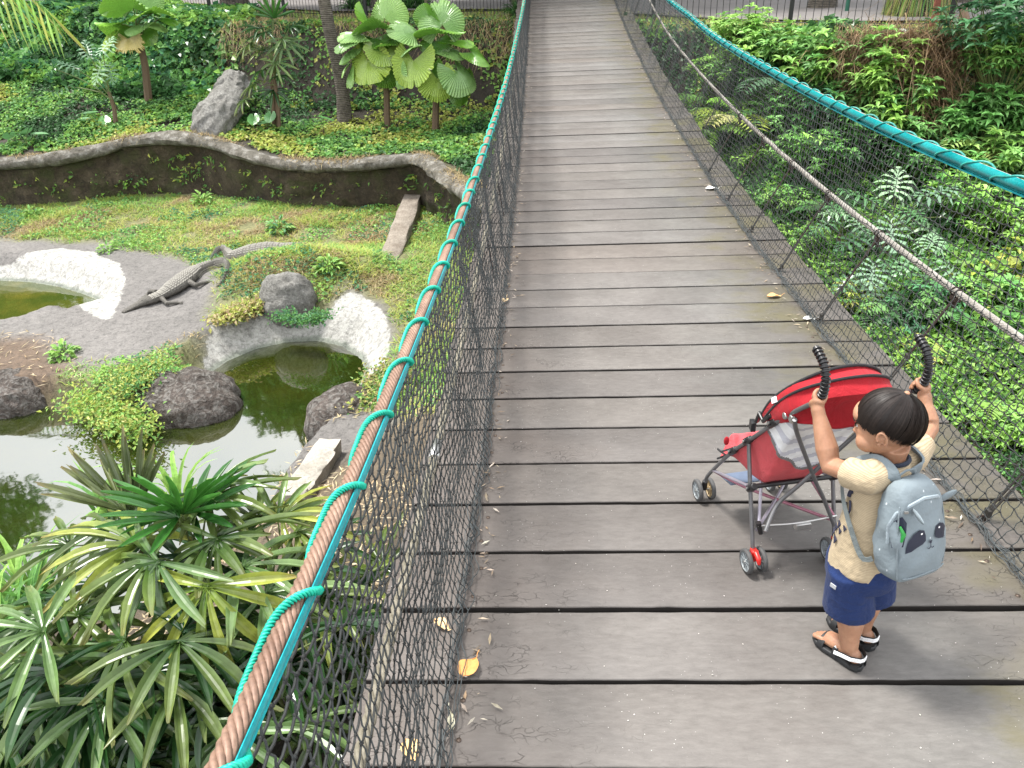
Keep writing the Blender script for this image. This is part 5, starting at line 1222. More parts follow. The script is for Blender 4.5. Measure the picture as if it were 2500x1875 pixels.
for px, py, H, rad, L, st, lb in [
    (1781, 135, 1.1, .95, .21, G_BR+G_MID, 'big bright leafy shrub just behind the turquoise rail on the upper right'),
    (1925, 140, 1.0, .75, .19, G_BR, 'tall pale green shrub with upright shoots under the dry brown vines'),
    (1830, 215, 1.0, .8, .19, G_MID+G_BLUE, 'dark mid green shrub below the big bright one on the upper right'),
    (1940, 225, .9, .8, .20, G_MID+G_BR, 'spreading shrub right of the mid green one, above the rail'),
    (1606, 72, .8, .7, .15, G_BR, 'heart leaved bush by the far fence where the right rail begins'),
    (1680, 100, .8, .8, .18, G_MID+G_BR, 'feathery bush between the rail and the big bright shrub'),
    (2020, 270, .7, .7, .16, G_MID, 'shrub at the foot of the dry vine curtain'),
    (1640, 160, .8, .7, .16, G_MID+G_DK, 'dark shrub seen through the far part of the right net'),
    (1560, 150, .7, .6, .14, G_BR, 'light green shrub seen through the net beside the rope clamp'),
    (1700, 250, .9, .8, .17, G_MID, 'shrub behind the net in the middle distance'),
    (1760, 330, .8, .7, .16, G_BR+G_MID, 'bright shrub behind the net left of the philodendrons'),
    (1650, 255, .6, .6, .15, G_BR, 'compact bright shrub low behind the net'),
    (1850, 310, .8, .7, .18, G_DK+G_MID, 'dark shrub directly above the main rope'),
    (1960, 330, .7, .7, .16, G_MID+G_DK, 'shrub above the philodendrons and below the rail'),
    (2080, 420, .6, .7, .15, G_MID+G_BR, 'shrub right of the largest philodendron'),
    (2150, 330, .7, .7, .17, G_BR+G_MID, 'shrub under the ivy at the right edge of the photo'),
    (2130, 250, .7, .6, .2, G_MID, 'large leaved shrub in front of the ivy curtain'),
    (2180, 120, .9, .7, .15, G_MID+G_BR, 'shrub on top of the bank in the upper right corner'),
    (2190, 480, .5, .6, .13, G_BR, 'low bright shrub at the right edge below the rail'),
    (1960, 680, .4, .5, .12, G_DK+G_BLUE, 'dark low shrub below the philodendrons near the stroller'),
    (1850, 640, .4, .45, .11, G_MID+G_YEL, 'yellowish low shrub beside the plank ends'),
    (1760, 520, .35, .45, .11, G_MID+G_BR, 'low shrub close to the planks in the middle of the net'),
    (2050, 640, .45, .5, .13, G_MID+G_BLUE, 'shrub in front of the old stone block'),
    (2060, 755, .3, .35, .10, G_MID+G_BR, 'small shrub growing over the left end of the stone block wall'),
    (1990, 770, .35, .4, .11, G_BR+G_YEL, 'bright low shrub right behind the right stroller handle'),
    (2160, 640, .45, .5, .13, G_BR+G_MID, 'shrub above the right end of the stone block wall'),
    (2185, 930, .25, .3, .10, G_BR, 'small bright shrub at the right edge below the stone block wall'),
    (1700, 430, .35, .45, .11, G_MID+G_BR, 'low shrub beside the planks beyond the middle of the net'),
    (1640, 340, .35, .45, .11, G_BR, 'pale low shrub beside the planks further along the net'),
    (1880, 740, .25, .3, .10, G_MID+G_YEL, 'tiny shrub touching the plank ends just beyond the stroller')]:
    shrub(px, py, H, rad, L, st, lb, group=GS, stems=int(20+34*rad))
# ---- pinnate leaved plants and ferns
def fern(px, py, h, n, L, sets, label, pairs=13, lw=.32, name='fern', cat='fern', lift=.9, group=None):
    b, P0 = place(px, py, h); root = empty(name, tuple(b), label, cat, group); P = []; D = []; Ls = []; C = []; m = MB()
    for k in range(n):
        a = 2*math.pi*k/n+RNG.uniform(-.4, .4); o = np.array([math.cos(a), math.sin(a), 0]); el = RNG.uniform(.5, 1.1)*lift; c = pal(1, sets)[0]; l = L*RNG.uniform(.7, 1.15)
        p = np.array([0, 0, h*.45]); pts = [p.copy()]; ang = el
        for j in range(pairs):
            p = p+(o*math.cos(ang)+np.array([0, 0, math.sin(ang)]))*l/pairs; ang -= 1.5/pairs; pts.append(p.copy())
            if j > 1:
                for s_ in (-1, 1):
                    sd_ = np.array([-o[1], o[0], 0])*s_
                    P.append(p.copy()); D.append(sd_*1.0+o*.45+np.array([0, 0, -.15])); Ls.append(l*lw*math.sin(math.pi*(j+1)/(pairs+2))**.7); C.append(c*RNG.uniform(.9, 1.15))
        m.tube([tuple(q) for q in pts[::3]]+[tuple(pts[-1])], .0035, 4)
    m.tube([(0, 0, -.1), (0, 0, h*.45)], .02, 6)
    m.build('stalks', M_STEM, root); P = np.array(P); n_ = len(P)
    V, F, Cc = leaves_np(P, np.array(D), nz(rv(n_)*.2+np.array([0, 0, 1.])), np.array(Ls), np.array(Ls)*.30, np.array(C), 0, .1, .3)
    link('fronds', mesh_np('fronds', V, F, M_LEAF, Cc, smooth=False), root); return root
for px, py, h, n, L, st, lb in [(1545, 225, .9, 9, 1.0, G_BR, 'light green feathery plant seen through the far net'), (1530, 180, .8, 8, .9, G_BR, 'feathery plant with long pinnate leaves near the rope clamp'), (1600, 215, .8, 9, 1.0, G_YEL, 'yellow green pinnate plant under the far rail'),
    (1690, 140, .8, 10, .9, G_MID+G_BLUE, 'bluish pinnate bush behind the rail'), (2120, 275, .6, 10, .7, G_YEL+G_MID, 'yellowing fern at the base of the ivy curtain'), (2080, 640, .5, 9, .55, G_MID, 'fern beside the old stone block'),
    (2150, 850, .3, 10, .5, G_BR, 'broad light fern at the right edge above the turnbuckle'), (2040, 850, .2, 9, .35, G_BR, 'little fern behind the toddler, beyond the net'), (1990, 720, .3, 9, .5, G_MID+G_BR, 'fern left of the stone block wall'), (1930, 640, .4, 9, .55, G_MID, 'fern below the largest philodendron'), (1850, 690, .2, 8, .3, G_YEL, 'small bright fern growing by the plank ends'), (2180, 860, .2, 9, .45, G_MID+G_BR, 'light fern below the stone block near the turnbuckle'), (1800, 420, .5, 9, .6, G_DK+G_MID, 'dark fern behind the hanger rods')]:
    fern(px, py, h, n, L, st, lb)
for k in range(26):
    px = random.uniform(1620, 2200); py = random.uniform(330, 900)
    if py > (px-1500)*1.05+150: continue
    b, _ = place(px, py, .1)
tuft('weed', 2040, 800, .2, 70, .09, G_YEL+G_BR, 'bright yellow green weed by the plank ends near the boy', .2, asp=.5)
tuft('weed', 2090, 850, .2, 70, .09, G_BR, 'broad leaved weed at the end of the undergrowth right of the boy', .2, asp=.5)
tuft('weed', 2030, 870, .12, 70, .06, G_BR+G_MID, 'small weed cluster on the ground behind the right net', .2, asp=.5)
# ---- old stone block wall in the valley
def blocks(px, py, label):
    b, P = place(px, py, .1); root = empty('stone_block_wall', tuple(b), label, 'wall')
    for r_ in range(2):
        for c in range(3):
            m = MB(); m.box((0, 0, 0), (.42*random.uniform(.9, 1), .42, .22*random.uniform(.92, 1)))
            o = m.build('stone', M_BLOCK, root, False, .03); o.location = ((c-1)*.44+(.2 if r_ % 2 else 0), random.uniform(-.03, .03), -.10+r_*.235); o.rotation_euler = (0, 0, random.uniform(-.06, .06))
    root.rotation_euler = (0, 0, R(-25)); return root
t = NT('old_stone'); n1 = t.noise(4, 7, .7); n2 = t.noise(28, 5, .7)
a = t.ramp(n1, [(.3, (.02, .016, .011)), (.6, (.055, .045, .033)), (.8, (.11, .105, .09))]); M_BLOCK = t.princ(a, .95, normal=t.bump(n2, .8, .02, t.bump(n1, .6, .05)))
blocks(2095, 790, 'old brown stone block wall half overgrown beside the hanger ropes')

# ---- dry vine mats on the right bank
def drymat(pts, n, L, label, sp=.25):
    P = np.array([place(a, b, .25)[1] for a, b in pts]); q = RNG.random(n)*(len(P)-1); i = q.astype(int); u = (q-i)[:, None]
    c = P[i]*(1-u)+P[np.minimum(i+1, len(P)-1)]*u+RNG.normal(size=(n, 3))*np.array([sp, sp*.6, sp*.5])
    D = nz(RNG.normal(size=(n, 3))+np.array([0, -.3, -.6])); V, F, C = blades_np(c, D, L*RNG.uniform(.4, 1.2, n), .011, pal(n, [(.22, .14, .075), (.30, .21, .12), (.13, .085, .05)], .4), .8)
    return stuff('dry_vines', V, F, C, M_GRASS, label, 'dry vines')
drymat([(1868, 95), (1885, 105), (1905, 115), (1900, 135)], 3800, .5, 'mat of dry brown vines between the two tall shrubs on the right bank', .30)
drymat([(1960, 95), (1990, 100), (2020, 105), (2040, 120)], 4200, .5, 'long mat of dry brown vines along the edge of the right bank', .30)
drymat([(2025, 150), (2020, 200), (2018, 250), (2015, 290)], 2600, .5, 'narrow curtain of dead brown stems hanging down beside the ivy', .14)
# ================================================================== FAR BANK: fences, trunks, trees
M_FBLACK = simple('black_painted_iron', (.02, .022, .022), .5, .3, bump=.1)
M_FRED = simple('red_oxide_post', (.17, .055, .035), .75, .1, bump=.3)
M_FGREEN = simple('green_painted_post', (.02, .11, .07), .5)
M_FWOOD = simple('mossy_post', (.09, .085, .05), .9, bump=.4)
M_WIRE = simple('fence_wire', (.16, .15, .13), .5, .6, bump=0)
def fence(name, x0, x1, off, label, gap=.085, H=1.5, posts=2.2, pm=None, wires=True, bm_=None, y_=None):
    f = (lambda x: float(np.interp(x, BTX, BTY))+off) if y_ is None else y_
    root = empty(name, (x0, f(x0), float(tz(x0, f(x0)))), label, 'fence'); O = Vector(root.location); m = MB()
    for x in np.arange(x0, x1, gap):
        y = f(x); z = float(tz(x, y)); lean = .02*math.sin(x*3)
        m.tube([Vector((x, y, z-.05))-O, Vector((x+lean, y, z+H))-O], .006, 4)
    o = m.build('bars', bm_ or M_FBLACK, root); o['kind'] = 'stuff'
    for h in (.12, H*.5, H-.08):
        m = MB(); xs = np.arange(x0, x1, .5); m.tube([Vector((x, f(x)-.01, float(tz(x, f(x)))+h))-O for x in xs], .009, 5); m.build('rail', bm_ or M_FBLACK, root)
    for x in np.arange(x0, x1+.1, posts):
        m = MB(); z = float(tz(x, f(x))); m.box((0, 0, H/2), (.07, .07, H+.2)); o = m.build('post', pm or M_FBLACK, root, False, .008); o.location = Vector((x, f(x), z))-O
    return root
fence('iron_fence', -15.5, -3.6, 2.35, 'dark iron bar fence along the far bank at the top left')
fence('iron_fence', -2.9, .7, 2.2, 'dark iron bar fence in front of the road left of the bridge', pm=M_FWOOD)
fence('iron_fence', 2.4, 7.2, 1.9, 'dark iron bar fence in front of the road right of the bridge', gap=.10, pm=M_FBLACK)
def wire_fence(x0, x1, off, label):
    f = lambda x: float(np.interp(x, BTX, BTY))+off
    root = empty('wire_fence', (x0, f(x0), float(tz(x0, f(x0)))), label, 'fence'); O = Vector(root.location); m = MB()
    for x in np.arange(x0, x1, .11): z = float(tz(x, f(x))); m.tube([Vector((x, f(x), z))-O, Vector((x, f(x), z+1.4))-O], .0035, 3)
    for h in np.arange(.1, 1.45, .13): m.tube([Vector((x, f(x), float(tz(x, f(x)))+h+.01*math.sin(x*4)))-O for x in np.arange(x0, x1, .6)], .0035, 3)
    o = m.build('wire_mesh', M_WIRE, root); o['kind'] = 'stuff'
    return root, f, O
root, f, O = wire_fence(7.2, 14, .75, 'rusty wire mesh fence on red posts along the top of the right bank')
for px, py in [(1871, 50), (2036, 50), (2165, 52)]:
    b, _ = place(px, py, 0); x = b[0]; b = (x, f(x)-.02, float(tz(x, f(x))))
    m = MB(); m.box((0, 0, .7), (.09, .05, 1.7)); o = m.build('post', M_FRED, root, False, .006); o.location = Vector(b)-O; o.rotation_euler = (0, R(random.uniform(-2, 3)), 0)
b, _ = place(1828, 32, 0); m = MB(); m.tube([(0, 0, -.1), (.0, 0, 1.6)], .045, 10); m.tube([(0, 0, 0.25), (-.28, .1, 1.4)], .025, 8)
o = m.build('sign_post', M_FGREEN); o.location = tuple(b); tagk(o, 'green painted steel post with a slanting brace near the upper right trunk', 'post')
# trunks
t = NT('palm_trunk_bark'); wv_ = t.n('ShaderNodeTexWave', bands_direction='Z'); wv_.inputs['Scale'].default_value = 9; wv_.inputs['Distortion'].default_value = 2.5; t.l(t.tc.outputs['Object'], wv_.inputs['Vector'])
n1 = t.noise(12, 6, .7); n2 = t.noise(4, 5)
a = t.ramp(n1, [(.3, (.045, .038, .03)), (.7, (.16, .14, .115))]); a = t.mix(1.0, a, t.ramp(wv_.outputs['Fac'], [(0, .6), (.5, 1.15)]), 'MULTIPLY')
M_BARK = t.princ(a, .95, normal=t.bump(wv_.outputs['Fac'], .6, .02, t.bump(n1, .6, .02)))
def trunk(base, pts, r, name, label, cat='tree', crown=None):
    root = empty(name, tuple(base), label, cat); m = MB(); m.tube([(0, 0, -.2)]+pts, r, 14); m.build('trunk', M_BARK, root); return root
# coconut palm with its trunk crossing the frame
b = at(742, 240, 17.0); b = np.array([b[0], b[1], float(tz(b[0], b[1]))]); tp = at(705, 0, 17.0)-b
pts = [tuple(tp*q+np.array([.05*math.sin(q*5), 0, 0])) for q in (.0, .25, .5, .75, 1.0)]+[tuple(tp*1.6+np.array([-.1, 0, 0])), tuple(tp*2.6+np.array([-.3, 0, .3]))]
ct = trunk(b, pts, [.22, .17, .14, .13, .13, .12, .12, .10], 'coconut_palm', 'coconut palm whose dark mossy trunk rises in front of the far bank')
def frond(root, origin, az, el, L, sets, droop=1.4, pairs=34, lw=.32, name='frond'):
    o = np.array([math.sin(az), math.cos(az), 0]); p = np.array(origin, float); ang = el; P = []; D = []; Ls = []; C = []; pts = [p.copy()]
    for j in range(pairs):
        p = p+(o*math.cos(ang)+np.array([0, 0, math.sin(ang)]))*L/pairs; ang -= droop/pairs; pts.append(p.copy())
        for s_ in (-1, 1):
            sd_ = np.array([o[1], -o[0], 0])*s_; P.append(p.copy()); D.append(sd_*.55+o*.5+np.array([0, 0, -1.0-.5*RNG.random()])); Ls.append(L*lw*(.4+.6*math.sin(math.pi*min(1, (j+2)/(pairs+1)))))
            C.append(pal(1, sets)[0])
    P = np.array(P); n_ = len(P); m = MB(); m.tube([tuple(q) for q in pts[::4]], [.03-.022*k/len(pts[::4]) for k in range(len(pts[::4]))], 5)
    V, F, Cc = leaves_np(P, np.array(D), nz(rv(n_)*.4+np.array([0, -.5, 1.])), np.array(Ls), .045, np.array(C), 1, .1, .12)
    fo = link(name, mesh_np(name, V, F, M_LEAFG, Cc, smooth=False), root); o2 = m.build('midrib', M_STEM); o2.parent = fo
    return fo
top = np.array(pts[-1])
for k in range(11): frond(ct, top, k*2*math.pi/11+.3, random.uniform(.1, 1.0), 3.4, G_MID+G_BR, 1.7, 30, .26)
# second palm, its trunk outside the photo, one frond hanging into the upper left corner
b2 = gbase(-14.6, 16.5); c2_ = empty('coconut_palm', b2, 'coconut palm beyond the left edge with one frond hanging into the upper left corner', 'tree')
tipP = at(70, -190, 15.5)-np.array(b2); m = MB(); m.tube([(0, 0, -.2), (.2, 0, 2), (.3, 0, tipP[2])], [.2, .14, .12], 12); m.build('trunk', M_BARK, c2_)
O2 = np.array([.3, 0, tipP[2]])
tgt = at(85, -20, 15.2)-np.array(b2)
az = math.atan2(tgt[0]-O2[0], tgt[1]-O2[1]); frond(c2_, O2, az, .25, float(np.hypot(tgt[0]-O2[0], tgt[1]-O2[1]))*1.12, G_YEL+G_BR, 1.1, 34, .34)
frond(c2_, O2+np.array([0, 0, .2]), az-.35, .5, 4.0, G_MID, 1.5); frond(c2_, O2, az-1.6, .5, 4.0, G_MID, 1.5); frond(c2_, O2, az+2.4, .6, 4.0, G_MID, 1.5); frond(c2_, O2, az-2.6, .6, 4.0, G_MID, 1.5)
# broad trees beyond the fence: their crowns stand above the picture and show in the water
def tree(x, y, H, crown, n, label, tr=.28, sets=G_DK+G_MID, low=.55, nb=15, ls=(.16, .34)):
    z = float(tz(x, y)); root = empty('tree', (x, y, z), label, 'tree', 'broad trees beyond the far fence'); m = MB()
    m.tube([(0, 0, -.3), (.05, 0, .5), (.1, .05, H*.35), (0, .1, H*.7)], [tr*1.7, tr*1.1, tr*.9, tr*.5], 14); m.build('trunk', M_BARK, root)
    m = MB(); P = []
    for k in range(nb):
        a = random.uniform(0, 6.28); q = math.sqrt(random.random())*crown*.8; c = Vector((math.cos(a)*q, math.sin(a)*q, H*random.uniform(low, .98)-.12*q)); m.tube([(0, .05, H*random.uniform(.3, .55)), tuple(c*.5+Vector((0, 0, H*.3))), tuple(c)], [tr*.35, tr*.2, tr*.08], 6)
        nn_ = int(n/nb); rr3 = crown*random.uniform(.25, .42); v = rv(nn_)*np.array([rr3*1.2, rr3*1.2, rr3*.75])*(RNG.random((nn_, 1))**.4); P.append(np.array(c)+v)
    m.build('limbs', M_BARK, root); P = np.concatenate(P); n_ = len(P); N = nz(rv(n_)+np.array([0, 0, .8])); Ls = RNG.uniform(ls[0], ls[1], n_)
    V, F, C = leaves_np(P, np.cross(N, rv(n_)), N, Ls, Ls*.5, pal(n_, sets), 0)
    link('crown', mesh_np('crown', V, F, M_LEAF, C, smooth=False), root); return root
tree(-8.6, 23.6, 17, 4.0, 34000, 'tall broad tree behind the fence left of the coconut trunk', .3, low=.28, nb=26, ls=(.18, .38))
tree(-4.6, 24.6, 18, 4.2, 34000, 'tall broad tree behind the fence between the coconut trunk and the fan palms', .3, low=.26, nb=26, ls=(.18, .38))
tree(-.6, 25.6, 18, 4.4, 30000, 'tall broad tree behind the fence just left of the bridge', .3, low=.26, nb=24, ls=(.18, .38))
tree(-23.0, 19.5, 13, 5.0, 26000, 'broad tree far to the left beyond the enclosure', .4, low=.2, nb=22, ls=(.2, .4))
for k, (x_, y_) in enumerate([(-34, 30), (-27, 34), (-20, 36), (-14, 37), (-8, 38), (-2, 38), (5, 37), (12, 35)]):
    tree(x_, y_, 9.5+1.2*(k % 3), 5.5, 7000, 'dense %s tree in the row across the road, %s' % (('dark', 'low', 'broad', 'tall')[k % 4], ('farthest to the left', 'second from the left', 'third from the left', 'fourth from the left', 'fifth from the left', 'straight ahead of the bridge', 'just right of the bridge end', 'farthest to the right')[k]), .3, low=.15, nb=20, ls=(.4, .8))
b, _ = place(1772, 24, 0); tree(b[0], b[1], 13, 3.6, 12000, 'tree with a dark trunk on the verge behind the fence right of the bridge', .24)
b, _ = place(1995, 40, 0); tr2 = tree(b[0], b[1]+.3, 12, 3.2, 12000, 'thick old trunk wrapped in roots and vines behind the red post fence', .42)
n = 2500; th = RNG.uniform(0, 6.28, n); zz = RNG.uniform(0, 2.2, n); P = np.stack([np.cos(th)*(.62-.1*zz), np.sin(th)*(.62-.1*zz), zz], 1)
V, F, C = blades_np(P, np.stack([np.cos(th)*.3, np.sin(th)*.3, -np.ones(n)], 1), RNG.uniform(.2, .6, n), .02, pal(n, G_YEL+G_DRY+G_MID), .1)
link('hanging_roots', mesh_np('hanging_roots', V, F, M_GRASS, C, smooth=False), tr2)
b, _ = place(2120, 18, 0); tree(b[0], b[1]+1, 11, 3, 8000, 'shaded tree in the upper right corner beyond the wire fence', .25)
b, _ = place(2195, 50, 0)
shrub(2200, 40, 1.6, 1.1, .2, G_DK+G_BLUE, 'dark bush in the very upper right corner', stems=60)
b, _ = place(2065, 75, .3)
m = MB(); m.tube([(0, 0, -.1), (.02, 0, .2), (-.05, 0, .38)], [.09, .08, .06], 8); o = m.build('tree_stump', simple('bare_wood', (.22, .15, .11), .9, bump=.4)); bb, _ = place(2075, 68, 0); o.location = tuple(bb); tagk(o, 'small bare broken stump on the edge of the right bank', 'stump')
# strap leaved clumps by the fence
for px, py, s, lb in [(762, 16, 1.0, 'dark strap leaved clump by the fence left of the first fan palm top'), (800, 10, .9, 'dark strap leaved clump just behind the left fan palm top'), (880, 14, 1.1, 'dark strap leaved clump between the two fan palm tops'), (912, 12, 1.0, 'dark strap leaved clump right of the tallest fan palm leaf'), (1118, 30, .8, 'leafy clump on the bank edge beside the bridge cable')]:
    b, _ = place(px, py, .1); strap('lily_clump', tuple(b), 110, .75*s, .045, G_DK+G_MID, lb, 1.1, group='strap leaved clumps along the fence')
# ================================================================== CROCODILES
t = NT('crocodile_skin'); v = t.voro(46, 'DISTANCE_TO_EDGE', stretch=(1, 1, 1)); n1 = t.noise(7, 6, .6); n2 = t.noise(60, 4)
a = t.ramp(n1, [(.3, (.075, .07, .06)), (.6, (.13, .122, .107)), (.8, (.19, .18, .158))]); a = t.mix(t.ramp(v, [(0, 1), (.10, 0)]), a, (.045, .04, .034))
sepn = t.n('ShaderNodeNewGeometry')
M_CROC = t.princ(a, .75, normal=t.bump(t.ramp(v, [(0, 0), (.15, 1)]), .8, .006, t.bump(n2, .3, .003)))
M_SCUTE = simple('croc_scute', (.22, .21, .185), .8, bump=.2)
M_SCUTED = simple('croc_side_scute', (.20, .19, .165), .8, bump=.3)
M_EYE = simple('dark_eye', (.01, .01, .008), .1, bump=0)
def croc(label, path, prof, legs, body_w=.115, scut=(.0, .0)):
    P = curve_pts(np.array(path, float), .012); s = np.r_[0, np.cumsum(np.linalg.norm(np.diff(P, axis=0), axis=1))]; T = s[-1]; u = s/T
    w = np.interp(u, prof[0], prof[1])*body_w; h = np.interp(u, prof[0], prof[2])*body_w
    Tn = np.gradient(P, axis=0); Tn /= np.linalg.norm(Tn, axis=1)[:, None]; S_ = nz(np.cross(Tn, [0, 0, 1.])); U = np.cross(S_, Tn)
    root = empty('crocodile', tuple(P[len(P)//2]), label, 'crocodile', 'crocodiles'); O = np.array(root.location)
    rings = []
    for i in range(0, len(P), 2):
        r_ = []
        for k in range(20):
            a = 2*math.pi*k/20; c_, s_ = math.cos(a), math.sin(a); ex = math.copysign(abs(c_)**.8, c_); ez = math.copysign(abs(s_)**.9, s_); zz = h[i]*(ez*(1.0 if s_ > 0 else .75))
            r_.append(tuple(P[i]-O+S_[i]*ex*w[i]+U[i]*(zz+h[i]*.75)))
        rings.append(r_)
    m = MB(); m.loft(rings)
    for lg, rs in legs:
        q = [np.array(p)-O for p in lg]; m.tube([tuple(p) for p in q], rs, 12)
        e = q[-1]; d = nz((q[-1]-q[-2])*np.array([1, 1, 0])); sd_ = np.array([-d[1], d[0], 0])
        for f_ in (-.8, -.3, .2, .7): m.tube([tuple(e), tuple(e+(d+sd_*f_)*.05*body_w/.115+np.array([0, 0, -.012]))], [.012, .005], 6)
    o = m.build('body', M_CROC, root); rm = o.modifiers.new('r', 'REMESH'); rm.mode = 'VOXEL'; rm.voxel_size = .008; rm.use_smooth_shade = True
    m = MB(); m2 = MB(); step = .042
    for x in np.arange(.17*T, .97*T, step):
        i = int(np.argmin(abs(s-x))); uu = x/T; B = P[i]-O
        rows = [.10, .32, .55, .78] if uu < .52 else ([.16, .42] if uu < .72 else [.0])
        for r_ in rows:
            for sg in ((-1, 1) if r_ else (1,)):
                a = math.asin(min(.95, r_)); k = r_*sg; hh = h[i]*(.75+math.cos(a)**.9); c = B+S_[i]*k*w[i]+U[i]*hh
                hz_ = (.014 if uu < .52 else .018+.014*math.sin(math.pi*(uu-.5)/.5)); L2 = .017
                V = [c-Tn[i]*L2-S_[i]*.013, c-Tn[i]*L2+S_[i]*.013, c+Tn[i]*L2+S_[i]*.013, c+Tn[i]*L2-S_[i]*.013, c+Tn[i]*L2*.9+U[i]*hz_]
                m.add([tuple(p) for p in V], [(0, 1, 4), (1, 2, 4), (2, 3, 4), (3, 0, 4)])
        if uu > .45:
            for sg in (-1, 1):
                for zf in (.35, .75, 1.15):
                    c = B+S_[i]*sg*w[i]*(1.0 if zf < 1 else .85)+U[i]*h[i]*zf; L2 = .016
                    V = [c-Tn[i]*L2-U[i]*.3*h[i]*.5, c-Tn[i]*L2+U[i]*.3*h[i]*.5, c+Tn[i]*L2+U[i]*.3*h[i]*.5, c+Tn[i]*L2-U[i]*.3*h[i]*.5, c+S_[i]*sg*.006]
                    m2.add([tuple(p) for p in V], [(0, 1, 4), (1, 2, 4), (2, 3, 4), (3, 0, 4)])
    o = m.build('back_scutes', M_SCUTE, root, False); o['kind'] = 'stuff'
    if m2.v: o = m2.build('tail_scutes', M_SCUTED, root, False); o['kind'] = 'stuff'
    i = int(np.argmin(abs(s-.115*T)))
    for sg in (-1, 1):
        c = P[i]-O+S_[i]*sg*w[i]*.5+U[i]*h[i]*1.45
        m = MB(); m.ell(tuple(c), (.013, .013, .011)); m.build('eye', M_EYE, root)
    return root
g = lambda px, py, dz=0: (lambda p: (p[0], p[1], float(tz(p[0], p[1]))+dz))(hz(px, py, ZF))
pr = ([0, .03, .10, .13, .17, .22, .30, .40, .47, .53, .62, .75, .88, 1.0], [.20, .30, .42, .62, .60, .62, .98, 1.0, .85, .58, .44, .30, .18, .04], [.10, .16, .26, .42, .40, .42, .56, .60, .55, .48, .44, .40, .30, .08])
croc('grey crocodile lying on the mud with its tail curled, snout towards the left pond',
     [g(265, 676), g(284, 668), g(306, 660), g(327, 654), g(352, 646), g(380, 636), g(408, 622), g(428, 609), g(452, 600), g(478, 596), g(497, 604), g(500, 618), g(488, 630), g(470, 637)], pr,
     [([g(352, 652, .06), g(362, 660, .05), g(386, 657, .02)], [.035, .03, .02]), ([g(412, 628, .07), g(428, 634, .06), g(452, 626, .02)], [.05, .036, .022]), ([g(340, 640, .06), g(326, 634, .03), g(318, 640, .02)], [.035, .028, .02])], .16)
M_CROC2 = M_CROC
croc('second pale crocodile behind the mound with its bent tail lifted on the grass',
     [g(705, 572), g(680, 572), g(655, 573), g(630, 575), g(600, 577), g(572, 579), g(545, 581), g(522, 580), g(507, 572), g(496, 558), g(488, 549), g(476, 549), g(463, 559), g(452, 570)], pr,
     [([g(540, 580, .06), g(534, 586, .05), g(552, 588, .02)], [.05, .036, .022])], .205)
# ================================================================== STROLLER
SO = Vector((.85, 2.02, -1.889)); SH = Vector((-.2, .98, 0)).normalized(); SR = Vector((SH.y, -SH.x, 0))
def SP(s, a, l): return SO+SH*s+SR*l+Vector((0, 0, a-.045*s))
M_TUBE = simple('grey_steel_tube', (.15, .15, .155), .38, .55, bump=.1)
M_TUBEL = simple('pale_violet_tube', (.30, .28, .33), .35, .5, bump=.1)
M_TUBER = simple('reddish_tube', (.30, .13, .17), .4, .4, bump=.1)
M_BLACKP = simple('black_plastic', (.012, .012, .013), .35, bump=.1)
M_REDP = simple('red_plastic', (.50, .02, .015), .35, bump=0)
def cloth(name, c, sc=60, rough=.85, bumpw=.02):
    t = NT(name); n1 = t.noise(sc, 3); n2 = t.noise(11, 5, .6, dist=1.2); w = t.noise(900, 2)
    cc = t.mix(1.0, c, t.ramp(n2, [(.3, .88), (.7, 1.1)]), 'MULTIPLY')
    return t.princ(cc, rough, normal=t.bump(n2, .5, bumpw, t.bump(w, .3, .001)), sheen=.04, trans=.06)
M_REDC = cloth('red_cloth', (.30, .003, .010)); M_PINKC = cloth('red_mesh_cloth', (.50, .07, .08)); M_WHITEC = cloth('white_cloth', (.80, .81, .82)); M_GREYC = cloth('grey_stripe_cloth', (.56, .57, .63)); M_GREYD = cloth('grey_print', (.17, .17, .17)); M_BLACKC = cloth('black_webbing', (.012, .012, .014)); M_NAVYV = simple('navy_vinyl', (.10, .13, .19), .35, bump=.2)
M_TYRE = simple('grey_tyre', (.06, .06, .06), .7, bump=.2); M_RIM = simple('grey_rim', (.20, .22, .23), .4, .2, bump=.1); M_RIMT = simple('tan_rim', (.36, .27, .15), .5, bump=.1)
st = empty('stroller', tuple(SP(0, 0, 0)), 'red umbrella stroller with folded back canopy and curved black handles', 'stroller'); SI = Matrix.Translation(-Vector(st.location))
def sp_(o, par=None):
    if par is None: o.parent = st; o.matrix_parent_inverse = SI
    else: o.parent = par; o.matrix_parent_inverse = Matrix.Identity(4)
    return o
def stube(name, pts, r, mat, n=10):
    P = [np.array(SP(*p)) for p in pts]; 
    if len(P) > 2: P = list(curve_pts(np.array(P), .012))+[P[-1]]
    m = MB(); m.tube([tuple(p) for p in P], r, n); return sp_(m.build(name, mat))
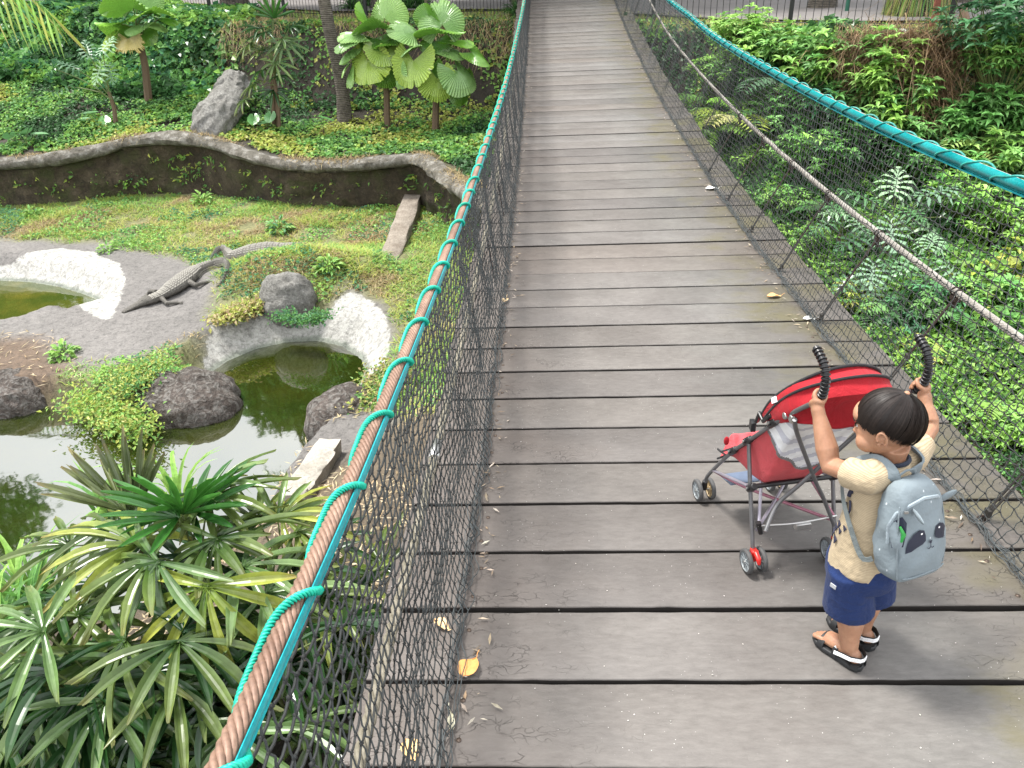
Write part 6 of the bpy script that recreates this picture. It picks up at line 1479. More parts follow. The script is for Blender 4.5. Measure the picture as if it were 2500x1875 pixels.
for l, sd_ in ((-.15, -1), (.15, 1)):
    # long side tube from the front wheel up to the handle
    stube('side_tube', [(.49, .085, l), (.485, .11, l), (.455, .155, l), (.38, .25, l), (.295, .352, l), (.20, .451, l), (.08, .575, l), (-.012, .667, l), (-.11, .755, l), (-.15, .785, l)], .0072, M_TUBE)
    hp = [(-.135, .775, l), (-.158, .80, l), (-.170, .835, l), (-.166, .875, l), (-.145, .905, l), (-.098, .93, l)]
    hnd = stube('handle_grip', hp, .0088, M_BLACKP, 12)
    Q = curve_pts(np.array([np.array(SP(*p)) for p in hp]), .0105)
    for k in range(1, len(Q)-1):
        m = MB(); T = Vector(Q[k+1]-Q[k-1]).normalized(); m.tube([Vector(Q[k])-T*.0036, Vector(Q[k])-T*.0016, Vector(Q[k])+T*.0016, Vector(Q[k])+T*.0036], [.0098, .0132, .0132, .0098], 14); o = m.build('grip_ring', M_BLACKP); o.parent = hnd
    stube('rear_leg', [(.197, .455, l), (.15, .31, l), (.09, .14, l), (.062, .05, l)], .0072, M_TUBE)
    # frame crosses behind the seat
    stube('cross_tube', [(-.054, .676, l), (-.02, .60, l*.75), (.05, .36, -l*.15), (.075, .26, -l*.55), (.07 if l < 0 else .03, .14 if l < 0 else .19, -l*.92)], .0070, M_TUBE)
    stube('base_tube', [(.437, .176, l), (.30, .17, l*.45), (.09, .15, -l*.9)], .0060, M_TUBER if l < 0 else M_TUBEL)
    stube('seat_strut', [(.20, .29, l*.55), (.075, .17, l*.92)], .0058, M_TUBEL if l < 0 else M_TUBER)
    stube('side_strut', [(.437, .176, l), (.17, .285, l*.98)], .0055, M_TUBEL)
    # joints
    for (s, a, w_, h_) in ((.295, .352, .022, .05), (.20, .451, .026, .05), (.135, .30, .02, .035), (.06, .60, .022, .03)):
        m = MB(); m.tube([SP(s+.018, a-.02, l), SP(s+.006, a-.004, l), SP(s-.006, a+.006, l), SP(s-.018, a+.02, l)], [.011, .0135, .0135, .011], 10)
        m.tube([SP(s, a, l-.018), SP(s, a, l+.018)], .0085, 10); sp_(m.build('joint', M_BLACKP, bevel=.002))
        m = MB(); m.tube([SP(s, a, l-.0205), SP(s, a, l+.0205)], .0042, 8); sp_(m.build('rivet', M_STEEL))
    m = MB(); m.tube([SP(-.012, .667, l-.012), SP(-.012, .667, l+.012)], .011, 10); m.box(SP(-.035, .672, l), (.012, .03, .024)); sp_(m.build('bracket', M_STEEL, bevel=.002))
    # wheels
    for (s, front) in ((.497, True), (.055, False)):
        R_ = .044
        for o_ in (-.026, .026):
            c = SP(s, R_+.0, l+o_); c.z = deckz(c.y)+R_+.001
            m = MB(); 
            prof = [(R_-.009, -.008), (R_-.003, -.0075), (R_, -.004), (R_, .004), (R_-.003, .0075), (R_-.009, .008)]
            rings = []
            for k in range(28):
                a = 2*math.pi*k/28; dr = SH*math.cos(a)+Vector((0, 0, 1))*math.sin(a); rings.append([c+dr*p+SR*q for p, q in prof])
            rings.append(rings[0]); m.loft(rings, caps=False); wt = sp_(m.build('wheel', M_TYRE))
            m = MB()
            prof = [(.0, -.006*1), (.010, -.006), (.011, -.002), (R_-.011, -.003), (R_-.009, -.0065), (R_-.009, .0065), (R_-.011, .003), (.011, .002), (.010, .006), (0, .006)]
            rings = []
            for k in range(28):
                a = 2*math.pi*k/28; dr = SH*math.cos(a)+Vector((0, 0, 1))*math.sin(a); rings.append([c+dr*p+SR*q for p, q in prof])
            rings.append(rings[0]); m.loft(rings, caps=False, closed=False)
            for k in range(9):
                a = 2*math.pi*k/9; dr = SH*math.cos(a)+Vector((0, 0, 1))*math.sin(a); m.tube([c+dr*.008+SR*(-.0045), c+dr*(R_-.011)+SR*(-.0045)], .0014, 4)
            o = m.build('rim', M_RIMT if (front and o_ > 0) else M_RIM); o.parent = wt
        c = SP(s, 0, l); c.z = deckz(c.y)+R_
        m = MB(); m.tube([c-SR*.036, c+SR*.036], .0035, 8); sp_(m.build('axle', M_STEEL))
        m = MB(); m.tube([c+Vector((0, 0, .045))+SH*(-.004), c+Vector((0, 0, .02)), c], [.0105, .012, .010], 10)
        if not front: m.box(c+Vector((0, 0, .028))+SH*.008, (.020, .030, .026)); m.tube([c+Vector((0, 0, .04))-SH*.005, c+Vector((0, 0, .03))-SH*.03, c+Vector((0, 0, .012))-SH*.038], [.009, .010, .006], 8)
        sp_(m.build('wheel_fork', M_BLACKP if front else M_REDP, bevel=.003))
# cross bars and the folding lock
stube('rear_bar', [(.135, .305, -.15), (.135, .300, .15)], .0085, M_BLACKP)
stube('lock_bar', [(.07, .185, -.145), (.07, .172, .0), (.075, .175, .145)], .0040, M_STEEL)
m = MB(); m.box(SP(.07, .158, .02), (.055, .02, .024), rot=Matrix.Rotation(math.atan2(SR.y, SR.x), 3, 'Z')); sp_(m.build('lock_plate', M_STEEL, bevel=.003))
m = MB(); m.tube([SP(.075, .195, -.142), SP(.07, .15, -.13)], [.010, .008], 8); sp_(m.build('lock_hinge', M_BLACKP))
# foot rest
m = MB(); m.loft([[SP(.44, .15, -.12), SP(.44, .15, .12), SP(.44, .145, .12), SP(.44, .145, -.12)], [SP(.36, .155, -.11), SP(.36, .155, .11), SP(.36, .15, .11), SP(.36, .15, -.11)]]); sp_(m.build('foot_rest', M_NAVYV, bevel=.001))
# sling seat
NS, NL = 120, 100
cs_ = np.array([(-.045, .655), (0, .60), (.05, .51), (.085, .43), (.115, .355), (.15, .305), (.25, .285), (.34, .30), (.42, .34)])
es_ = np.array([(-.03, .685), (.02, .635), (.08, .575), (.135, .515), (.185, .46), (.235, .41), (.30, .345), (.36, .29), (.42, .24)])
tq = np.linspace(0, 1, NS+1); tp_ = np.linspace(0, 1, 9)
V = []; mi = []; F = []
cc_ = np.stack([np.interp(tq, tp_, cs_[:, k]) for k in (0, 1)], 1); ee_ = np.stack([np.interp(tq, tp_, es_[:, k]) for k in (0, 1)], 1)
for i in range(NS+1):
    for j in range(NL+1):
        l = -1+2*j/NL; w_ = min(1, (1-abs(l))/.30); w_ = w_*w_*(3-2*w_); p = cc_[i]*w_+ee_[i]*(1-w_)
        wr = (.004*math.sin(l*9+tq[i]*14)+.0025*math.sin(l*17-tq[i]*31)+.006*(vnoise(l*1.0, tq[i]*2.0, .3, 121)-.5))*w_
        V.append(tuple(SP(p[0]-wr, p[1]+wr, l*.143)))
for i in range(NS):
    for j in range(NL):
        l = -1+2*(j+.5)/NL; t_ = tq[i]
        bound = .44-.13*max(0, -l-.2)**1.2*1.6-.10*max(0, l-.45)
        if t_ > bound+.03*math.sin(l*5+1): k = 1
        else:
            k = 2 if ((t_*62+2.2*math.sin(l*2.2+.6)) % 6) > 3.6 else 0
            if t_ > bound-.022+.03*math.sin(l*5+1): k = 3
        a = i*(NL+1)+j; F.append((a, a+1, a+NL+2, a+NL+1)); mi.append(k)
me = bpy.data.meshes.new('seat_sling'); me.from_pydata(V, [], F)
for m_ in (M_WHITEC, M_PINKC, M_GREYC, M_GREYD): me.materials.append(m_)
me.polygons.foreach_set('material_index', mi); me.polygons.foreach_set('use_smooth', [True]*len(F))
o = sp_(link('seat_sling', me)); sm = o.modifiers.new('s', 'SOLIDIFY'); sm.thickness = .003
ed = [SP(*(ee_[i]), -.145) for i in range(0, NS+1, 8)]; m = MB(); m.tube(ed, .004, 6); m.tube([SP(*(ee_[i]), .145) for i in range(0, NS+1, 8)], .004, 6); sp_(m.build('seat_piping', M_BLACKC))
for l in (-.155, .155):
    m = MB(); m.ell(SP(.345, .365, l), (.010, .007, .018)); sp_(m.build('seat_corner', M_REDC))
# canopy
arch = [
    [(.15, .555, -.152), (.075, .675, -.158), (.0, .765, -.135), (-.03, .812, -.07), (-.04, .826, 0), (-.03, .812, .07), (.0, .765, .135), (.075, .675, .158), (.15, .555, .152)],
    [(.11, .585, -.155), (.03, .69, -.160), (-.04, .765, -.138), (-.075, .802, -.07), (-.085, .812, 0), (-.075, .802, .07), (-.04, .765, .138), (.03, .69, .160), (.11, .585, .155)],
    [(.07, .60, -.156), (-.02, .68, -.158), (-.075, .735, -.138), (-.105, .768, -.07), (-.115, .778, 0), (-.105, .768, .07), (-.075, .735, .138), (-.02, .68, .158), (.07, .60, .156)],
    [(.02, .625, -.15), (-.03, .655, -.145), (-.075, .665, -.12), (-.095, .658, -.06), (-.10, .65, 0), (-.095, .658, .06), (-.075, .665, .12), (-.03, .655, .145), (.02, .625, .15)]]
AC = []
for a in arch:
    c = curve_pts(np.array([np.array(SP(*p)) for p in a]), .012); q = np.linspace(0, len(c)-1, 41); AC.append(np.array([c[int(round(x))] for x in q]))
AC = np.array(AC); rows = []
for k in np.linspace(0, 3, 22):
    i = min(int(k), 2); u = k-i; p0, p1, p2, p3 = AC[max(i-1, 0)], AC[i], AC[i+1], AC[min(i+2, 3)]
    r_ = .5*((2*p1)+(-p0+p2)*u+(2*p0-5*p1+4*p2-p3)*u*u+(-p0+3*p1-3*p2+p3)*u**3)
    wr = .0035*np.sin(np.arange(41)*.55+k*3.0)*(1 if k > .3 else .2); r_ = r_+np.outer(wr+.010*(vnoise(np.arange(41)*.1, np.full(41, k*.5), .4, 122)-.5), [0, 0, 1])+np.array(SH)*(.012*math.sin(math.pi*u))-np.array([0, 0, .006*math.sin(math.pi*u)])
    rows.append([tuple(p) for p in r_])
m = MB(); m.loft(rows, closed=False, caps=False); o = sp_(m.build('canopy', M_REDC)); sm = o.modifiers.new('s', 'SOLIDIFY'); sm.thickness = .003; sm.offset = 0
for a in (AC[0], AC[1]):
    m = MB(); m.tube([tuple(p+np.array([0, 0, .002])) for p in a], .0048, 8); sp_(m.build('canopy_piping', M_BLACKC))
m = MB(); c = Vector(AC[0][7])*.5+Vector(AC[1][7])*.5; m.box(c-SR*.006+Vector((0, 0, .004)), (.004, .030, .018), rot=Matrix.Rotation(math.atan2(SH.y, SH.x)-math.pi/2, 3, 'Z') @ Matrix.Rotation(R(-40), 3, 'X')); sp_(m.build('care_label', M_WHITEC, smooth=False))
for l in (-.158, .158):
    m = MB(); m.tube([SP(.15, .555, l), SP(.13, .60, l*1.02), SP(.10, .585, l*1.02), SP(.06, .63, l*1.02)], .007, 8); m.box(SP(.17, .53, l), (.016, .03, .034)); sp_(m.build('canopy_hinge', M_BLACKP, bevel=.003))
m = MB(); m.tube([SP(.30, .36, -.155), SP(.36, .31, -.165), SP(.42, .285, -.15), SP(.35, .30, -.15)], .0035, 6); sp_(m.build('strap', M_BLACKC))
# ================================================================== BOY
UP = Vector((0, 0, 1)); BF = Vector((-.56, .83, 0)).normalized(); BR = Vector((BF.y, -BF.x, 0))
def skin_mat():
    t = NT('skin'); n = t.noise(9, 4); n2 = t.noise(90, 3)
    n3_ = t.noise(26, 5, .7); c = t.mix(1.0, t.ramp(n, [(.3, (.27, .145, .088)), (.7, (.36, .20, .125))]), t.ramp(n2, [(.3, .93), (.7, 1.06)]), 'MULTIPLY'); c = t.mix(1.0, c, t.ramp(n3_, [(.35, (.92, .86, .84)), (.65, (1.04, 1.03, 1.02))]), 'MULTIPLY')
    m_ = t.princ(c, .48, normal=t.bump(n2, .1, .001), spec=.4)
    p = [x for x in t.t.nodes if x.type == 'BSDF_PRINCIPLED'][0]; p.inputs['Subsurface Weight'].default_value = .15; p.inputs['Subsurface Radius'].default_value = (.02, .008, .004); p.inputs['Subsurface Scale'].default_value = .3
    return m_
M_SKIN = skin_mat()
M_SKINP = simple('skin_pink', (.55, .27, .20), .5, bump=0, var=.05)
t = NT('striped_shirt'); 
sxyz = t.n('ShaderNodeSeparateXYZ'); t.l(t.tc.outputs['Object'], sxyz.inputs[0]); nn = t.noise(9, 3)
zz = t.math('ADD', t.math('MULTIPLY', sxyz.outputs['Z'], 210.0), t.math('MULTIPLY', nn, 2.2)); fr = t.math('FRACT', zz)
cc = t.ramp(fr, [(.0, (.40, .325, .215)), (.52, (.40, .325, .215)), (.60, (.30, .235, .15)), (.92, (.30, .235, .15)), (1.0, (.40, .325, .215))]); n2 = t.noise(20, 4)
cc = t.mix(1.0, cc, t.ramp(n2, [(.3, .88), (.7, 1.08)]), 'MULTIPLY'); M_SHIRT = t.princ(cc, .9, normal=t.bump(nn, .5, .03, t.bump(n2, .45, .012)), sheen=.05)
M_SHORT = cloth('navy_terry', (.006, .020, .085), 60, .95, .03)
M_NAVY = cloth('navy_rib', (.015, .022, .04))
M_HAIRM = NT('black_hair'); n = M_HAIRM.noise(300, 3, stretch=(1, 1, .1)); M_HAIR = M_HAIRM.princ(M_HAIRM.ramp(n, [(.3, (.004, .003, .0027)), (.7, (.014, .010, .008))]), .6, spec=.3)
_t = NT('hair_strands'); M_HAIRS = _t.princ(_t.attr('col'), .50, spec=.35)
M_SANDAL = simple('black_sandal', (.016, .017, .018), .6, bump=.3, scale=60); M_WHITEB = simple('white_band', (.75, .75, .75), .6, bump=0)
boyroot = empty('person', (.90, 1.67, deckz(1.67)), 'toddler in striped beige shirt and navy shorts holding the stroller handles above his head', 'toddler')
BI_ = Matrix.Translation(-Vector(boyroot.location))
def bp(o, par=None): o.parent = par or boyroot; o.matrix_parent_inverse = BI_ ; return o
def fz(y): return deckz(y)
# feet
def foot(c, d):
    """c = point on the floor under the ankle"""
    d = Vector(d).normalized(); s = Vector((d.y, -d.x, 0)); return c, d, s
FL = foot(Vector((.868, 1.632, fz(1.632))), (-.55, .83, 0)); FR = foot(Vector((.935, 1.712, fz(1.712))), (-.55, .83, 0))
SOLE = .016
def body_foot(m, f, side):
    c, d, s = f; z0 = UP*(SOLE+.002)
    P = lambda y, x, z: c+d*y+s*x+UP*z+z0
    m.tube([P(-.028, 0, .02), P(-.01, 0, .022), P(.02, 0, .024), P(.05, .0, .019), P(.072, 0, .014)], [.020, .025, .0255, .026, .024], 12, flat=.85)
    m.ell(P(-.022, 0, .018), (.021, .021, .020))
    for k, (x, y, r_) in enumerate(((-.020, .100, .0092), (-.0075, .101, .0070), (.0035, .097, .0064), (.0135, .091, .006), (.022, .083, .0055))):
        x *= -side
        m.tube([P(.065, x*.9, .012), P(y-.012, x, .012), P(y, x, .008)], [r_, r_, r_*.85], 8); m.ell(P(y, x, .008), (r_*.95,)*3)
M = MB()
kL = Vector((.862, 1.668, -1.700)); kR = Vector((.940, 1.735, -1.708)); aL = FL[0]+UP*.052; aR = FR[0]+UP*.052
hL = Vector((.836, 1.662, -1.56)); hR = Vector((.920, 1.712, -1.56))
for h_, k_, a_, f_, sd_ in ((hL, kL, aL, FL, -1), (hR, kR, aR, FR, 1)):
    M.tube([h_, h_.lerp(k_, .5), k_+BF*.002, k_.lerp(a_, .3)-BF*.004, k_.lerp(a_, .7), a_, a_-UP*.022], [.052, .045, .0375, .0375, .029, .0245, .024], 16)
    body_foot(M, f_, sd_)
# torso (inside the clothes)
M.tube([Vector((.876, 1.686, -1.56)), Vector((.876, 1.682, -1.45)), Vector((.884, 1.686, -1.30)), Vector((.888, 1.692, -1.205))], [.070, .072, .062, .04], 16)
HF = Vector((-.76, .65, 0)).normalized(); HF = (HF+UP*-.28).normalized(); HS = HF.cross(UP).normalized(); HU = HS.cross(HF).normalized()
HC = Vector((.866, 1.706, -1.082))
M.tube([Vector((.888, 1.696, -1.225)), Vector((.887, 1.698, -1.17)), HC-HU*.055-HF*.012], [.043, .038, .04], 14)
hrot = Matrix((HS, HF, HU)).transposed()           # local x = his right, y = forward, z = up
def H(x, y, z): return HC+hrot @ Vector((x, y, z))
def hell(m, c, r_, **k): m.ell(H(*c), r_, rot=hrot, **k)
hell(M, (0, -.008, .012), (.0672, .0772, .0738), nu=28, nv=20)
hell(M, (0, .018, -.022), (.060, .062, .064), nu=24, nv=16)
hell(M, (-.032, .042, -.040), (.030, .030, .029)); hell(M, (.032, .042, -.040), (.030, .030, .029))       # cheeks
hell(M, (0, .055, -.070), (.024, .020, .017)); hell(M, (0, .068, -.012), (.030, .014, .020))
hell(M, (0, .083, -.028), (.0075, .009, .008)); hell(M, (0, .078, -.016), (.0055, .007, .012)); hell(M, (-.007, .079, -.030), (.005, .005, .005)); hell(M, (.007, .079, -.030), (.005, .005, .005))
hell(M, (0, .075, -.050), (.013, .007, .0042)); hell(M, (0, .073, -.057), (.011, .007, .0045)); hell(M, (0, .058, .030), (.045, .022, .028))
for s in (-1, 1):                                   # ears
    for k in range(14):
        a = R(-70+k*20); c = (s*(.0650+.006*(k/14)), -.006-.0125*math.cos(a)*.9-.002, -.012+.018*math.sin(a)); hell(M, (c[0]+s*.004, c[1]-.002, c[2]), (.0034, .0042, .0042), nu=8, nv=6)
    hell(M, (s*.0650, -.004, -.012), (.006, .011, .015)); hell(M, (s*.0665, .001, -.029), (.0045, .0055, .0065))
# arms and hands
def arm(m, S, E, Wp, r):
    m.tube([S, S.lerp(E, .5), E, E.lerp(Wp, .35), E.lerp(Wp, .75), Wp], [r[0], r[1], r[2], r[3], r[4], r[5]], 14)
sL = Vector((.810, 1.636, -1.205)); eL = Vector(at(1795, 1006, 1.735)); sR = Vector((.970, 1.748, -1.215)); eR = Vector(at(2004, 925, 1.84))
def gripframe(l):
    A = SP(-.140, .778, l); B = SP(-.168, .825, l); ax = (B-A).normalized(); return A.lerp(B, .38), ax
def hand(m, l, E, out):
    """hand closed round the handle; out = direction from the handle to the palm"""
    C, ax = gripframe(l); toE = (E-C); toE = (toE-ax*toE.dot(ax)).normalized(); n_ = (out-ax*out.dot(ax)).normalized(); b = ax.cross(n_).normalized()
    rg = .0098
    pc = C+n_*(rg+.0095)
    wr = pc+(E-pc).normalized()*.034
    m.ell(pc, (.0115, .021, .0235), rot=Matrix((n_, b, ax)).transposed(), nu=16, nv=12)
    m.tube([wr, wr.lerp(pc, .6), pc], [.0185, .0185, .015], 12)
    for j in range(4):
        o = ax*((j-1.5)*.0108); L_ = (1.0, 1.08, 1.02, .85)[j]; r_ = (.0058, .006, .0058, .0052)[j]; P = []
        for k in range(9):
            a = R(20+ (205*L_)*k/8); rr2 = rg+.0062+.0015*math.sin(k*1.6)
            P.append(C+o+(n_*math.cos(a)+b*math.sin(a))*rr2)
        P[0] = pc+o*.9+b*.012
        m.tube(P, [r_*1.12, r_*1.08, r_*1.1, r_, r_, r_*1.03, r_*.95, r_*.92, r_*.8], 8); m.ell(P[-1], (r_*.85,)*3, nu=8, nv=6)
    P = []
    for k in range(7):
        a = R(-15-135*k/6); P.append(C+ax*(.014+.009*k/6)+(n_*math.cos(a)+b*math.sin(a))*(rg+.0068))
    P[0] = pc+ax*.010-b*.010
    m.tube(P, [.0085, .0078, .0072, .0072, .0068, .0066, .0055], 8); m.ell(P[-1], (.0058,)*3, nu=8, nv=6)
    return wr
outL = (-SH*.75-SR*.55-UP*.25); outR = (-SH*.8+SR*.35-UP*.3)
wL = hand(M, -.15, eL, outL); wR = hand(M, .15, eR, outR)
arm(M, sL, eL, wL, (.024, .027, .0285, .0300, .0235, .0185)); arm(M, sR, eR, wR, (.024, .027, .0285, .0300, .0235, .0185))
o = M.build('body', M_SKIN); rm = o.modifiers.new('r', 'REMESH'); rm.mode = 'VOXEL'; rm.voxel_size = .0027; rm.use_smooth_shade = True
smo = o.modifiers.new('s', 'SMOOTH'); smo.factor = .5; smo.iterations = 3; bp(o)
# eyes, brows, lips
for s in (-1, 1):
    m = MB(); hell(m, (s*.027, .0648, .0), (.0080, .0060, .0042)); bp(m.build('eye', simple('eye_white', (.5, .48, .45), .2, bump=0)))
    m = MB(); hell(m, (s*.027, .0695, .0), (.0042, .0024, .0040)); bp(m.build('iris', M_EYE))
    m = MB(); m.tube([H(s*.017, .0712, .004), H(s*.027, .0718, .0060), H(s*.037, .0665, .003)], .0013, 5)
    for k in range(6): m.tube([H(s*(.019+.0033*k), .0712-.0009*k, .004), H(s*(.020+.0040*k), .0765-.0009*k, .001)], [.0006, .0002], 3)
    bp(m.build('eyelashes', M_HAIR))
    m = MB(); m.tube([H(s*.012, .0755, .017), H(s*.026, .0745, .0200), H(s*.040, .0665, .016)], [.0012, .0022, .0008], 6); bp(m.build('eyebrow', M_HAIR))
m = MB(); m.tube([H(-.012, .0775, -.0535), H(0, .0825, -.0520), H(.012, .0775, -.0535)], [.001, .0030, .001], 8); m.tube([H(-.010, .0765, -.0565), H(0, .0810, -.0580), H(.010, .0765, -.0565)], [.001, .0032, .001], 8); bp(m.build('lips', simple('lip_pink', (.45, .16, .13), .4, bump=0)))
# --- hair: cap plus combed strands from the whorl
def hairdir(az, el):           # az 0 = front, + = his left ; el elevation
    return Vector((-math.sin(az)*math.cos(el), math.cos(az)*math.cos(el), math.sin(el)))
def hairline(az):
    a = abs((math.degrees(az)+180) % 360-180)
    return float(np.interp(a, [0, 35, 60, 75, 88, 100, 115, 140, 180], [10, 6, 0, -10, 4, 0, -28, -38, -42]))
def scalp(d, off=0.0):
    rx, ry, rz = .0700+off, .0800+off, .0770+off; k = 1/math.sqrt((d.x/rx)**2+(d.y/ry)**2+(d.z/rz)**2); return H(d.x*k, d.y*k-.008, d.z*k+.012)
m = MB(); rings = []; NA = 48
for k in range(15):
    ring = []
    for j in range(NA):
        az = 2*math.pi*j/NA; el = R(90)+(R(hairline(az))-R(90))*k/14; ring.append(scalp(hairdir(az, el), -.001 if k < 14 else -.006))
    rings.append(ring)
m.loft(rings); bp(m.build('hair_cap', M_HAIR))
wh = hairdir(R(205), R(58)); ns = 5600; S = 9; V = []; F = []; rg_ = np.random.default_rng(3)
locks = [(rg_.uniform(0, 2*math.pi), rg_.uniform(-.10, .10), rg_.uniform(.0, .006), rg_.uniform(-5, 5)) for _ in range(150)]; HCOL = []
e1 = wh.cross(Vector((0, 1, .3))).normalized(); e2 = wh.cross(e1)
b = 0
for i in range(ns):
    lk = locks[rg_.integers(0, 150)]; az = lk[0]+rg_.normal()*.045; endel = R(hairline(az)+lk[3]*.6)+R(rg_.uniform(-3, 2))
    tgt = hairdir(az+lk[1], endel); hc_ = rg_.uniform(.5, 1.7)
    u0 = rg_.uniform(.04, .75) if rg_.random() < .75 else rg_.uniform(.03, .08)
    off = .0008+lk[2]*rg_.uniform(.6, 1.1); wd = rg_.uniform(.0005, .0011); pts = []
    om = math.acos(max(-1, min(1, wh.dot(tgt))))
    for j in range(S+1):
        u = u0+(1-u0)*j/S; d = (wh*math.sin((1-u)*om)+tgt*math.sin(u*om))/math.sin(om)
        sw = .16*(1-u)**2; d = (d+wh.cross(d)*sw).normalized()
        o_ = off*(.4+math.sin(math.pi*min(1, u*1.1))*.6)+(.0025*u*u)
        pts.append(scalp(d, o_))
    for j, p in enumerate(pts):
        T = (pts[min(j+1, S)]-pts[max(j-1, 0)]).normalized(); nrm_ = (p-HC).normalized(); sd_ = T.cross(nrm_).normalized(); w_ = wd*(1-.75*(j/S)**3)
        V += [tuple(p-sd_*w_), tuple(p+sd_*w_+nrm_*.0003)]; HCOL += [(.012*hc_, .008*hc_, .0065*hc_)]*2
        if j < S: q = b+j*2; F.append((q, q+1, q+3, q+2))
    b += (S+1)*2
o = link('hair', mesh_np('hair', np.array(V), np.array(F), M_HAIRS, np.array(HCOL))); o['kind'] = 'stuff'; bp(o)
m = MB(); q = scalp(wh, .0012); m.ell(q, (.0075, .0075, .0075)); bp(m.build('whorl', M_SKIN))
# --- shirt
m = MB(); rings = []
prof = [(-1.530, .094, .084, 0, .000), (-1.515, .094, .084, 0, .000), (-1.45, .090, .082, 0, .003), (-1.40, .087, .080, 0, .003), (-1.34, .085, .074, 0, .001), (-1.28, .087, .068, 0, .0), (-1.235, .090, .060, 0, -.002), (-1.205, .078, .053, 0, 0), (-1.188, .055, .045, 0, .003), (-1.178, .042, .041, 0, .004)]
for z, w_, d_, ox, oy in prof:
    t_ = (z+1.515)/.34; c = Vector((.874, 1.684, z)).lerp(Vector((.888, 1.694, z)), t_)+BF*oy; ring = []
    for k in range(28):
        a = 2*math.pi*k/28; e = .88; cx_ = math.copysign(abs(math.cos(a))**e, math.cos(a)); sy_ = math.copysign(abs(math.sin(a))**e, math.sin(a))
        wr = 1+.02*math.sin(a*5+z*40)*(1 if z < -1.3 else .4)+.06*(vnoise(a*.7+3, z*14, .5, 132)-.5)*(1 if z > -1.5 else .2)
        ring.append(c+BR*cx_*w_*wr+BF*sy_*d_*wr+UP*(.003*math.sin(a*2) if z < -1.52 else 0))
    rings.append(ring)
m.loft(rings)
for S_, E_ in ((sL, eL), (sR, eR)):
    ctr = Vector((.888, 1.69, -1.215)); e_ = S_.lerp(E_, .50); m.tube([ctr.lerp(S_, .45), S_+UP*.002, S_.lerp(E_, .25), e_, e_+(E_-S_).normalized()*.001], [.048, .0445, .0425, .0425, .038], 18)
o = m.build('shirt', M_SHIRT); rm = o.modifiers.new('r', 'REMESH'); rm.mode = 'VOXEL'; rm.voxel_size = .0045; rm.use_smooth_shade = True; smo = o.modifiers.new('s', 'SMOOTH'); smo.iterations = 4; bp(o)
m = MB(); c = Vector((.887, 1.697, -1.182)); m.tube([c+BR*math.cos(a)*.045+BF*math.sin(a)*.045-UP*(.006*math.sin(a)) for a in np.linspace(0, 2*math.pi, 26)], .0062, 8); bp(m.build('collar', M_NAVY))
# print on the shirt front (dark triangles and a curved mark on his left side of the chest)
def shirtpt(a, z, off=.003):
    zs = [p[0] for p in prof]; w_ = np.interp(z, zs, [p[1] for p in prof]); d_ = np.interp(z, zs, [p[2] for p in prof]); oy = np.interp(z, zs, [p[4] for p in prof]); t_ = (z+1.515)/.34
    c = Vector((.874, 1.684, z)).lerp(Vector((.888, 1.694, z)), t_)+BF*oy; cx_ = math.copysign(abs(math.cos(a))**.88, math.cos(a)); sy_ = math.copysign(abs(math.sin(a))**.88, math.sin(a)); return c+BR*cx_*(w_+off)+BF*sy_*(d_+off)
m = MB()
for (a0, z0, s_) in ((148, -1.395, 1), (157, -1.408, .9), (140, -1.415, 1), (150, -1.445, 1.1), (132, -1.44, 1), (166, -1.39, .8)):
    a = R(a0); r_ = .010*s_
    V = [shirtpt(a-r_/.1, z0+r_, .004), shirtpt(a+r_/.1, z0+r_*.6, .004), shirtpt(a+.02, z0-r_, .004)]
    V2 = [v_ -(v_-Vector((.88, 1.69, v_.z))).normalized()*.003 for v_ in V]; m.add(V+V2, [(0, 1, 2), (5, 4, 3), (0, 3, 4, 1), (1, 4, 5, 2), (2, 5, 3, 0)])
P = [shirtpt(R(x), z, .004) for x, z in ((158, -1.300), (163, -1.312), (165, -1.328), (163, -1.343), (159, -1.352))]; m.tube(P, .0028, 6)
P = [shirtpt(R(x), z, .004) for x, z in ((146, -1.318), (148, -1.33), (147, -1.342))]; m.tube(P, .0035, 6)
P = [shirtpt(R(x), z, .004) for x, z in ((156, -1.272), (150, -1.278), (150, -1.292))]; m.tube(P, .0055, 6)
o = m.build('shirt_print', simple('navy_print', (.02, .022, .045), .7, bump=0)); o['kind'] = 'stuff'; bp(o)
# --- shorts
m = MB()
m.tube([Vector((.874, 1.686, -1.49)), Vector((.874, 1.686, -1.53)), Vector((.876, 1.688, -1.57)), Vector((.878, 1.69, -1.60))], [.088, .097, .095, .07], 24)
for h_, k_ in ((hL, kL), (hR, kR)):
    o_ = (h_-Vector((.878, 1.688, h_.z))).normalized()*.004; e_ = h_.lerp(k_, .88)
    m.tube([h_+o_+UP*.03, h_.lerp(k_, .3)+o_, e_+o_, e_+o_-UP*.006], [.060, .064, .072, .068], 20)
o = m.build('shorts', M_SHORT); rm = o.modifiers.new('r', 'REMESH'); rm.mode = 'VOXEL'; rm.voxel_size = .0045; rm.use_smooth_shade = True; smo = o.modifiers.new('s', 'SMOOTH'); smo.iterations = 4
bp(o)
c = hL.lerp(kL, .2)-BR*.068+BF*.006; m = MB(); m.box(c+UP*.02, (.003, .018, .012), rot=Matrix.Rotation(math.atan2(BF.y, BF.x)-math.pi/2, 3, 'Z')); bp(m.build('shorts_label', simple('grey_label', (.35, .36, .37), .6, bump=0), smooth=False))
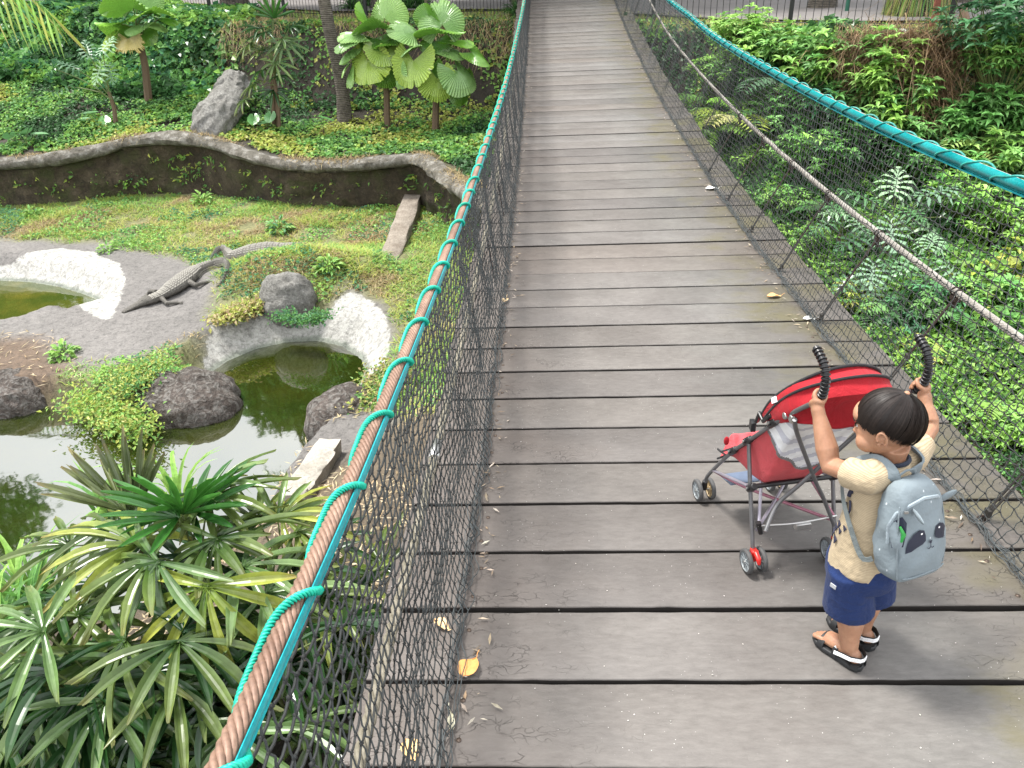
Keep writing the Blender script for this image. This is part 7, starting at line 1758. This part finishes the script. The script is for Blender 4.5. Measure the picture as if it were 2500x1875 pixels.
# --- sandals
for f_, sd_ in ((FL, -1), (FR, 1)):
    c, d, s = f_; P = lambda y, x, z: c+d*y+s*x+UP*z
    out = [(-.052, 0), (-.047, .018), (-.03, .027), (0, .029), (.03, .031), (.06, .036), (.085, .036), (.103, .028), (.112, .012), (.114, -.006), (.108, -.020), (.09, -.031), (.06, -.034), (.03, -.030), (0, -.028), (-.03, -.026), (-.047, -.018)]
    m = MB(); m.loft([[P(y*.97, x*.95, .001) for y, x in out], [P(y, x, .004) for y, x in out], [P(y, x, .013) for y, x in out], [P(y*.97, x*.93, SOLE+.001) for y, x in out]]); so_ = bp(m.build('sandal', M_SANDAL, bevel=.002))
    for y0, w_, h_, r_ in ((.073, .020, .033, .031), (.025, .016, .050, .029)):
        m = MB(); rings = []
        for a in np.linspace(-.08, math.pi+.08, 17):
            x = math.cos(a)*r_; z = SOLE-.004+math.sin(a)*h_
            rings.append([P(y0-w_*.5, x, z), P(y0+w_*.5, x, z-.004*math.sin(a)), P(y0+w_*.5, x*1.09, z*1.0+.0025-.004*math.sin(a)), P(y0-w_*.5, x*1.09, z+.0025)])
        m.loft(rings); o = bp(m.build('strap', M_SANDAL)); 
    m = MB(); path = [P(.022, -.031, .034), P(0, -.0315, .043), P(-.025, -.0275, .047), P(-.046, -.012, .049), P(-.049, 0, .049), P(-.046, .012, .049), P(-.025, .0275, .047), P(0, .0315, .043), P(.022, .031, .034)]
    rings = [[p-UP*.009, p-UP*.009+(p-c).normalized()*.003, p+UP*.009+(p-c).normalized()*.003, p+UP*.009] for p in path]; m.loft(rings); hs = bp(m.build('heel_strap', M_SANDAL))
    for dz in (-.0055, -.0005, .0045):
        m = MB(); m.tube([p+UP*dz+(p-c-UP*.045).normalized()*.0028 for p in path[0:]], .0019, 6); o = m.build('stripe', M_WHITEB); o.parent = hs
    m = MB(); m.loft([[P(-.050, x, z) for x, z in ((-.020, .012), (.020, .012), (.018, .030), (-.018, .030))], [P(-.028, x, z) for x, z in ((-.028, .012), (.028, .012), (.027, .024), (-.027, .024))]], caps=False); bp(m.build('heel_cup', M_SANDAL))
    m = MB(); q = P(.025, -.026*1, .048); V = [q+d*.005+UP*0, q-d*.005, q+UP*.009]; V2 = [v_-s*.003 for v_ in V]; m.add(V2, [(0, 1, 2)]); bp(m.build('logo', M_WHITEB, smooth=False))

# ================================================================== BACKPACK
M_BAG = NT('grey_dotted_canvas'); vv = M_BAG.n('ShaderNodeTexVoronoi'); vv.inputs['Scale'].default_value = 42; vv.inputs['Randomness'].default_value = .55; M_BAG.l(M_BAG.vec((1, 1, .55)), vv.inputs['Vector'])
n2 = M_BAG.noise(12, 4); bc = M_BAG.mix(1.0, (.155, .19, .21), M_BAG.ramp(n2, [(.3, .9), (.7, 1.08)]), 'MULTIPLY'); bc = M_BAG.mix(M_BAG.ramp(vv.outputs['Distance'], [(.075, 1), (.10, 0)]), bc, (.42, .46, .48)); M_BAGM = M_BAG.princ(bc, .8, normal=M_BAG.bump(n2, .5, .015), sheen=.03)
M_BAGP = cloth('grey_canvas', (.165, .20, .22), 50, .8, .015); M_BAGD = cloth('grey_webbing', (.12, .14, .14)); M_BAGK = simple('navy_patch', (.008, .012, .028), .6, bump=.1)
bag = empty('backpack', (.935, 1.585, -1.33), 'small light grey backpack with a masked animal face and open zip on the toddler\'s back', 'backpack'); GI = Matrix.Translation(-Vector(bag.location))
def gp(o): o.parent = bag; o.matrix_parent_inverse = GI; return o
BB = Vector((.924, 1.594, -1.320)); GF = Vector((-.42, .91, 0)).normalized(); tlt = (UP+GF*.18-BR*.05).normalized(); bx = Vector((GF.y, -GF.x, 0)); by = tlt.cross(bx).normalized(); 
if by.dot(BF) < 0: by = -by
def G(x, y, z): return BB+bx*x+by*y+tlt*z
zz_ = [-.140, -.136, -.125, -.08, -.03, .02, .06, .09, .115, .130, .136]; aa_ = [.062, .076, .084, .088, .087, .083, .078, .071, .061, .046, .028]; bb_ = [.036, .046, .054, .057, .054, .049, .044, .039, .032, .023, .010]
def bagrad(z): return float(np.interp(z, zz_, aa_)), float(np.interp(z, zz_, bb_))
def bsurf(x, z, off=0.0):
    a, b = bagrad(z); u = min(.999, abs(x)/a); return G(x, -(b*(1-u**3.6)**(1/3.6))-off, z)
m = MB(); rings = []
for z in np.r_[zz_[0], np.linspace(-.13, .13, 22), zz_[-1]]:
    a, b = bagrad(z); ring = []
    for k in range(40):
        t_ = 2*math.pi*k/40; c_, s_ = math.cos(t_), math.sin(t_); e = 2/3.6; wr = 1+.028*math.sin(t_*4+z*50)+.018*math.sin(t_*7-z*90)+.05*(vnoise(t_*.6, z*9, .4, 131)-.5)
        ring.append(G(a*math.copysign(abs(c_)**e, c_)*wr, b*math.copysign(abs(s_)**e, s_)*wr, z))
    rings.append(ring)
m.loft(rings); gp(m.build('bag_body', M_BAGM))
# zip line over the top, open at the left
zp = [(-.088, -.02), (-.086, .03), (-.074, .068), (-.045, .088), (0, .096), (.045, .088), (.074, .068), (.086, .04)]
m = MB(); m.tube([bsurf(x, z, .002) for x, z in zp], .0032, 6, flat=1.6); gp(m.build('zipper', cloth('pale_zip', (.26, .31, .34))))
m = MB(); V = [bsurf(x, z, .0035) for x, z in ((-.0862, -.030), (-.0850, .01), (-.079, .045), (-.068, .062), (-.060, .045), (-.064, .015), (-.072, -.020))]; m.add(V, [tuple(range(7))]); gp(m.build('pocket_shade', M_BAGK, smooth=False))  # flat dark patch painted for the shaded inside of the unzipped pocket
m = MB(); m.tube([bsurf(-.074, .035, .004), bsurf(-.070, .015, .005), bsurf(-.075, -.006, .004)], [.003, .006, .003], 8); gp(m.build('toy', simple('green_toy', (.02, .22, .04), .4, bump=0)))
for sg in (-1, 1):
    p = bsurf(sg*.082, .050, .002) if sg > 0 else bsurf(-.038, .074, .003)
    d = (bx*sg*.8+tlt*.5-by*.35).normalized() if sg > 0 else (-by*.6-bx*.25-tlt*.1).normalized(); m = MB()
    m.tube([p, p+d*.012, p+d*.03, p+d*.045, p+d*.052], [.007, .011, .0115, .008, .003], 12, flat=.4, up=by); gp(m.build('ear', M_BAGP))
for sx in (-1, 1):
    m = MB(); m.tube([bsurf(sx*bagrad(z)[0]*.93, z, .001) for z in np.linspace(-.12, .085, 16)], .0022, 6); gp(m.build('seam', M_BAGP))
m = MB(); m.tube([bsurf(x, -.118, .001) for x in np.linspace(-.07, .07, 12)], .0022, 6); gp(m.build('seam', M_BAGP))
m = MB(); m.box(bsurf(-.060, .074, .006), (.010, .004, .006)); gp(m.build('zip_puller', M_STEEL))
# face
def patch(name, pts, mat, off=.003, sub=1):
    m = MB(); c = np.mean(np.array(pts), axis=0); rings = []
    for s_ in (1, .66, .33, .01): rings.append([bsurf(c[0]+(x-c[0])*s_, c[1]+(z-c[1])*s_, off) for x, z in pts])
    m.loft(rings, caps=False); return gp(m.build(name, mat))
ell_ = lambda x, z, a, b, n=14: [(x+math.cos(t_)*a, z+math.sin(t_)*b) for t_ in np.linspace(0, 2*math.pi, n, endpoint=False)]
patch('eye_patch', [(-.006, -.018), (-.006, -.002), (-.010, .012), (-.024, .017), (-.042, .010), (-.058, -.006), (-.066, -.024), (-.068, -.040), (-.052, -.036), (-.036, -.029), (-.018, -.025)], M_BAGK)
patch('eye_patch', [(.026, -.018), (.026, -.002), (.030, .012), (.044, .017), (.060, .010), (.072, -.006), (.078, -.024), (.080, -.040), (.068, -.036), (.054, -.029), (.038, -.025)], M_BAGK)
patch('eye_dot', ell_(-.020, .006, .0032, .0026), M_WHITEB, .0045); patch('eye_dot', ell_(.040, .006, .0032, .0026), M_WHITEB, .0045)
patch('nose', [(.004, -.022), (.016, -.022), (.012, -.031), (.008, -.031)], M_BAGK)
m = MB(); m.tube([bsurf(.010, -.032, .003), bsurf(.010, -.040, .003), bsurf(.003, -.044, .003), bsurf(-.001, -.040, .003)], .0009, 5); m.tube([bsurf(.010, -.040, .003), bsurf(.016, -.044, .003), bsurf(.020, -.041, .003)], .0009, 5); gp(m.build('mouth', M_BAGK))
# loop handle and straps
top = G(0, .02, .118); m = MB(); m.tube([G(-.028, .03, .112), G(-.026, .018, .14), G(-.012, .006, .158), (G(.006, .0, .160)), G(.024, .012, .142), G(.03, .03, .112)], .0055, 8, flat=.45, up=by); gp(m.build('loop_handle', M_BAGP))
def ribbon(pts, w_, th, side):
    P = curve_pts(np.array([tuple(p) for p in pts]), .01); rings = []
    for i in range(len(P)):
        T = Vector(P[min(i+1, len(P)-1)]-P[max(i-1, 0)]).normalized(); c = Vector(P[i]); o_ = (c-Vector((.885, 1.69, c.z-.03))); o_ = (o_-T*o_.dot(T)).normalized(); s_ = T.cross(o_).normalized()
        rings.append([c-s_*w_, c-s_*w_*.9+o_*th, c+s_*w_*.9+o_*th, c+s_*w_])
    m = MB(); m.loft(rings); return m
for sg, sh in ((-1, sL), (1, sR)):
    sh_ = Vector((.888, 1.694, -1.19))+BR*sg*.058
    pts = [G(sg*.030, .045, .105), sh_-BF*.050+UP*.0, sh_-BF*.022+UP*.020, sh_+BF*.012+UP*.018, sh_+BF*.050-UP*.012+BR*sg*.006, Vector((.886, 1.692, -1.25))+BR*sg*.068+BF*.078]
    gp(ribbon(pts, .0175, .006, sg).build('shoulder_strap', M_BAGP))
    pts = [Vector((.886, 1.692, -1.25))+BR*sg*.070+BF*.080, Vector((.884, 1.69, -1.30))+BR*sg*.090+BF*.050, Vector((.882, 1.69, -1.36))+BR*sg*.102+BF*.005, Vector((.882, 1.688, -1.43))+BR*sg*.103-BF*.045, G(sg*.078, .040, -.10)]
    gp(ribbon(pts, .0075, .002, sg).build('side_strap', M_BAGD))
# loose fallen leaves and bits on the deck
def deckleaf(px, py, L, w_, az, c, label, curl=.25):
    d = ray(px, py); ts = np.arange(1, 25, .002); k = int(np.argmax(d[2]*ts < np.interp(d[1]*ts, DY, DZ)+.006)); p = Vector(d*ts[k])
    m = MB(); rows = []; n = 9
    for j in range(n):
        u = j/(n-1); ww = w_*math.sin(math.pi*min(1, u**.8))**.8+.0004; x = (u-.5)*L; r_ = []
        for q in range(-3, 4): v_ = q/3; r_.append((x, v_*ww*.5, .004+curl*L*.35*(v_*v_)*abs(math.sin(u*3+.5))+.05*L*math.sin(u*4)+.003*math.sin(u*9+v_*4)))
        rows.append(r_)
    m.loft(rows, closed=False, caps=False); m.tube([(.5*L, 0, .004), (.62*L, .004, .010), (.72*L, .002, .016)], .0012, 5)
    o = m.build('fallen_leaf', simple('dry_leaf', c, .6, scale=40, bump=.4, var=.2)); o.location = p+Vector((0, 0, .002)); o.rotation_euler = (0, 0, az); return tagk(o, label, 'leaf', 'fallen leaves on the deck')
deckleaf(1014, 1444, .085, .062, R(62), (.62, .30, .09), 'large orange brown fallen leaf on the second plank beside the left net', .3)
deckleaf(975, 1560, .07, .020, R(100), (.62, .58, .42), 'narrow cream fallen leaf at the foot of the left net', .1)
deckleaf(888, 1622, .07, .05, R(-60), (.60, .40, .17), 'tan fallen leaf under the left net at the very bottom', .2)
deckleaf(955, 1352, .07, .035, R(-40), (.55, .38, .2), 'crumpled beige leaf caught under the left net', .3)
deckleaf(1092, 650, .09, .04, R(80), (.70, .52, .30), 'small pale fallen leaf at the left net half way along', .2)
deckleaf(1672, 641, .10, .045, R(10), (.66, .36, .14), 'small orange fallen leaf on the planks right of the middle', .2)
deckleaf(1538, 408, .13, .08, R(10), (.7, .7, .68), 'white scrap lying at the right net far along the deck', .1)
deckleaf(1748, 690, .08, .04, R(0), (.72, .72, .70), 'white scrap lying at the right net nearer the stroller', .1)
for k in range(1):
    n = 700; side = RNG.random(n) < .5; y = RNG.uniform(1.3, 16, n); x = np.where(side, XL+.02+np.abs(RNG.normal(size=n))*.035, XR-.02-np.abs(RNG.normal(size=n))*.045)
    N = nz(rv(n)*.3+np.array([0, 0, 1.])); Ls = RNG.uniform(.012, .05, n)
    V, F, C = leaves_np(np.stack([x, y, np.interp(y, DY, DZ)+.006+RNG.random(n)*.01], 1), np.cross(N, rv(n)), N, Ls, Ls*.22, pal(n, [(.42, .34, .24), (.30, .22, .14), (.55, .50, .42), (.12, .09, .07)], .4), 0, .1, .1)
    stuff('deck_litter', V, F, C, M_GRASS, 'bits of dry leaf and twig gathered along the feet of both nets', 'litter')
n = 500; x = RNG.uniform(XL, XR, n); y = RNG.uniform(1.2, 7, n); N = nz(rv(n)*.2+np.array([0, 0, 1.])); Ls = RNG.uniform(.002, .007, n)
V, F, C = leaves_np(np.stack([x, y, np.interp(y, DY, DZ)+.002], 1), np.cross(N, rv(n)), N, Ls, Ls*.8, pal(n, [(.5, .48, .44), (.35, .33, .3)], .3), 0, .1, .1)
stuff('grit', V, F, C, M_GRASS, 'pale specks of grit scattered over the near planks', 'grit')
print('OBJS', len(bpy.data.objects), 'TRIS', sum(len(m.polygons) for m in bpy.data.meshes))
